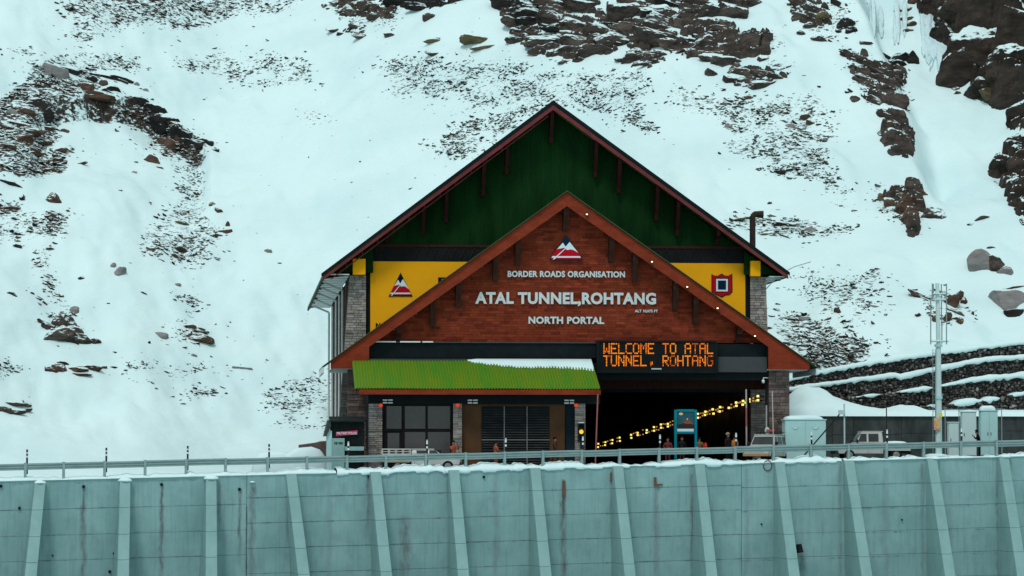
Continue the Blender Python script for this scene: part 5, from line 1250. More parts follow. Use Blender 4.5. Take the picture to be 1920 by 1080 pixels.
# ---- LED message board
GL = {'W': '10001 10001 10001 10101 10101 11011 10001', 'E': '11111 10000 10000 11110 10000 10000 11111', 'L': '10000 10000 10000 10000 10000 10000 11111', 'C': '01111 10000 10000 10000 10000 10000 01111', 'O': '01110 10001 10001 10001 10001 10001 01110',
      'M': '10001 11011 10101 10101 10001 10001 10001', 'T': '11111 00100 00100 00100 00100 00100 00100', 'A': '01110 10001 10001 11111 10001 10001 10001', 'U': '10001 10001 10001 10001 10001 10001 01110', 'N': '10001 11001 10101 10101 10011 10001 10001',
      ',': '00000 00000 00000 00000 00110 00110 00100', 'R': '11110 10001 10001 11110 10100 10010 10001', 'H': '10001 10001 10001 11111 10001 10001 10001', 'G': '01111 10000 10000 10011 10001 10001 01110'}
Yl = YB + .1; k = Yl / FPX
led = root('message_board', Vector((AX(1231, Yl), Yl, AZ(698, Yl))), 'black LED message board with amber welcome text over the entrance', 'message board')
mb = MB(); mb.box(AX(1119, Yl), Yl, AZ(699, Yl), AX(1345, Yl), Yl + .38, AZ(638, Yl)); cs = mb.build('case', pmat('led_case', (0.006, 0.008, 0.009), (0.011, 0.012, 0.012), 2, .5), led, bevel=.03)
mb = MB()
for a, b, c, d in ((1119, 1345, 638, 641), (1119, 1345, 693, 699), (1119, 1124, 641.2, 692.8), (1341, 1345, 641.2, 692.8)):
    mb.box(AX(a, Yl), Yl - .06, AZ(d, Yl), AX(b, Yl), Yl - .003, AZ(c, Yl))
mb.build('rim', M_BLACKF, led)
LEDM = [pmat('led_amber', (.05, .02, 0), emit=(1.0, 0.19, 0.01), estr=1.0), pmat('led_amber_bright', (.05, .02, 0), emit=(1.0, 0.27, 0.014), estr=1.1), pmat('led_amber_dim', (.05, .02, 0), emit=(0.75, 0.11, 0.01), estr=0.65)]
for t, y0 in (('WELCOME TO ATAL', 643.5), ('TUNNEL, ROHTANG', 666.5)):
    for i, ch in enumerate(t):
        if ch == ' ': continue
        mb = MB(); cx0 = 1131.5 + i * 13.85
        q = lrng.choice([0, 0, 1, 1, 2]) if i > 8 else lrng.choice([0, 1, 1])
        for r, row in enumerate(GL[ch].split()):
            for c, bit in enumerate(row):
                if bit == '1':
                    qq = q if lrng.random() < .7 else lrng.choice([0, 1, 2])
                    x = cx0 + c * 2.42; y = y0 + r * 2.95; P = at(x, y, Yl - .01); hw = 0.98 * k; hh = 1.2 * k
                    mb.box(P.x, Yl - .022, P.z - 2 * hh, P.x + 2 * hw, Yl - .004, P.z, mi=qq)
        mb.build('led_letter', LEDM, led)['kind'] = 'stuff'
mb = MB(); mb.box(AX(1221, Yl), Yl - .09, AZ(692.3, Yl), AX(1240, Yl), Yl - .063, AZ(690, Yl)); mb.build('maker_plate', M_PALE, led)

# ================================================================== GUARD HOUSE IN FRONT OF THE ENTRANCE
YA = 194.5
zga = zg(AX(900, YA)) - .3
gh = root('guard_house', Vector((AX(890, YA), YA, zga)), 'low guard house with a green ribbed roof and stone columns', 'guard house')
def rib_mat():
    m = pmat('lime_green_roof', (0.060, 0.225, 0.020), (0.150, 0.215, 0.012), .9, 0.5, contrast=(.3, .7), stretch=(2.0, .25, .25)); return m
M_RIB = rib_mat()
ya, yb2 = 198.15, 193.4
xA0, xA1 = AX(660, ya), AX(1111, ya); za_, zb_ = AZ(677, ya), AZ(730, yb2)
mb = MB(); pit = .18; n = int((xA1 - xA0) / pit); V = []; F = []
xs = []
for i in range(n):
    x = xA0 + i * pit; xs += [(x, 0), (x + .06, 0), (x + .085, .058), (x + .155, .058)]
ns = 6
for j in range(ns + 1):
    f = j / ns; y = ya + (yb2 - ya) * f; z = za_ + (zb_ - za_) * f
    for x, h in xs: V.append((x, y, z + h + .012 * math.sin(x * .9 + j)))
mm = len(xs)
for j in range(ns):
    for i in range(mm - 1): F.append((j * mm + i, (j + 1) * mm + i, (j + 1) * mm + i + 1, j * mm + i + 1))
mb.add(V, F); rf = mb.build('ribbed_roof', M_RIB, gh)
mb = MB(); zt = lambda y: za_ + (zb_ - za_) * (y - ya) / (yb2 - ya)
mb.prism_x([(ya, za_ - .04), (yb2 + .02, zb_ - .04), (yb2 + .02, zb_ - .12), (ya, za_ - .3)], xA0 + .03, xA0 + n * pit - .05); mb.build('roof_deck', M_DKBROWN, gh)
mb = MB(); mb.box(xA0 + .25, yb2 - .03, zb_ - .33, xA0 + n * pit, yb2 + .015, zb_ - .03); mb.build('fascia', M_BARGE, gh)
mb = MB(); mb.box(xA0, ya - .05, za_ - .1, xA0 + n * pit, ya + .03, za_ + .10); mb.build('ridge_flashing', M_DKGREY, gh)
# snow left on the upper right of the roof, its lower edge combed by the ribs
mb = MB(); V = []; F = []; xs2 = np.arange(AX(874, ya), xA0 + n * pit - .05, .03); nn = 5
for x in xs2:
    u = (x - xs2[0]) / (xs2[-1] - xs2[0]); ph = ((x - xA0) % pit) / pit
    ln = (.07 + .17 * min(1, u * 2.2) + .09 * u + .05 * math.sin(x * .9) * u) * (1 - (.16 if .45 < ph < .9 else 0)); ln = ln * (0.25 + .75 * min(1, u * 14)) + .012 * math.sin(x * 7)
    hgt = .06 * min(1, u * 12) + .02
    for f, h in ((-.02, .0), (0.0, hgt + .04), (.4 * ln, hgt + .05), (.92 * ln, hgt * .8 + .04), (ln, .02)):
        y = ya + (yb2 - ya) * f; V.append((x, y, zt(y) + h + .012))
for i in range(len(xs2) - 1):
    for j in range(nn - 1): F.append((i * nn + j, i * nn + j + 1, (i + 1) * nn + j + 1, (i + 1) * nn + j))
mb.add(V, F); tag(mb.build('roof_snow', M_SNOW, smooth=True), 'strip of leftover snow on the green ribbed roof', 'snow', kind='stuff')
# black fascia beam, columns, walls
mb = MB(); mb.box(AX(690, YA), YA - .1, AZ(758, YA), AX(1125, YA), YA + .35, zb_ - .34); mb.build('front_beam', M_BLACKF, gh)
for a, b, sd_ in ((691, 717, 21), (849, 866, 22), (1077, 1097, 23)):
    mb = MB(); mb.box(AX(a, YA) + .03, YA - .15, zga - .6, AX(b, YA) - .03, YA + .5, AZ(756.5, YA)); cl = mb.build('column', M_STONEG, gh)
    stone_face('stones', lambda z, a=a: AX(a, YA), lambda z, b=b: AX(b, YA), zga - .3, AZ(757, YA), YA - .17, cl, sd_, .12, (.25, .6))
M_PANE = pmat('smoky_glass', (0.050, 0.048, 0.047), (0.075, 0.068, 0.063), .6, .22, spec=.5)
M_FRAME = pmat('dark_frame', (0.010, 0.009, 0.009), (0.018, 0.016, 0.015), 2, .5)
win_ = MB(); Yg = YA + .15; xs_ = [722, 755, 800, 846]; 
for i in range(3):
    for (y0, y1) in ((762, 804), (810, 862)):
        a, b = (xs_[i] + (3 if i == 0 else 2), xs_[i + 1] - 2)
        if i == 0 and y0 == 810: a, b, y0 = 727, 749, 812
        mb = MB(); mb.box(AX(a, Yg), Yg, AZ(y1, Yg), AX(b, Yg), Yg + .03, AZ(y0, Yg)); mb.build('pane', M_PANE, gh)
mb = MB(); mb.box(AX(717, Yg), Yg + .031, zga, AX(849, Yg), Yg + .15, AZ(757, Yg)); mb.build('window_frame', M_FRAME, gh)
mb = MB()
for x in (757, 800): mb.box(AX(x - 2.2, Yg), Yg - .05, zga, AX(x + 2.2, Yg), Yg - .003, AZ(758.5, Yg))
mb.box(AX(718, Yg), Yg - .035, AZ(809, Yg), AX(848, Yg), Yg - .004, AZ(804, Yg)); mb.build('mullion', M_FRAME, gh)
M_BRWALL = pmat('brown_wall', (0.085, 0.042, 0.021), (0.115, 0.06, 0.03), 1, .7)
mb = MB(); mb.box(AX(866, Yg), Yg + .05, zga, AX(1059, Yg), Yg + .4, AZ(757, Yg)); mb.build('wall', M_BRWALL, gh)
mb = MB(); mb.box(AX(1059, Yg), Yg + .3, zga, AX(1077, Yg), Yg + .6, AZ(757, Yg)); mb.build('recess', M_DARKIN, gh)
mb = MB(); mb.box(AX(903, Yg), Yg, zga, AX(1030, Yg), Yg + .045, AZ(762, Yg)); sht = mb.build('shutter', M_BLACKF, gh)
M_SLAT = pmat('shutter_slat', (0.02, 0.022, 0.023), (0.05, 0.05, 0.05), 1.0, .4, stretch=(1, 1, 2), contrast=(.4, .65))
z = zga + .1; zz = AZ(764, Yg)
while z < zz - .05:
    for a, b in ((904.5, 944.5), (946, 987), (989, 1029)):
        mb = MB(); mb.hexa([(AX(a, Yg), Yg - .05, z), (AX(b, Yg), Yg - .05, z), (AX(b, Yg), Yg - .005, z + .05), (AX(a, Yg), Yg - .005, z + .05), (AX(a, Yg), Yg - .05, z + .015), (AX(b, Yg), Yg - .05, z + .015), (AX(b, Yg), Yg - .005, z + .065), (AX(a, Yg), Yg - .005, z + .065)])
        mb.build('slat', M_SLAT, sht)
    z += .155
mb = MB()
for x in (945.3, 988): mb.box(AX(x - .8, Yg), Yg - .07, zga, AX(x + .8, Yg), Yg - .052, AZ(762, Yg))
mb.box(AX(903, Yg), Yg - .072, AZ(825.5, Yg), AX(1030, Yg), Yg - .053, AZ(824, Yg)); mb.build('shutter_bar', pmat('dull_metal', (0.16, 0.17, 0.17), (0.26, 0.26, 0.25), 2, .5), sht)
mb = MB(); mb.box(AX(691, YA) + .05, YA + .5, zga - .4, AX(692, YA) + .2, 198.0, AZ(742, YA)); mb.box(AX(1096, YA) - .2, YA + .5, zga - .4, AX(1096, YA) - .04, 198.0, AZ(742, YA)); mb.box(AX(692, YA) + .2, 197.6, zga - .4, AX(1096, YA) - .2, 198.0, AZ(742, YA)); mb.build('rear_wall', M_DARKIN, gh)
for cx in (727, 886, 1067):
    mb = MB()
    for dx in (-5, 5):
        for y in (750.7, 755.7): mb.box(AX(cx + dx - 4.2, YA), YA - .16, AZ(y + 1.4, YA), AX(cx + dx + 4.2, YA), YA - .103, AZ(y - 1.2, YA))
    mb.build('striped_plate', M_WHITEP, gh)
M_REDL = pmat('red_lamp', (.5, .03, .01), emit=(1, .09, .02), estr=.55)
for cx in (714, 858, 1080):
    P = at(cx, 759, YA - .3); mb = MB(); mb.lathe((P.x, P.y, P.z - .1), [(.03, -.02), (.11, .0), (.12, .10), (.05, .17), (.01, .18)], 12); mb.tube((P.x, P.y, P.z - .05), (P.x, YA - .1, P.z - .02), .03, n=6); mb.build('red_lamp', M_REDL, gh)

# ================================================================== RIGHT SIDE: GABION TERRACES, LOW WALL, SNOW
M_GAB = pmat('gabion_stone', (0.75, 0.74, 0.72), (1.15, 1.12, 1.08), 3, 0.9, attr=True)
M_GABB = pmat('gabion_core', (0.02, 0.02, 0.02), (0.035, 0.034, 0.032), 3, 0.95)
TIERS = [  # label, top line (px, py), plane Y, full snow or snow pieces
 ('top tier of the dark gabion terraces above the vehicles', [(1470, 714), (1515, 701), (1600, 686), (1700, 669), (1800, 656), (1920, 641), (2000, 634)], 230.0, [(1470, 2000, 4)]),
 ('second tier of the dark gabion terraces with a thick snow ledge', [(1470, 731), (1530, 723), (1600, 713), (1678, 704), (1690, 707), (1765, 690), (1850, 674), (1920, 669), (2000, 664)], 228.0, [(1470, 2000, 5)]),
 ('third tier of the dark gabion terraces, snow ledge only at the right', [(1470, 760), (1600, 745), (1690, 735), (1765, 724), (1830, 712), (1920, 704), (2000, 698)], 226.0, [(1604, 1614, 4), (1620, 1652, 4), (1686, 1748, 4), (1764, 2000, 6)]),
 ('lowest tier of the dark gabion terraces behind the cabinets', [(1470, 778), (1640, 768), (1745, 762), (1790, 758), (1830, 752), (1870, 747), (1920, 738), (2000, 732)], 224.2, [(1572, 1580, 5), (1745, 1758, 7), (1788, 1840, 5), (1842, 1874, 4), (1898, 2000, 7)]),
]
YLW = 216.0
zbench = AZ(777, 222.0, 1700)
grng = np.random.RandomState(31)
def tier_top(line, Y):
    xs = [AX(p[0], Y, p[1]) for p in line]; zs_ = [at(p[0], p[1], Y).z for p in line]
    return lambda x: np.interp(x, xs, zs_)
tops = [tier_top(l, Y) for _, l, Y, _ in TIERS]
for i, (lab, l, Y, pieces) in enumerate(TIERS):
    x0, x1 = AX(1476, Y), AX(1990, Y); f = tops[i]; Yf = TIERS[i + 1][2] if i < 3 else None
    below = (lambda x, g=tops[i + 1]: g(x) - .45) if i < 3 else (lambda x: zbench - .8 + 0 * x)
    g0 = root('gabion_wall', Vector(((x0 + x1) / 2, Y, float(below((x0 + x1) / 2)))), lab, 'gabion wall', 'gabion terraces right of the portal')
    xs = np.linspace(x0, x1, 40); mb = MB(); V = []
    back = 2.0
    for x in xs: V += [(x, Y + .12, float(below(x))), (x, Y + .12, float(f(x)) - .06), (x, Y + back, float(f(x)) - .06), (x, Y + back, float(below(x)))]
    F = []
    for k in range(39):
        for j in range(3): F.append((k * 4 + j, (k + 1) * 4 + j, (k + 1) * 4 + j + 1, k * 4 + j + 1))
    mb.add(V, F); mb.build('core', M_GABB, g0)
    Vs = []; Fs = []; C = []; o = 0; st = .215; bv, bf = ICO[1]; x = x0
    while x < x1:
        z = float(below(x)); zt_ = float(f(x))
        while z < zt_ - .03:
            s = st * grng.uniform(.42, .68); v = bv * (1 + .3 * grng.uniform(-1, 1, (len(bv), 1)))
            v = v * np.array([s * grng.uniform(.8, 1.25), s * .8, s * grng.uniform(.7, 1.05)]); v = rot_y(v, grng.uniform(-.8, .8))
            v = v + np.array([x + grng.uniform(-.07, .07), Y + grng.uniform(-.04, .14), min(z + st * .5 + grng.uniform(-.05, .05), zt_ - .05)])
            b = grng.choice([.03, .045, .06, .08, .11, .17, .28], p=[.20, .22, .20, .15, .13, .07, .03]); b *= 1.15; c = (b * 1.03, b, b * .96)
            Vs.append(v); Fs.extend([(a + o, q + o, r + o) for a, q, r in bf]); C.extend([c] * len(bf)); o += len(bv); z += st * .86
        x += st * .92
    mb = MB(); mb.v = np.concatenate(Vs).tolist(); mb.f = Fs; mb.m = [0] * len(Fs); mb.c = C; mb.usec = True
    so = mb.build('stones', M_GAB, g0); so['kind'] = 'stuff'
    for a, b, hpx in pieces:
        xa, xb = AX(a, Y), AX(b, Y); xs = np.arange(xa, xb + .05, .12); V = []; hh = hpx * Y / FPX; n = 6
        nz = fbm2(xs / .8 + i * 9, xs * 0 + a, 3); n2 = fbm2(xs / .3 + i * 5, xs * 0 + a, 2); n3 = fbm2(xs / 2.0 + i, xs * 0 + 3 + a, 2)
        for k, x in enumerate(xs):
            u = min(1, (x - xa) / .5 + .12, (xb - x) / .5 + .12) if b < 1990 else min(1, (x - xa) / .5 + .15)
            u *= (1 if len(pieces) == 1 or hpx > 7 else max(.25, .9 + 1.6 * n3[k]))
            t = float(f(x)); h = hh * u * (1 + .9 * nz[k] + .4 * n2[k]); lo = -.16 * u * (1 + 1.4 * n2[k])
            V += [(x, Y + 1.95, t + h * .9), (x, Y + .9, t + h), (x, Y + .1, t + h * .92), (x, Y - .16, t + h * .55), (x, Y - .17, t + lo), (x, Y + .1, t + lo - .02)]
        F = []
        for k in range(len(xs) - 1):
            for j in range(n - 1): F.append((k * n + j, k * n + j + 1, (k + 1) * n + j + 1, (k + 1) * n + j))
        if len(xs) > 1: mb = MB(); mb.add(V, F); mb.build('snow_ledge', M_SNOW, g0, smooth=True)
# low concrete wall with snow along its top
M_LOWW = pmat('brown_stained_wall', (0.026, 0.031, 0.031), (0.07, 0.078, 0.077), .9, .9, .4, 8, stretch=(1.4, 1, .6))
x0, x1 = AX(1479, YLW), AX(1995, YLW); zw = AZ(780, YLW, 1700)
lw = root('low_wall', Vector(((x0 + x1) / 2, YLW, zg(x0) - .5)), 'low stained concrete wall behind the parked vehicles', 'wall')
edges_ = [x0] + [AX(p, YLW) for p in (1560, 1600, 1690, 1780, 1870, 1950)] + [x1]
for a, b in zip(edges_[:-1], edges_[1:]):
    zmid = zg(a) + 1.75
    mb = MB(); mb.box(a + .012, YLW + grng.uniform(0, .03), zg(x0) - .5, b - .012, YLW + .5, zmid - .01); mb.build('panel', M_LOWW, lw, bevel=.015)
    mb = MB(); mb.box(a + .012, YLW + grng.uniform(0.02, .05), zmid + .01, b - .012, YLW + .5, zw); mb.build('panel', M_LOWW, lw, bevel=.015)
mb = MB(); mb.box(x0, YLW + .08, zg(x0) - .4, x1, YLW + .45, zw - .03); mb.build('core', M_GABB, lw)
# bench behind it, with the big heap beside the portal
hx = [AX(p, 220) for p in (1470, 1484, 1500, 1512, 1535, 1560, 1600, 1640, 1660, 1690, 1715, 1735, 1990)]
hh_ = [.9, 1.2, 1.7, 1.95, 1.7, 1.1, .60, .25, .2, .55, .45, .12, .12]
xs = np.arange(AX(1470, 218), AX(1990, 222), .22); ys_ = np.arange(YLW - .12, 224.4, .22)
XX, YY = np.meshgrid(xs, ys_); pr_ = np.interp(YY, [YLW - .12, YLW + .2, 217.5, 220, 222, 224.4], [0, .10, .5, 1, .75, .3])
ZZ = zw + .05 + .22 * sstep(YY, YLW - .1, YLW + .3) + (np.interp(XX, hx, hh_)) * pr_ * (1 + .35 * fbm2(XX / 1.2, YY / 1.2, 3)) + .10 * fbm2(XX / .8, YY / .8, 3) + (YY - YLW) * .02
ZZ[0, :] = zw - .02
k_ = np.arange(XX.size).reshape(XX.shape); mb = MB(); mb.v = np.stack([XX.ravel(), YY.ravel(), ZZ.ravel()], 1).tolist()
mb.f = [tuple(q) for q in np.stack([k_[:-1, :-1], k_[:-1, 1:], k_[1:, 1:], k_[1:, :-1]], -1).reshape(-1, 4).tolist()]; mb.m = [0] * len(mb.f); mb.c = [(1, 1, 1)] * len(mb.f)
tag(mb.build('snow_heap', M_SNOW, smooth=True), 'heaped snow on the ledge above the low wall beside the portal', 'snow', kind='stuff')

# ================================================================== CABINETS
M_CAB = pmat('cabinet_paint', (0.40, 0.66, 0.655), (0.46, 0.72, 0.71), 1.2, .5)
M_CABL = pmat('cabinet_light', (0.54, 0.72, 0.71), (0.60, 0.77, 0.76), 1.2, .5)
def snow_lump(parent, x0, x1, y0, y1, z, h, seed, label=None):
    v = ICO[3][0].copy(); v[:, 2] = np.maximum(v[:, 2], -.05); sgn = np.sign(v); v[:, :2] = sgn[:, :2] * np.abs(v[:, :2]) ** .6
    v = v * (1 + .18 * vnoise3(v * 2.2 + seed))[:, None] * np.array([(x1 - x0) / 2, (y1 - y0) / 2, h]) + np.array([(x0 + x1) / 2, (y0 + y1) / 2, z])
    mb = MB(); mb.add(v.tolist(), ICO[3][1])
    if parent: return mb.build('snow_cover', M_SNOW, parent, smooth=True)
    return tag(mb.build('snow_patch', M_SNOW, smooth=True), label, 'snow')
def cabinet(a, b, y0, y1, Y, doors, snow, label, mat, handle=True):
    x0, x1 = AX(a, Y), AX(b, Y); zt = AZ(y0, Y, a); zb = zg(x0)
    r0 = root('cabinet', Vector(((x0 + x1) / 2, Y, zb)), label, 'cabinet', 'pale electrical cabinets on the terrace')
    d = max(.5, (x1 - x0) * .5)
    mb = MB(); mb.box(x0, Y, zb + .12, x1, Y + d, zt - .06); mb.build('body', mat, r0, bevel=.015)
    mb = MB(); mb.box(x0 + .03, Y + .03, zb - .2, x1 - .03, Y + d - .03, zb + .12); mb.build('plinth', M_DKGREY, r0)
    mb = MB(); mb.box(x0 - .05, Y - .06, zt - .06, x1 + .05, Y + d + .05, zt); mb.build('lid', mat, r0, bevel=.015)
    for i in range(doors):
        u0 = x0 + .03 + (x1 - x0 - .06) * i / doors; u1 = x0 + .03 + (x1 - x0 - .06) * (i + 1) / doors
        mb = MB(); mb.box(u0 + .012, Y - .03, zb + .18, u1 - .012, Y - .003, zt - .12); dr = mb.build('door', mat, r0, bevel=.008)
        if handle:
            hx_ = u1 - .10 if i == 0 and doors > 1 else u0 + .10
            mb = MB(); mb.box(hx_ - .02, Y - .06, (zb + zt) / 2 - .10, hx_ + .02, Y - .032, (zb + zt) / 2 + .10); mb.build('handle', M_BLKP, dr)
    if snow: snow_lump(r0, x0 + .02, x1 - .1, Y - .02, Y + d, zt, snow, a)
    return r0, x0, x1, zt, Y
c1, cx0, cx1, czt, cY = cabinet(1472, 1548, 786, 845, 196.6, 2, .26, 'wide pale two door cabinet with a snow cover beside the porch', M_CAB, False)
for px in (1491, 1529):
    P = at(px, 803, cY - .05); mb = MB(); mb.path([(P.x + .19 * math.cos(t), cY - .05, P.z + .15 - .20 * abs(math.sin(t))) for t in np.linspace(0, math.pi, 9)], .02, 6); mb.build('lifting_loop', M_CABL, c1)
cabinet(1778, 1797, 791, 830, 205.5, 1, 0, 'short pale single door cabinet right of the mast', M_CABL)
cabinet(1803, 1830, 771, 830, 205.2, 1, .06, 'tall narrow pale cabinet left of the leaning person', M_CABL)
cabinet(1838, 1870, 769, 830, 205.0, 2, .30, 'tall pale two door cabinet with a rounded snow cap at the right', M_CAB)
# railing post line behind the cabinets
mb = MB(); a, b = at(1770, 768, 214.5), at(1880, 767, 214.5); mb.tube(a, b, .03, n=6)
for px in (1772, 1798, 1822, 1850, 1878):
    p = at(px, 768, 214.5); mb.tube((p.x, p.y, zg(p.x) - .1), p, .03, n=6)
tag(mb.build('hand_rail', M_GALV), 'thin galvanised hand rail behind the tall cabinets', 'hand rail')

# ================================================================== ANTENNA MAST
Ymt = 207.5; mx_ = AX(1760, Ymt, 828); zmb = zg(mx_); kz = Ymt / FPX
mast = root('antenna_mast', Vector((mx_, Ymt, zmb)), 'tall pale monopole antenna mast with vertical rods and ladder', 'antenna mast')
zf = AZ(648, Ymt, 1760); ztp = AZ(531, Ymt, 1760); xtop = AX(1757.5, Ymt, 531); xf = AX(1759.5, Ymt, 648)
mb = MB(); mb.tube((mx_, Ymt, zmb), (xf, Ymt, zf), .225, .17, 16); mb.build('lower_pole', M_CABL, mast, smooth=False)
mb = MB(); mb.tube((xf, Ymt, zf + .02), (xtop, Ymt, ztp), .15, .13, 14); mb.build('upper_pole', M_CABL, mast)
mb = MB(); mb.tube((xf, Ymt, zf - .08), (xf, Ymt, zf + .08), .26, n=16); mb.tube((AX(1760, Ymt, 745), Ymt, AZ(748, Ymt, 1760)), (AX(1760, Ymt, 742), Ymt, AZ(742, Ymt, 1760)), .25, n=16); mb.build('flange', M_CAB, mast)
for py, a, b in ((551, 1747, 1772), (562, 1743, 1774), (640, 1743, 1777)):
    z = AZ(py, Ymt, 1760); mb = MB(); mb.tube((AX(a, Ymt, py), Ymt - .2, z), (AX(b, Ymt, py), Ymt - .2, z), .06, n=8); mb.tube((xtop, Ymt - .2, z), (xtop, Ymt + .5, z), .05, n=8); mb.build('cross_arm', M_CABL, mast)
for px, y0, y1, dy in ((1746.5, 532, 562, -.28), (1752, 532, 556, .3), (1767, 532, 600, .3), (1773, 532, 646, -.28), (1743.5, 560, 646, -.28), (1768, 590, 644, .3)):
    mb = MB(); mb.tube((AX(px, Ymt, y0), Ymt + dy, AZ(y0, Ymt, px)), (AX(px, Ymt, y1), Ymt + dy, AZ(y1, Ymt, px)), .038, n=7); mb.build('antenna_rod', M_GALV, mast)
mb = MB()
for px in (1748.5, 1753): mb.tube((AX(px, Ymt, 655), Ymt - .1, AZ(655, Ymt, px)), (AX(px, Ymt, 826), Ymt - .1, zmb), .022, n=6)
for y in range(662, 824, 11): mb.tube((AX(1748.5, Ymt, y), Ymt - .1, AZ(y, Ymt, 1750)), (AX(1753, Ymt, y), Ymt - .1, AZ(y, Ymt, 1750)), .016, n=5)
mb.build('ladder', M_GALV, mast)
M_SIGNO = pmat('notice_print', (0.75, 0.55, 0.22), (0.70, 0.30, 0.22), 5, .6, contrast=(.45, .55)); M_SIGNY = pmat('notice_yellow', (0.85, 0.75, 0.02))
mb = MB(); P = at(1757, 795, Ymt - .3); mb.box(P.x - .21, Ymt - .32, P.z - .38, P.x + .21, Ymt - .29, P.z + .38); mb.build('notice_plate', M_SIGNO, mast)
mb = MB(); P = at(1764, 778, Ymt - .3); mb.box(P.x - .1, Ymt - .32, P.z - .13, P.x + .1, Ymt - .29, P.z + .13); mb.build('warning_plate', M_SIGNY, mast)
mb = MB(); mb.box(mx_ - .6, Ymt - .6, zmb - .3, mx_ + .6, Ymt + .6, zmb + .18); mb.build('footing', M_LOWW, mast, bevel=.03)
snow_lump(None, AX(1738, 207), AX(1777, 207), 206.6, 208.4, zmb + .14, .18, 3, 'snow patch around the foot of the antenna mast')

# ================================================================== SMALL STREET FURNITURE
def pole(label, pts, Y, r, mats, name='pole', group=None, cat='pole', bands=None):
    p, q = at(*pts[0], Y), at(*pts[1], Y); zb = zg(q.x)
    mb = MB()
    if q.z > zb: q = Vector((q.x, q.y, zb))
    if bands:
        n = bands
        for i in range(n): mb.tube(p.lerp(q, i / n), p.lerp(q, (i + 1) / n), r * (1 if i % 2 else .985), n=8, mi=i % 2)
    else: mb.tube(p, q, r, n=8)
    mb.tube(q + Vector((0, 0, -.05)), q + Vector((0, 0, .05)), r * 2.2, n=8)
    return tag(mb.build(name, mats), label, cat, group)
M_REDPOLE = pmat('red_pole', (0.30, 0.09, 0.085), (0.38, 0.14, 0.13), 2, .6); M_GREYPOLE = pmat('grey_pole', (0.30, 0.33, 0.33), (0.38, 0.41, 0.41), 2, .5); M_REDWP = pmat('faded_pale_pole', (0.42, 0.36, 0.35), (0.5, 0.44, 0.43), 2, .5)
pole('thin reddish pole at the right end of the guard house', [(1121, 739), (1116, 850)], 193.0, .045, M_REDPOLE)
pole('tall red and white striped pole inside the entrance', [(1399, 730), (1400, 845)], 197.6, .05, [M_REDWP, M_REDPOLE], bands=4)
pole('short grey pole in front of the dark entrance edge', [(1437, 760), (1437, 830)], 197.9, .05, M_GREYPOLE)
pole('thin pinkish pole in front of the right porch pillar', [(1448, 733), (1451, 862)], 192.5, .03, M_REDWP)
pole('thin black pole right of the parked pickup', [(1662, 765), (1663, 862)], 193.6, .035, M_BLKP)
p_ = at(1583, 757, 206); r0 = root('signal_pole', Vector((p_.x, 206, zg(p_.x))), 'pale pole with a small box behind the pickup cab', 'pole')
mb = MB(); mb.tube((p_.x, 206, zg(p_.x)), p_, .055, n=10); mb.build('shaft', M_CABL, r0)
mb = MB(); P = at(1578, 773, 205.9); mb.box(P.x - .2, 205.8, P.z - .14, P.x + .2, 205.95, P.z + .14); mb.build('box', M_CABL, r0)
mb = MB(); a, b = at(1574, 777, 193.2), at(1505, 857, 193.2); mb.tube(a, b, .042, n=8); mb.tube(b, b + Vector((-.25, 0, -.3)), .042, n=8); tag(mb.build('barrier_boom', M_BLKP), 'raised black barrier boom slanting in front of the wide cabinet', 'barrier')
# information board
Yi = 191.8
M_TEALF = pmat('teal_frame', (0.0, 0.15, 0.21), (0.004, 0.19, 0.25), 2, .5)
ib = root('information_board', Vector((AX(1285, Yi), Yi, zg(AX(1285, Yi)))), 'teal framed information board showing an orange mountain at sunset', 'information board')
for px in (1266.5, 1304.5):
    mb = MB(); x = AX(px, Yi); mb.box(x - .075, Yi, zg(x) - .15, x + .075, Yi + .12, AZ(768, Yi)); mb.build('post', M_TEALF, ib)
for a, b in ((767, 771.5), (809, 813)):
    mb = MB(); mb.box(AX(1269, Yi), Yi + .01, AZ(b, Yi), AX(1302, Yi), Yi + .11, AZ(a, Yi)); mb.build('rail', M_TEALF, ib)
def flat(poly, d, m, nm, par, Y=Yi):
    mb = MB(); mb.prism([(at(px, py, Y).x, at(px, py, Y).z) for px, py in poly], Y + d, Y + d + .01); return mb.build(nm, m, par)
pn = flat([(1269, 771.5), (1302, 771.5), (1302, 809), (1269, 809)], .06, pmat('poster_sky', (0.02, 0.075, 0.095), (0.035, 0.10, 0.12), 3, .5), 'poster', ib)
flat([(1270, 796), (1278, 795), (1289, 788), (1301, 796), (1301, 803), (1270, 803)], .045, pmat('poster_hill', (0.02, 0.02, 0.022), (0.035, 0.032, 0.03), 6, .6), 'poster_print', pn)
flat([(1281.5, 793), (1285, 789.5), (1289, 787), (1295, 791), (1300.5, 796), (1295, 794.5), (1289, 795)], .032, pmat('poster_orange', (0.50, 0.10, 0.025), (0.22, 0.045, 0.025), 9, .6), 'poster_print', pn)
flat([(1287.6, 786.6), (1288.7, 783.6), (1290.2, 786.6)], .031, M_LWHITE, 'poster_print', pn)
flat([(1270, 804), (1301, 804), (1301, 809), (1270, 809)], .045, pmat('poster_band', (0.55, 0.66, 0.68)), 'poster_print', pn)
flat([(1273, 775), (1276, 773.4), (1280, 774), (1281, 776.5), (1278, 778.6), (1274, 778)], .044, pmat('poster_badge', (0.60, 0.52, 0.25)), 'poster_print', pn)
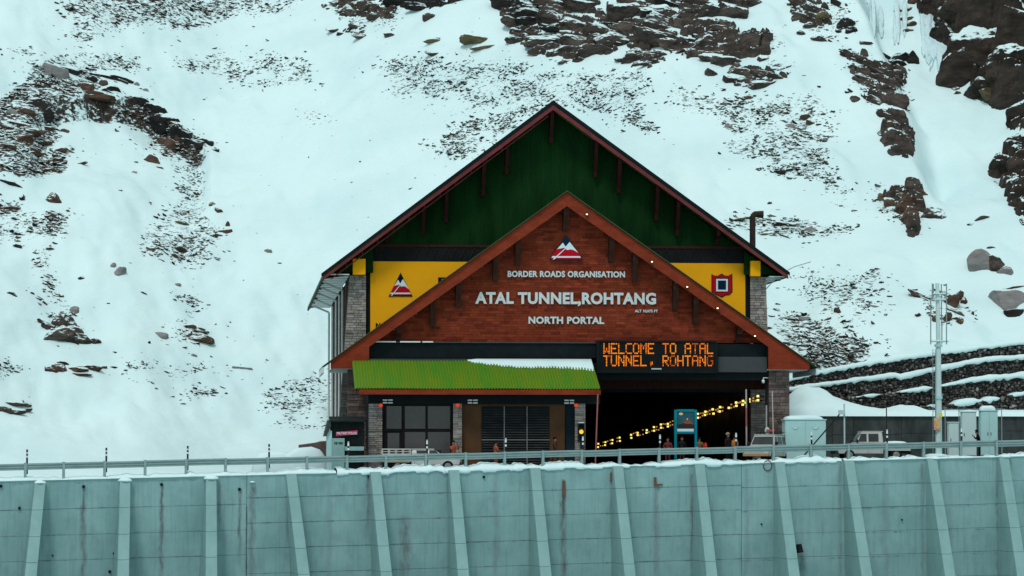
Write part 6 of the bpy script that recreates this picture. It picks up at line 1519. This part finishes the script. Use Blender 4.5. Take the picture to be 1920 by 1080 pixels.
# traffic light at the guard house column
Yt = 193.7; P = at(1090, 810, Yt); k = Yt / FPX
tl = root('traffic_light', Vector((P.x, Yt, zg(P.x))), 'black traffic light showing amber at the right guard house column', 'traffic light')
mb = MB(); mb.box(P.x - 6.5 * k, Yt, AZ(829, Yt), P.x + 6.5 * k, Yt + .25, AZ(793.5, Yt)); mb.build('housing', M_BLKP, tl, bevel=.03)
mb = MB(); mb.tube((P.x, Yt + .14, zg(P.x)), (P.x, Yt + .14, AZ(829, Yt)), .05, n=8); mb.build('pole', M_BLKP, tl)
mb = MB(); mb.box(P.x - 5 * k, Yt - .02, AZ(793.2, Yt), P.x + 5 * k, Yt + .22, AZ(791.2, Yt)); mb.build('cap', M_WHITEP, tl)
for py, m in ((799.5, M_BLACKF), (809.5, pmat('amber_lens', (.9, .5, .05), emit=(1, .50, .035), estr=1.15)), (819.5, M_BLACKF)):
    z = AZ(py, Yt); mb = MB(); mb.lathe((P.x, Yt - .006, z), [(4.1 * k, 0), (3.6 * k, .03), (1.5 * k, .055)], 16, 'Y'); ln = mb.build('lens', m, tl)
    mb = MB(); ring = [(P.x + 4.6 * k * math.cos(t), z + 4.6 * k * math.sin(t)) for t in np.linspace(-.3, math.pi + .3, 12)]
    for q, w in zip(ring[:-1], ring[1:]): mb.hexa([(q[0], Yt - .16, q[1]), (w[0], Yt - .16, w[1]), (w[0], Yt - .005, w[1]), (q[0], Yt - .005, q[1]), (q[0], Yt - .16, q[1] + .012), (w[0], Yt - .16, w[1] + .012), (w[0], Yt - .005, w[1] + .012), (q[0], Yt - .005, q[1] + .012)])
    mb.build('visor', M_BLKP, ln)
# security camera on the right porch pillar
P = at(1431, 712, YB + .5); sc_ = root('security_camera', P, 'small white security camera at the right edge of the entrance', 'camera')
mb = MB(); mb.tube(P + Vector((.35, .2, .12)), P + Vector((.02, 0, .12)), .03, n=8); mb.tube(P + Vector((.02, 0, .13)), P, .03, n=8); mb.build('arm', M_WHITEP, sc_)
mb = MB(); mb.lathe((P.x, P.y, P.z - .2), [(.02, -.03), (.08, .0), (.10, .1), (.09, .18), (.02, .2)], 12); mb.build('housing', M_WHITEP, sc_, smooth=True)
# loose cable from the eave to the slope
mb = MB(); mb.path([at(1431, 548, 209), at(1440, 538, 212), at(1452, 525, 216), at(1468, 511, 222), at(1490, 500, 230), at(1520, 491, 238)], .035, 5); tag(mb.build('cable', M_GREYPOLE), 'loose grey cable running from the hall eave up the snow', 'cable')

# ================================================================== POLICE BOOTH
Yp = 191.2
bx0, bx1 = AX(614, Yp), AX(683, Yp); zbt = AZ(790, Yp, 650); zbb = zg(bx0) - .1
bo = root('police_booth', Vector(((bx0 + bx1) / 2, Yp, zbb)), 'small black fronted booth with a pink lettered sign left of the guard house', 'booth')
M_BOOTH = pmat('booth_black', (0.006, 0.011, 0.011), (0.014, 0.020, 0.019), 2, .6)
xa = AX(621, Yp)
mb = MB(); mb.box(xa, Yp + .02, zbb, bx1, Yp + 2.2, zbt); mb.build('cabin', M_BOOTH, bo)
mb = MB(); mb.prism_x([(Yp - .35, zbt - .05), (Yp + 2.5, zbt + .25), (Yp + 2.5, zbt + .33), (Yp - .35, zbt + .03)], AX(619, Yp), bx1 + .05); mb.build('roof', M_BOOTH, bo)
mb = MB(); mb.prism([(AX(607.5, Yp), AZ(818, Yp)), (AX(615, Yp), AZ(788, Yp)), (xa - .003, AZ(789, Yp)), (xa - .003, AZ(800, Yp)), (AX(612, Yp), AZ(818, Yp))], Yp - .2, Yp + 2.2); mb.build('awning', pmat('awning_grey', (0.04, 0.05, 0.05), (0.07, 0.08, 0.08), 2, .6), bo)
mb = MB(); mb.box(AX(613.5, Yp), Yp - .05, zbb, AX(622.5, Yp), Yp + 1.8, AZ(808, Yp)); mb.build('side_panel', M_CAB, bo)
mb = MB(); mb.box(AX(622.8, Yp), Yp - .35, zbb, AX(646, Yp), Yp - .02, AZ(822, Yp)); M_BPAN = pmat('booth_panel', (0.22, 0.40, 0.385), (0.27, 0.45, 0.43), 2, .6); pn2 = mb.build('notice_panel', M_BPAN, bo)
line('DE VEH', 635, 831, 16, 4.5, .03, name='notice_lettering', Y=Yp - .365, parent=pn2, mat=M_LBLACK, depth=.012)
mb = MB(); P = at(650, 811.5, Yp); Pa, Pb = at(630, 814, Yp - .1), at(670.5, 810.5, Yp - .1)
mb.hexa([(Pa.x, Yp - .13, Pa.z - .12), (Pb.x, Yp - .13, Pb.z - .12), (Pb.x, Yp - .10, Pb.z - .12), (Pa.x, Yp - .10, Pa.z - .12), (Pa.x, Yp - .13, Pa.z + .12), (Pb.x, Yp - .13, Pb.z + .12), (Pb.x, Yp - .10, Pb.z + .12), (Pa.x, Yp - .10, Pa.z + .12)])
sg_ = mb.build('sign', pmat('pink_sign', (0.55, 0.02, 0.10), (0.62, 0.035, 0.13), 3, .5), bo)
tm = line('MILITARY POLICE', 650.3, 812.2, 37, 4.6, .02, name='sign_lettering', Y=Yp - .15, parent=sg_, mat=M_LWHITE, depth=.01)
mb = MB(); mb.box(AX(646.5, Yp), Yp - .5, AZ(845, Yp), AX(682, Yp), Yp - .4, AZ(837.5, Yp)); mb.box(AX(680, Yp) - .05, Yp - .39, AZ(845, Yp), AX(680, Yp), Yp + .01, AZ(838, Yp)); mb.build('counter', M_BPAN, bo)
mb = MB(); mb.tube(at(688, 787, Yp), at(688, 845, Yp), .05, n=8); mb.build('corner_post', M_BOOTH, bo)
# low stone edging left of the booth
mb = MB(); a, b = at(560, 834, 196), at(612, 827, 196); mb.hexa([(a.x, 196, zg(a.x) - .2), (b.x, 196, zg(b.x) - .2), (b.x, 196.5, zg(b.x) - .2), (a.x, 196.5, zg(a.x) - .2), (a.x, 196, a.z), (b.x, 196, b.z), (b.x, 196.5, b.z), (a.x, 196.5, a.z)])
tag(mb.build('kerb_wall', M_SIDE), 'short dark stone edging left of the police booth', 'wall')
for a, b, yt, lab in ((470, 560, 846, 'low snow drift left of the dark stone edging'), (530, 618, 840, 'snow bank against the dark stone edging by the booth')):
    zb0 = zg(AX(560, 195)) - .3; snow_lump(None, AX(a, 195), AX(b, 195), 194.2, 195.9, zb0, AZ(yt, 195) - zb0, a, lab)

# ================================================================== VEHICLES
M_VWHITE = pmat('vehicle_white', (0.60, 0.62, 0.575), (0.44, 0.46, 0.42), 1.1, .35, spec=.5); M_VGLASS = pmat('vehicle_glass', (0.012, 0.016, 0.017), (0.03, 0.035, 0.036), 1.5, .08, spec=.6)
M_TYRE = pmat('tyre', (0.012, 0.012, 0.012), (0.02, 0.02, 0.02), 5, .85); M_RIM = pmat('rim', (0.30, 0.32, 0.32), metallic=.6, rough=.4); M_LAMPW = pmat('head_lamp', (0.6, 0.62, 0.6), rough=.15, spec=.6); M_BUMP = pmat('bumper_grey', (0.05, 0.052, 0.053), rough=.6)
M_TAN = pmat('tan_wood', (0.42, 0.27, 0.14), (0.5, 0.33, 0.18), 4, .7)
def vehicle(name, label, cat, loc, rz, kind, H=1.9):
    r0 = root(name, loc, label, cat, 'white vehicles parked on the terrace', rz)
    B = lambda nm, mb, m, par=None, bevel=0, smooth=False: mb.build(nm, m, par or r0, local=True, bevel=bevel, smooth=smooth)
    zr = H; zs_ = 1.08; cb = -2.0 if kind == 'jeep' else -.78
    tail = -2.05 if kind == 'jeep' else -2.5
    mb = MB(); mb.prism([(2.05, .42), (2.12, .62), (2.10, .92), (2.0, 1.0), (1.0, zs_), (cb, zs_), (cb, .42)], -.80, .80); B('body', mb, M_VWHITE, bevel=.04)
    mb = MB(); xw0, xw1 = 1.0, .55
    mb.hexa([(cb, -.79, zs_ + .002), (xw0, -.79, zs_ + .002), (xw0, .79, zs_ + .002), (cb, .79, zs_ + .002), (cb + .06, -.67, zr), (xw1, -.67, zr), (xw1, .67, zr), (cb + .06, .67, zr)]); cabp = B('cab', mb, M_VWHITE, bevel=.05)
    mb = MB(); mb.box(cb + .0, -.69, zr + .002, xw1 + .03, .69, zr + .05); B('roof', mb, M_VWHITE, bevel=.025)
    def side(u0, u1, v0, v1, s):              # pane on a cab side, u along, v 0..1 up
        def Q(u, v): x = u; return (x, s * (.79 + (.67 - .79) * v + .012), zs_ + (zr - zs_) * v)
        q = [Q(u0, v0), Q(u1, v0), Q(u1 - (.30 * (v1 - v0) if u1 > .8 else 0), v1), Q(u0, v1)]
        i_ = [(a[0], a[1] - s * .02, a[2]) for a in q]
        mb = MB(); mb.add(q + i_, [(0, 1, 2, 3), (7, 6, 5, 4), (0, 4, 5, 1), (1, 5, 6, 2), (2, 6, 7, 3), (3, 7, 4, 0)]); B('window', mb, M_VGLASS)
    spans = [(.28, .84)] + ([(-.48, .16)] if kind != 'jeep' else [(-.62, .16), (-1.75, -.75)])
    for s in (-1, 1):
        for a, b in spans: side(a, b, .14, .84, s)
        for u in (.2,) + ((-.6,) if kind != 'jeep' else (-.68,)):
            mb = MB(); mb.box(u - .004, s * .803, .5, u + .004, s * .812, zs_ - .02); B('door_seam', mb, M_BUMP)
        mb = MB(); mb.box(.26, s * .805, .98, .40, s * .835, 1.01); B('door_handle', mb, M_BUMP)
        mb = MB(); mb.box(.86, s * .82, 1.12, .96, s * 1.0, 1.32); B('mirror', mb, M_BLKP, bevel=.02)
        mb = MB(); mb.lathe((2.105, s * .62, .86), [(.11, 0), (.105, .03), (.05, .05)], 14, 'X'); B('headlight', mb, M_LAMPW)
    def slab(x0, x1, v0, v1, nm, rear=False):
        def Q(y, v):
            x = (xw0 + (xw1 - xw0) * v + .012) if not rear else (cb + .06 * v - .012); return (x, y * (.79 + (.67 - .79) * v), zs_ + (zr - zs_) * v)
        q = [Q(-.90, v0), Q(.90, v0), Q(.90, v1), Q(-.90, v1)]; d = .02 if not rear else -.02; i_ = [(a[0] - d, a[1], a[2]) for a in q]
        mb = MB(); mb.add(q + i_, [(0, 1, 2, 3), (7, 6, 5, 4), (0, 4, 5, 1), (1, 5, 6, 2), (2, 6, 7, 3), (3, 7, 4, 0)]); B(nm, mb, M_VGLASS)
    slab(0, 0, .10, .88, 'windscreen'); slab(0, 0, .16, .84, 'rear_window', True)
    mb = MB(); mb.box(2.10, -.48, .68, 2.135, .48, .94); gr = B('grille', mb, M_BLKP)
    mb = MB()
    for k in range(7): mb.box(2.136, -.45 + k * .14, .69, 2.15, -.41 + k * .14, .93)
    B('grille_bar', mb, M_RIM, gr)
    mb = MB(); mb.box(2.10, -.82, .42, 2.28, .82, .62); B('bumper', mb, M_TAN if kind == 'jeep' else M_BUMP, bevel=.03)
    for x in (1.38, -1.45 if kind == 'jeep' else -1.6):
        for s in (-1, 1):
            mb = MB(); mb.lathe((x, s * .70 + (.11 if s > 0 else .11), .34), [(.20, 0), (.33, .0), (.36, .04), (.36, .18), (.33, .22), (.20, .22)], 22, 'Y'); wh = B('wheel', mb, M_TYRE)
            mb = MB(); mb.lathe((x, s * .70 + s * .115 + .01, .34), [(.19, -.01), (.21, .0), (.19, .02), (.06, .03)], 16, 'Y'); B('rim', mb, M_RIM, wh)
    if kind == 'jeep':
        mb = MB(); mb.lathe((tail - .16, .15, 1.02), [(.2, 0), (.33, .0), (.35, .05), (.35, .17), (.33, .2), (.2, .2)], 22, 'X'); B('spare_wheel', mb, M_TYRE)
        rk = MB()
        for y in (-.55, .55): rk.tube((.4, y, zr + .18), (-1.8, y, zr + .18), .02, n=6)
        for x in (.4, -.3, -1.1, -1.8): rk.tube((x, -.55, zr + .18), (x, .55, zr + .18), .02, n=6); rk.tube((x, -.55, zr + .05), (x, -.55, zr + .18), .02, n=6); rk.tube((x, .55, zr + .05), (x, .55, zr + .18), .02, n=6)
        B('roof_rack', rk, M_BLKP)
        mb = MB(); mb.box(1.06, -.42, 1.22, 1.09, .05, 1.36)
    else:
        mb = MB(); y_ = .82
        mb.box(tail, -y_, .62, cb - .03, y_, .70); mb.box(tail, -y_, .702, cb - .03, -y_ + .05, 1.10); mb.box(tail, y_ - .05, .702, cb - .03, y_, 1.10); mb.box(tail, -y_ + .052, .702, tail + .05, y_ - .052, 1.10); mb.box(cb - .08, -y_ + .052, .702, cb - .03, y_ - .052, 1.10); B('cargo_bed', mb, M_VWHITE)
        mb = MB(); mb.box(tail - .08, -.7, .42, tail - .005, .7, .56); mb.box(tail, -.4, .45, cb, -.3, .615); mb.box(tail, .3, .45, cb, .4, .615); B('chassis', mb, M_BUMP)
        if kind == 'rack':
            mb = MB()
            for s in (-1, 1):
                mb.tube((tail, s * .78, zr + .02), (cb - .05, s * .78, zr + .02), .03, n=6); mb.tube((tail, s * .78, zr - .12), (cb - .05, s * .78, zr - .12), .02, n=6)
                for k in range(5): x = tail + (cb - .05 - tail) * k / 4; mb.tube((x, s * .78, 1.1), (x, s * .78, zr + .02), .028, n=6)
            for k in range(3): x = tail + (cb - .05 - tail) * k / 2; mb.tube((x, -.78, zr + .02), (x, .78, zr + .02), .028, n=6)
            B('bed_rack', mb, M_VWHITE)
            mb = MB(); mb.box(tail + .05, -.86, .58, cb - .1, -.825, .76); B('side_board', mb, M_TAN)
    return r0
Yv = 199.0; x = AX(1628, Yv); v1 = vehicle('pickup_truck', 'white double cab pickup with a snowy cargo bed facing left', 'pickup', Vector((x, Yv, zg(x))), math.pi, 'pickup', 1.80)
x_ = x; snow_lump(None, x_ + .85, x_ + 2.45, Yv - .75, Yv + .75, zg(x) + .98, .26, 8, 'snow lying in the cargo bed of the white pickup')
Yv = 195.8; x = AX(1438, Yv); hd = math.radians(180 + 62)
v2 = vehicle('off_road_car', 'white off road car facing the camera beside the right porch pillar', 'car', Vector((x, Yv, zg(x))), hd, 'jeep', 1.72)
# luggage on its roof rack
cs_, sn_ = math.cos(hd), math.sin(hd)
def on(v, lx, ly, lz): return Vector(v.location) + Vector((lx * cs_ - ly * sn_, lx * sn_ + ly * cs_, lz))
for lx, ly, s, m, lab in ((-.2, .3, .16, pmat('bag_red', (0.35, 0.06, 0.06), (0.45, 0.12, 0.1), 6, .8), 'small red bundle at the front of the car roof rack'), (-.6, -.1, .17, pmat('bag_pink', (0.40, 0.13, 0.13), (0.3, 0.08, 0.08), 6, .8), 'dusty pink bundle on the car roof rack'), (-1.1, -.35, .19, pmat('bag_white', (0.50, 0.56, 0.53), (0.38, 0.45, 0.42), 6, .8), 'pale bag standing tallest on the car roof rack')):
    c = on(v2, lx, ly, 1.72 + .20 + s * .55); v = rock_verts(RRNG, (s, s, s * (1.3 if s > .18 else .7)), 2, 6, .12); mb = MB(); mb.add((v + np.array(c)).tolist(), ICO[2][1]); tag(mb.build('luggage_bag', m, smooth=True), lab, 'bag', 'bags on the roof rack')
Yv = 190.6; x = AX(795, Yv); zz_ = zg(x) - .02
v3 = vehicle('pickup_truck', 'white pickup with a railed cargo rack in front of the guard house windows', 'pickup', Vector((x, Yv, zz_)), 0.0, 'rack', 1.34)

# ================================================================== PEOPLE
M_SKIN = pmat('skin', (0.30, 0.15, 0.095), rough=.6); M_HAIR = pmat('hair', (0.008, 0.007, 0.007), rough=.7); M_SHOE = pmat('shoe', (0.015, 0.014, 0.013), rough=.7)
def person(label, px, Y, rz, top, legs, hair=M_HAIR, h=1.70, pose='stand', hat=None, vest=None):
    h = h * 1.05; x = AX(px, Y); s = h / 1.70
    r0 = root('person', Vector((x, Y, zg(x))), label, 'person', 'people on the terrace', rz)
    J = {}; E = []; R = {}
    def j(n, p, r, par=None): J[n] = Vector(p) * s; R[n] = r * s; (E.append((par, n)) if par else None)
    lean = .10 if pose == 'lean' else 0.0
    j('pelvis', (0, 0, .94), .135); j('waist', (.01 + lean * .3, 0, 1.08), .13, 'pelvis'); j('chest', (.02 + lean, 0, 1.28), .155, 'waist'); j('neckb', (.01 + lean * 1.2, 0, 1.43), .085, 'chest'); j('neck', (.02 + lean * 1.5, 0, 1.49), .052, 'neckb')
    hb = lean * 1.8
    j('jaw', (.035 + hb, 0, 1.545), .068, 'neck'); j('skull', (.02 + hb, 0, 1.63), .088, 'jaw'); j('crown', (.005 + hb, 0, 1.675), .045, 'skull'); j('nose', (.115 + hb, 0, 1.595), .012, 'jaw')
    for sg, S in ((1, 'l'), (-1, 'r')):
        fw = {'walk': .22 * sg, 'stand': .02 * sg, 'lean': .02 * sg, 'photo': .03 * sg, 'carry': .02}[pose]
        j('hip' + S, (0, .095 * sg, .90), .10, 'pelvis'); j('knee' + S, (fw * .6 + .02, .10 * sg, .49), .065, 'hip' + S); j('ankle' + S, (fw - (.05 if fw < -.1 else 0), .10 * sg, .085), .042, 'knee' + S); j('toe' + S, (fw + .17, .115 * sg, .04), .038, 'ankle' + S)
        j('sh' + S, (.01 + lean, .185 * sg, 1.385), .075, 'chest')
        if pose == 'photo': e, w = (.20, .24 * sg, 1.22), (.33, .10 * sg, 1.45)
        elif pose == 'carry': e, w = (.05, .27 * sg, 1.12), (.27, .16 * sg, 1.10)
        elif pose == 'walk': e, w = (-.10 * sg + .02, .25 * sg, 1.12), (-.14 * sg + .10, .25 * sg, .88)
        elif pose == 'lean': e, w = (.22, .22 * sg, 1.16), (.36, .12 * sg, 1.32)
        else: e, w = (.0, .25 * sg, 1.12), (.07, .25 * sg, .87)
        j('el' + S, e, .052, 'sh' + S); j('wr' + S, w, .034, 'el' + S)
        d = (Vector(w) - Vector(e)).normalized(); sd2 = d.cross(Vector((1, 0, .2))).normalized(); 
        palm = Vector(w) + d * .075; j('palm' + S, palm, .034, 'wr' + S)
        th_ = Vector(w) + d * .035 + Vector((.045, 0, 0)) ; j('th' + S, th_ + d * .02, .011, 'palm' + S); j('th2' + S, th_ + d * .055, .008, 'th' + S)
        for q in range(4):
            o = sd2 * (.024 * (q - 1.5)); L = (.075, .088, .082, .062)[q]
            j('f%d%s' % (q, S), palm + d * .03 + o, .010, 'palm' + S); j('g%d%s' % (q, S), palm + d * (.03 + L * .6) + o + Vector((.006, 0, 0)), .009, 'f%d%s' % (q, S)); j('k%d%s' % (q, S), palm + d * (.03 + L) + o + Vector((.022, 0, 0)), .007, 'g%d%s' % (q, S))
    names = list(J); ix = {n: i for i, n in enumerate(names)}
    me = bpy.data.meshes.new('person_skel'); me.from_pydata([J[n][:] for n in names], [(ix[a], ix[b]) for a, b in E], [])
    bm = bmesh.new(); bm.from_mesh(me); L = bm.verts.layers.skin.verify(); bm.verts.ensure_lookup_table()
    for n, v in zip(names, bm.verts): v[L].radius = (R[n], R[n] * (.78 if n in ('chest', 'waist', 'pelvis') else 1)); v[L].use_root = (n == 'pelvis')
    bm.to_mesh(me); bm.free()
    t = bpy.data.objects.new('tmp', me); col.objects.link(t); t.modifiers.new('s', 'SKIN').use_smooth_shade = True; sb = t.modifiers.new('u', 'SUBSURF'); sb.levels = 1; sb.render_levels = 1
    bpy.context.view_layer.update(); m2 = bpy.data.meshes.new_from_object(t.evaluated_get(bpy.context.evaluated_depsgraph_get()))
    bpy.data.objects.remove(t); bpy.data.meshes.remove(me)
    P = np.array([v.co[:] for v in m2.vertices]); cen = np.array([p.center[:] for p in m2.polygons])
    best = np.full(len(cen), 1e9); lab_ = np.zeros(len(cen), int)
    def kind(a, b):
        if b.startswith(('toe',)): return 3
        if b.startswith(('hip', 'knee', 'ankle')): return 1
        if b in ('neck', 'jaw', 'skull', 'crown', 'nose') or b.startswith(('palm', 'th', 'f', 'g', 'k')) and not b.startswith('knee'): return 2
        return 0
    for a, b in E:
        A, Bv = np.array(J[a]), np.array(J[b]); d = Bv - A; tt = np.clip(((cen - A) @ d) / (d @ d), 0, 1); dist = np.linalg.norm(cen - (A + tt[:, None] * d), axis=1) - (R[a] * (1 - tt) + R[b] * tt)
        w = dist < best; best[w] = dist[w]; lab_[w] = kind(a, b)
    lab_[(cen[:, 2] < .95 * s) & (lab_ == 0) & (np.abs(cen[:, 1]) < .18 * s)] = 1
    mb = MB(); mb.v = P.tolist(); mb.f = [tuple(p.vertices) for p in m2.polygons]; mb.m = lab_.tolist(); mb.c = [(1, 1, 1)] * len(mb.f)
    mb.build('body', [top, legs, M_SKIN, M_SHOE], r0, local=True, smooth=True); bpy.data.meshes.remove(m2)
    # hair or hat: a shell over the skull
    c = J['skull'] + Vector((-.012, 0, .02)) * s; v = ICO[3][0].copy(); keep_z = -0.35
    v = v * (1 + .06 * vnoise3(v * 3 + px))[:, None]; v[:, 2] = np.maximum(v[:, 2], keep_z + .55 * np.clip(v[:, 0], 0, 1))
    rr_ = .108 * s if not hat else .125 * s
    v = v * np.array([rr_, rr_ * .92, rr_ * .98]) + np.array(c)
    mb = MB(); mb.add(v.tolist(), ICO[3][1]); mb.build('hat' if hat else 'hair', hat or hair, r0, local=True, smooth=True)
    mb = MB()
    for sg in (1, -1):
        cc = np.array(J['jaw'] + Vector((-.02, .078 * sg, .045)) * s); mb = MB(); mb.add((ICO[1][0] * np.array([.018, .010, .03]) * s + cc).tolist(), ICO[1][1]); mb.build('ear', M_SKIN, r0, local=True, smooth=True)
        cc = np.array(J['jaw'] + Vector((.072, .032 * sg, .055)) * s); mb = MB(); mb.add((ICO[1][0] * .011 * s + cc).tolist(), ICO[1][1]); mb.build('eye', M_HAIR, r0, local=True, smooth=True)
    if vest:
        v = ICO[3][0].copy(); v = np.sign(v) * np.abs(v) ** .75; v = v * np.array([.185, .225, .27]) * s + np.array(J['chest'] * .5 + J['waist'] * .5) + np.array([0, 0, .05 * s]); mb = MB(); mb.add(v.tolist(), ICO[3][1]); mb.build('vest', vest, r0, local=True, smooth=True)
    return r0
def cloth(n, a, b): return pmat('cloth_' + n, a, b, 9, .85)
C_or = cloth('rust', (0.30, 0.10, 0.05), (0.22, 0.07, 0.04)); C_br = cloth('brown', (0.05, 0.022, 0.018), (0.08, 0.035, 0.025)); C_dk = cloth('dark', (0.012, 0.012, 0.013), (0.022, 0.02, 0.02)); C_ma = cloth('maroon', (0.11, 0.028, 0.026), (0.16, 0.045, 0.04))
C_tan = cloth('tan', (0.24, 0.11, 0.055), (0.30, 0.14, 0.07)); C_red = cloth('red', (0.65, 0.03, 0.02), (0.75, 0.05, 0.03)); C_bl = cloth('black', (0.005, 0.006, 0.007), (0.012, 0.012, 0.013)); C_pale = cloth('pale_fur', (0.36, 0.27, 0.18), (0.24, 0.17, 0.12)); C_pk = cloth('orange_rust', (0.36, 0.10, 0.055), (0.26, 0.07, 0.045)); C_or2 = cloth('orange', (0.34, 0.13, 0.045), (0.42, 0.16, 0.05))
R_ = math.radians
person('person in orange rust top holding something up before the left column', 850, 191.6, R_(-60), C_pk, C_ma, pose='photo')
person('person with dark hair and rust clothes before the shutter left half', 929, 191.8, R_(20), C_pk, C_or, h=1.62, pose='carry')
person('person in dark brown standing at the right end of the shutter', 1040, 192.8, R_(-20), C_br, C_br, h=1.78, pose='walk')
person('person in maroon left of the information board', 1252, 193.4, R_(-110), C_ma, C_ma, h=1.60, pose='carry')
person('person in dark jacket seen under the information board', 1278, 194.6, R_(-70), C_dk, C_br, h=1.66, pose='stand')
person('person in tan jacket with red bag at the board right post', 1311, 193.2, R_(90), C_tan, C_dk, h=1.58, pose='stand')
x = AX(1322, 193.0); mb = MB(); v = rock_verts(RRNG, (.11, .14, .26), 2, 5, .08); mb.add((v + np.array([x, 192.95, zg(x) + 1.12])).tolist(), ICO[2][1]); tag(mb.build('shoulder_bag', C_red, smooth=True), 'bright red bag carried by the person in tan', 'bag')
person('person in dark clothes wearing a pale fur hat in the entrance', 1364, 195.5, R_(-40), C_dk, C_dk, h=1.80, pose='stand', hat=C_pale)
person('person in orange brown vest beside the off road car', 1377, 193.6, R_(100), C_dk, C_dk, h=1.60, pose='stand', vest=C_or2)
person('person in black leaning towards the tall cabinets', 1836, 203.6, R_(170), C_bl, C_bl, h=1.66, pose='lean', hat=C_bl)
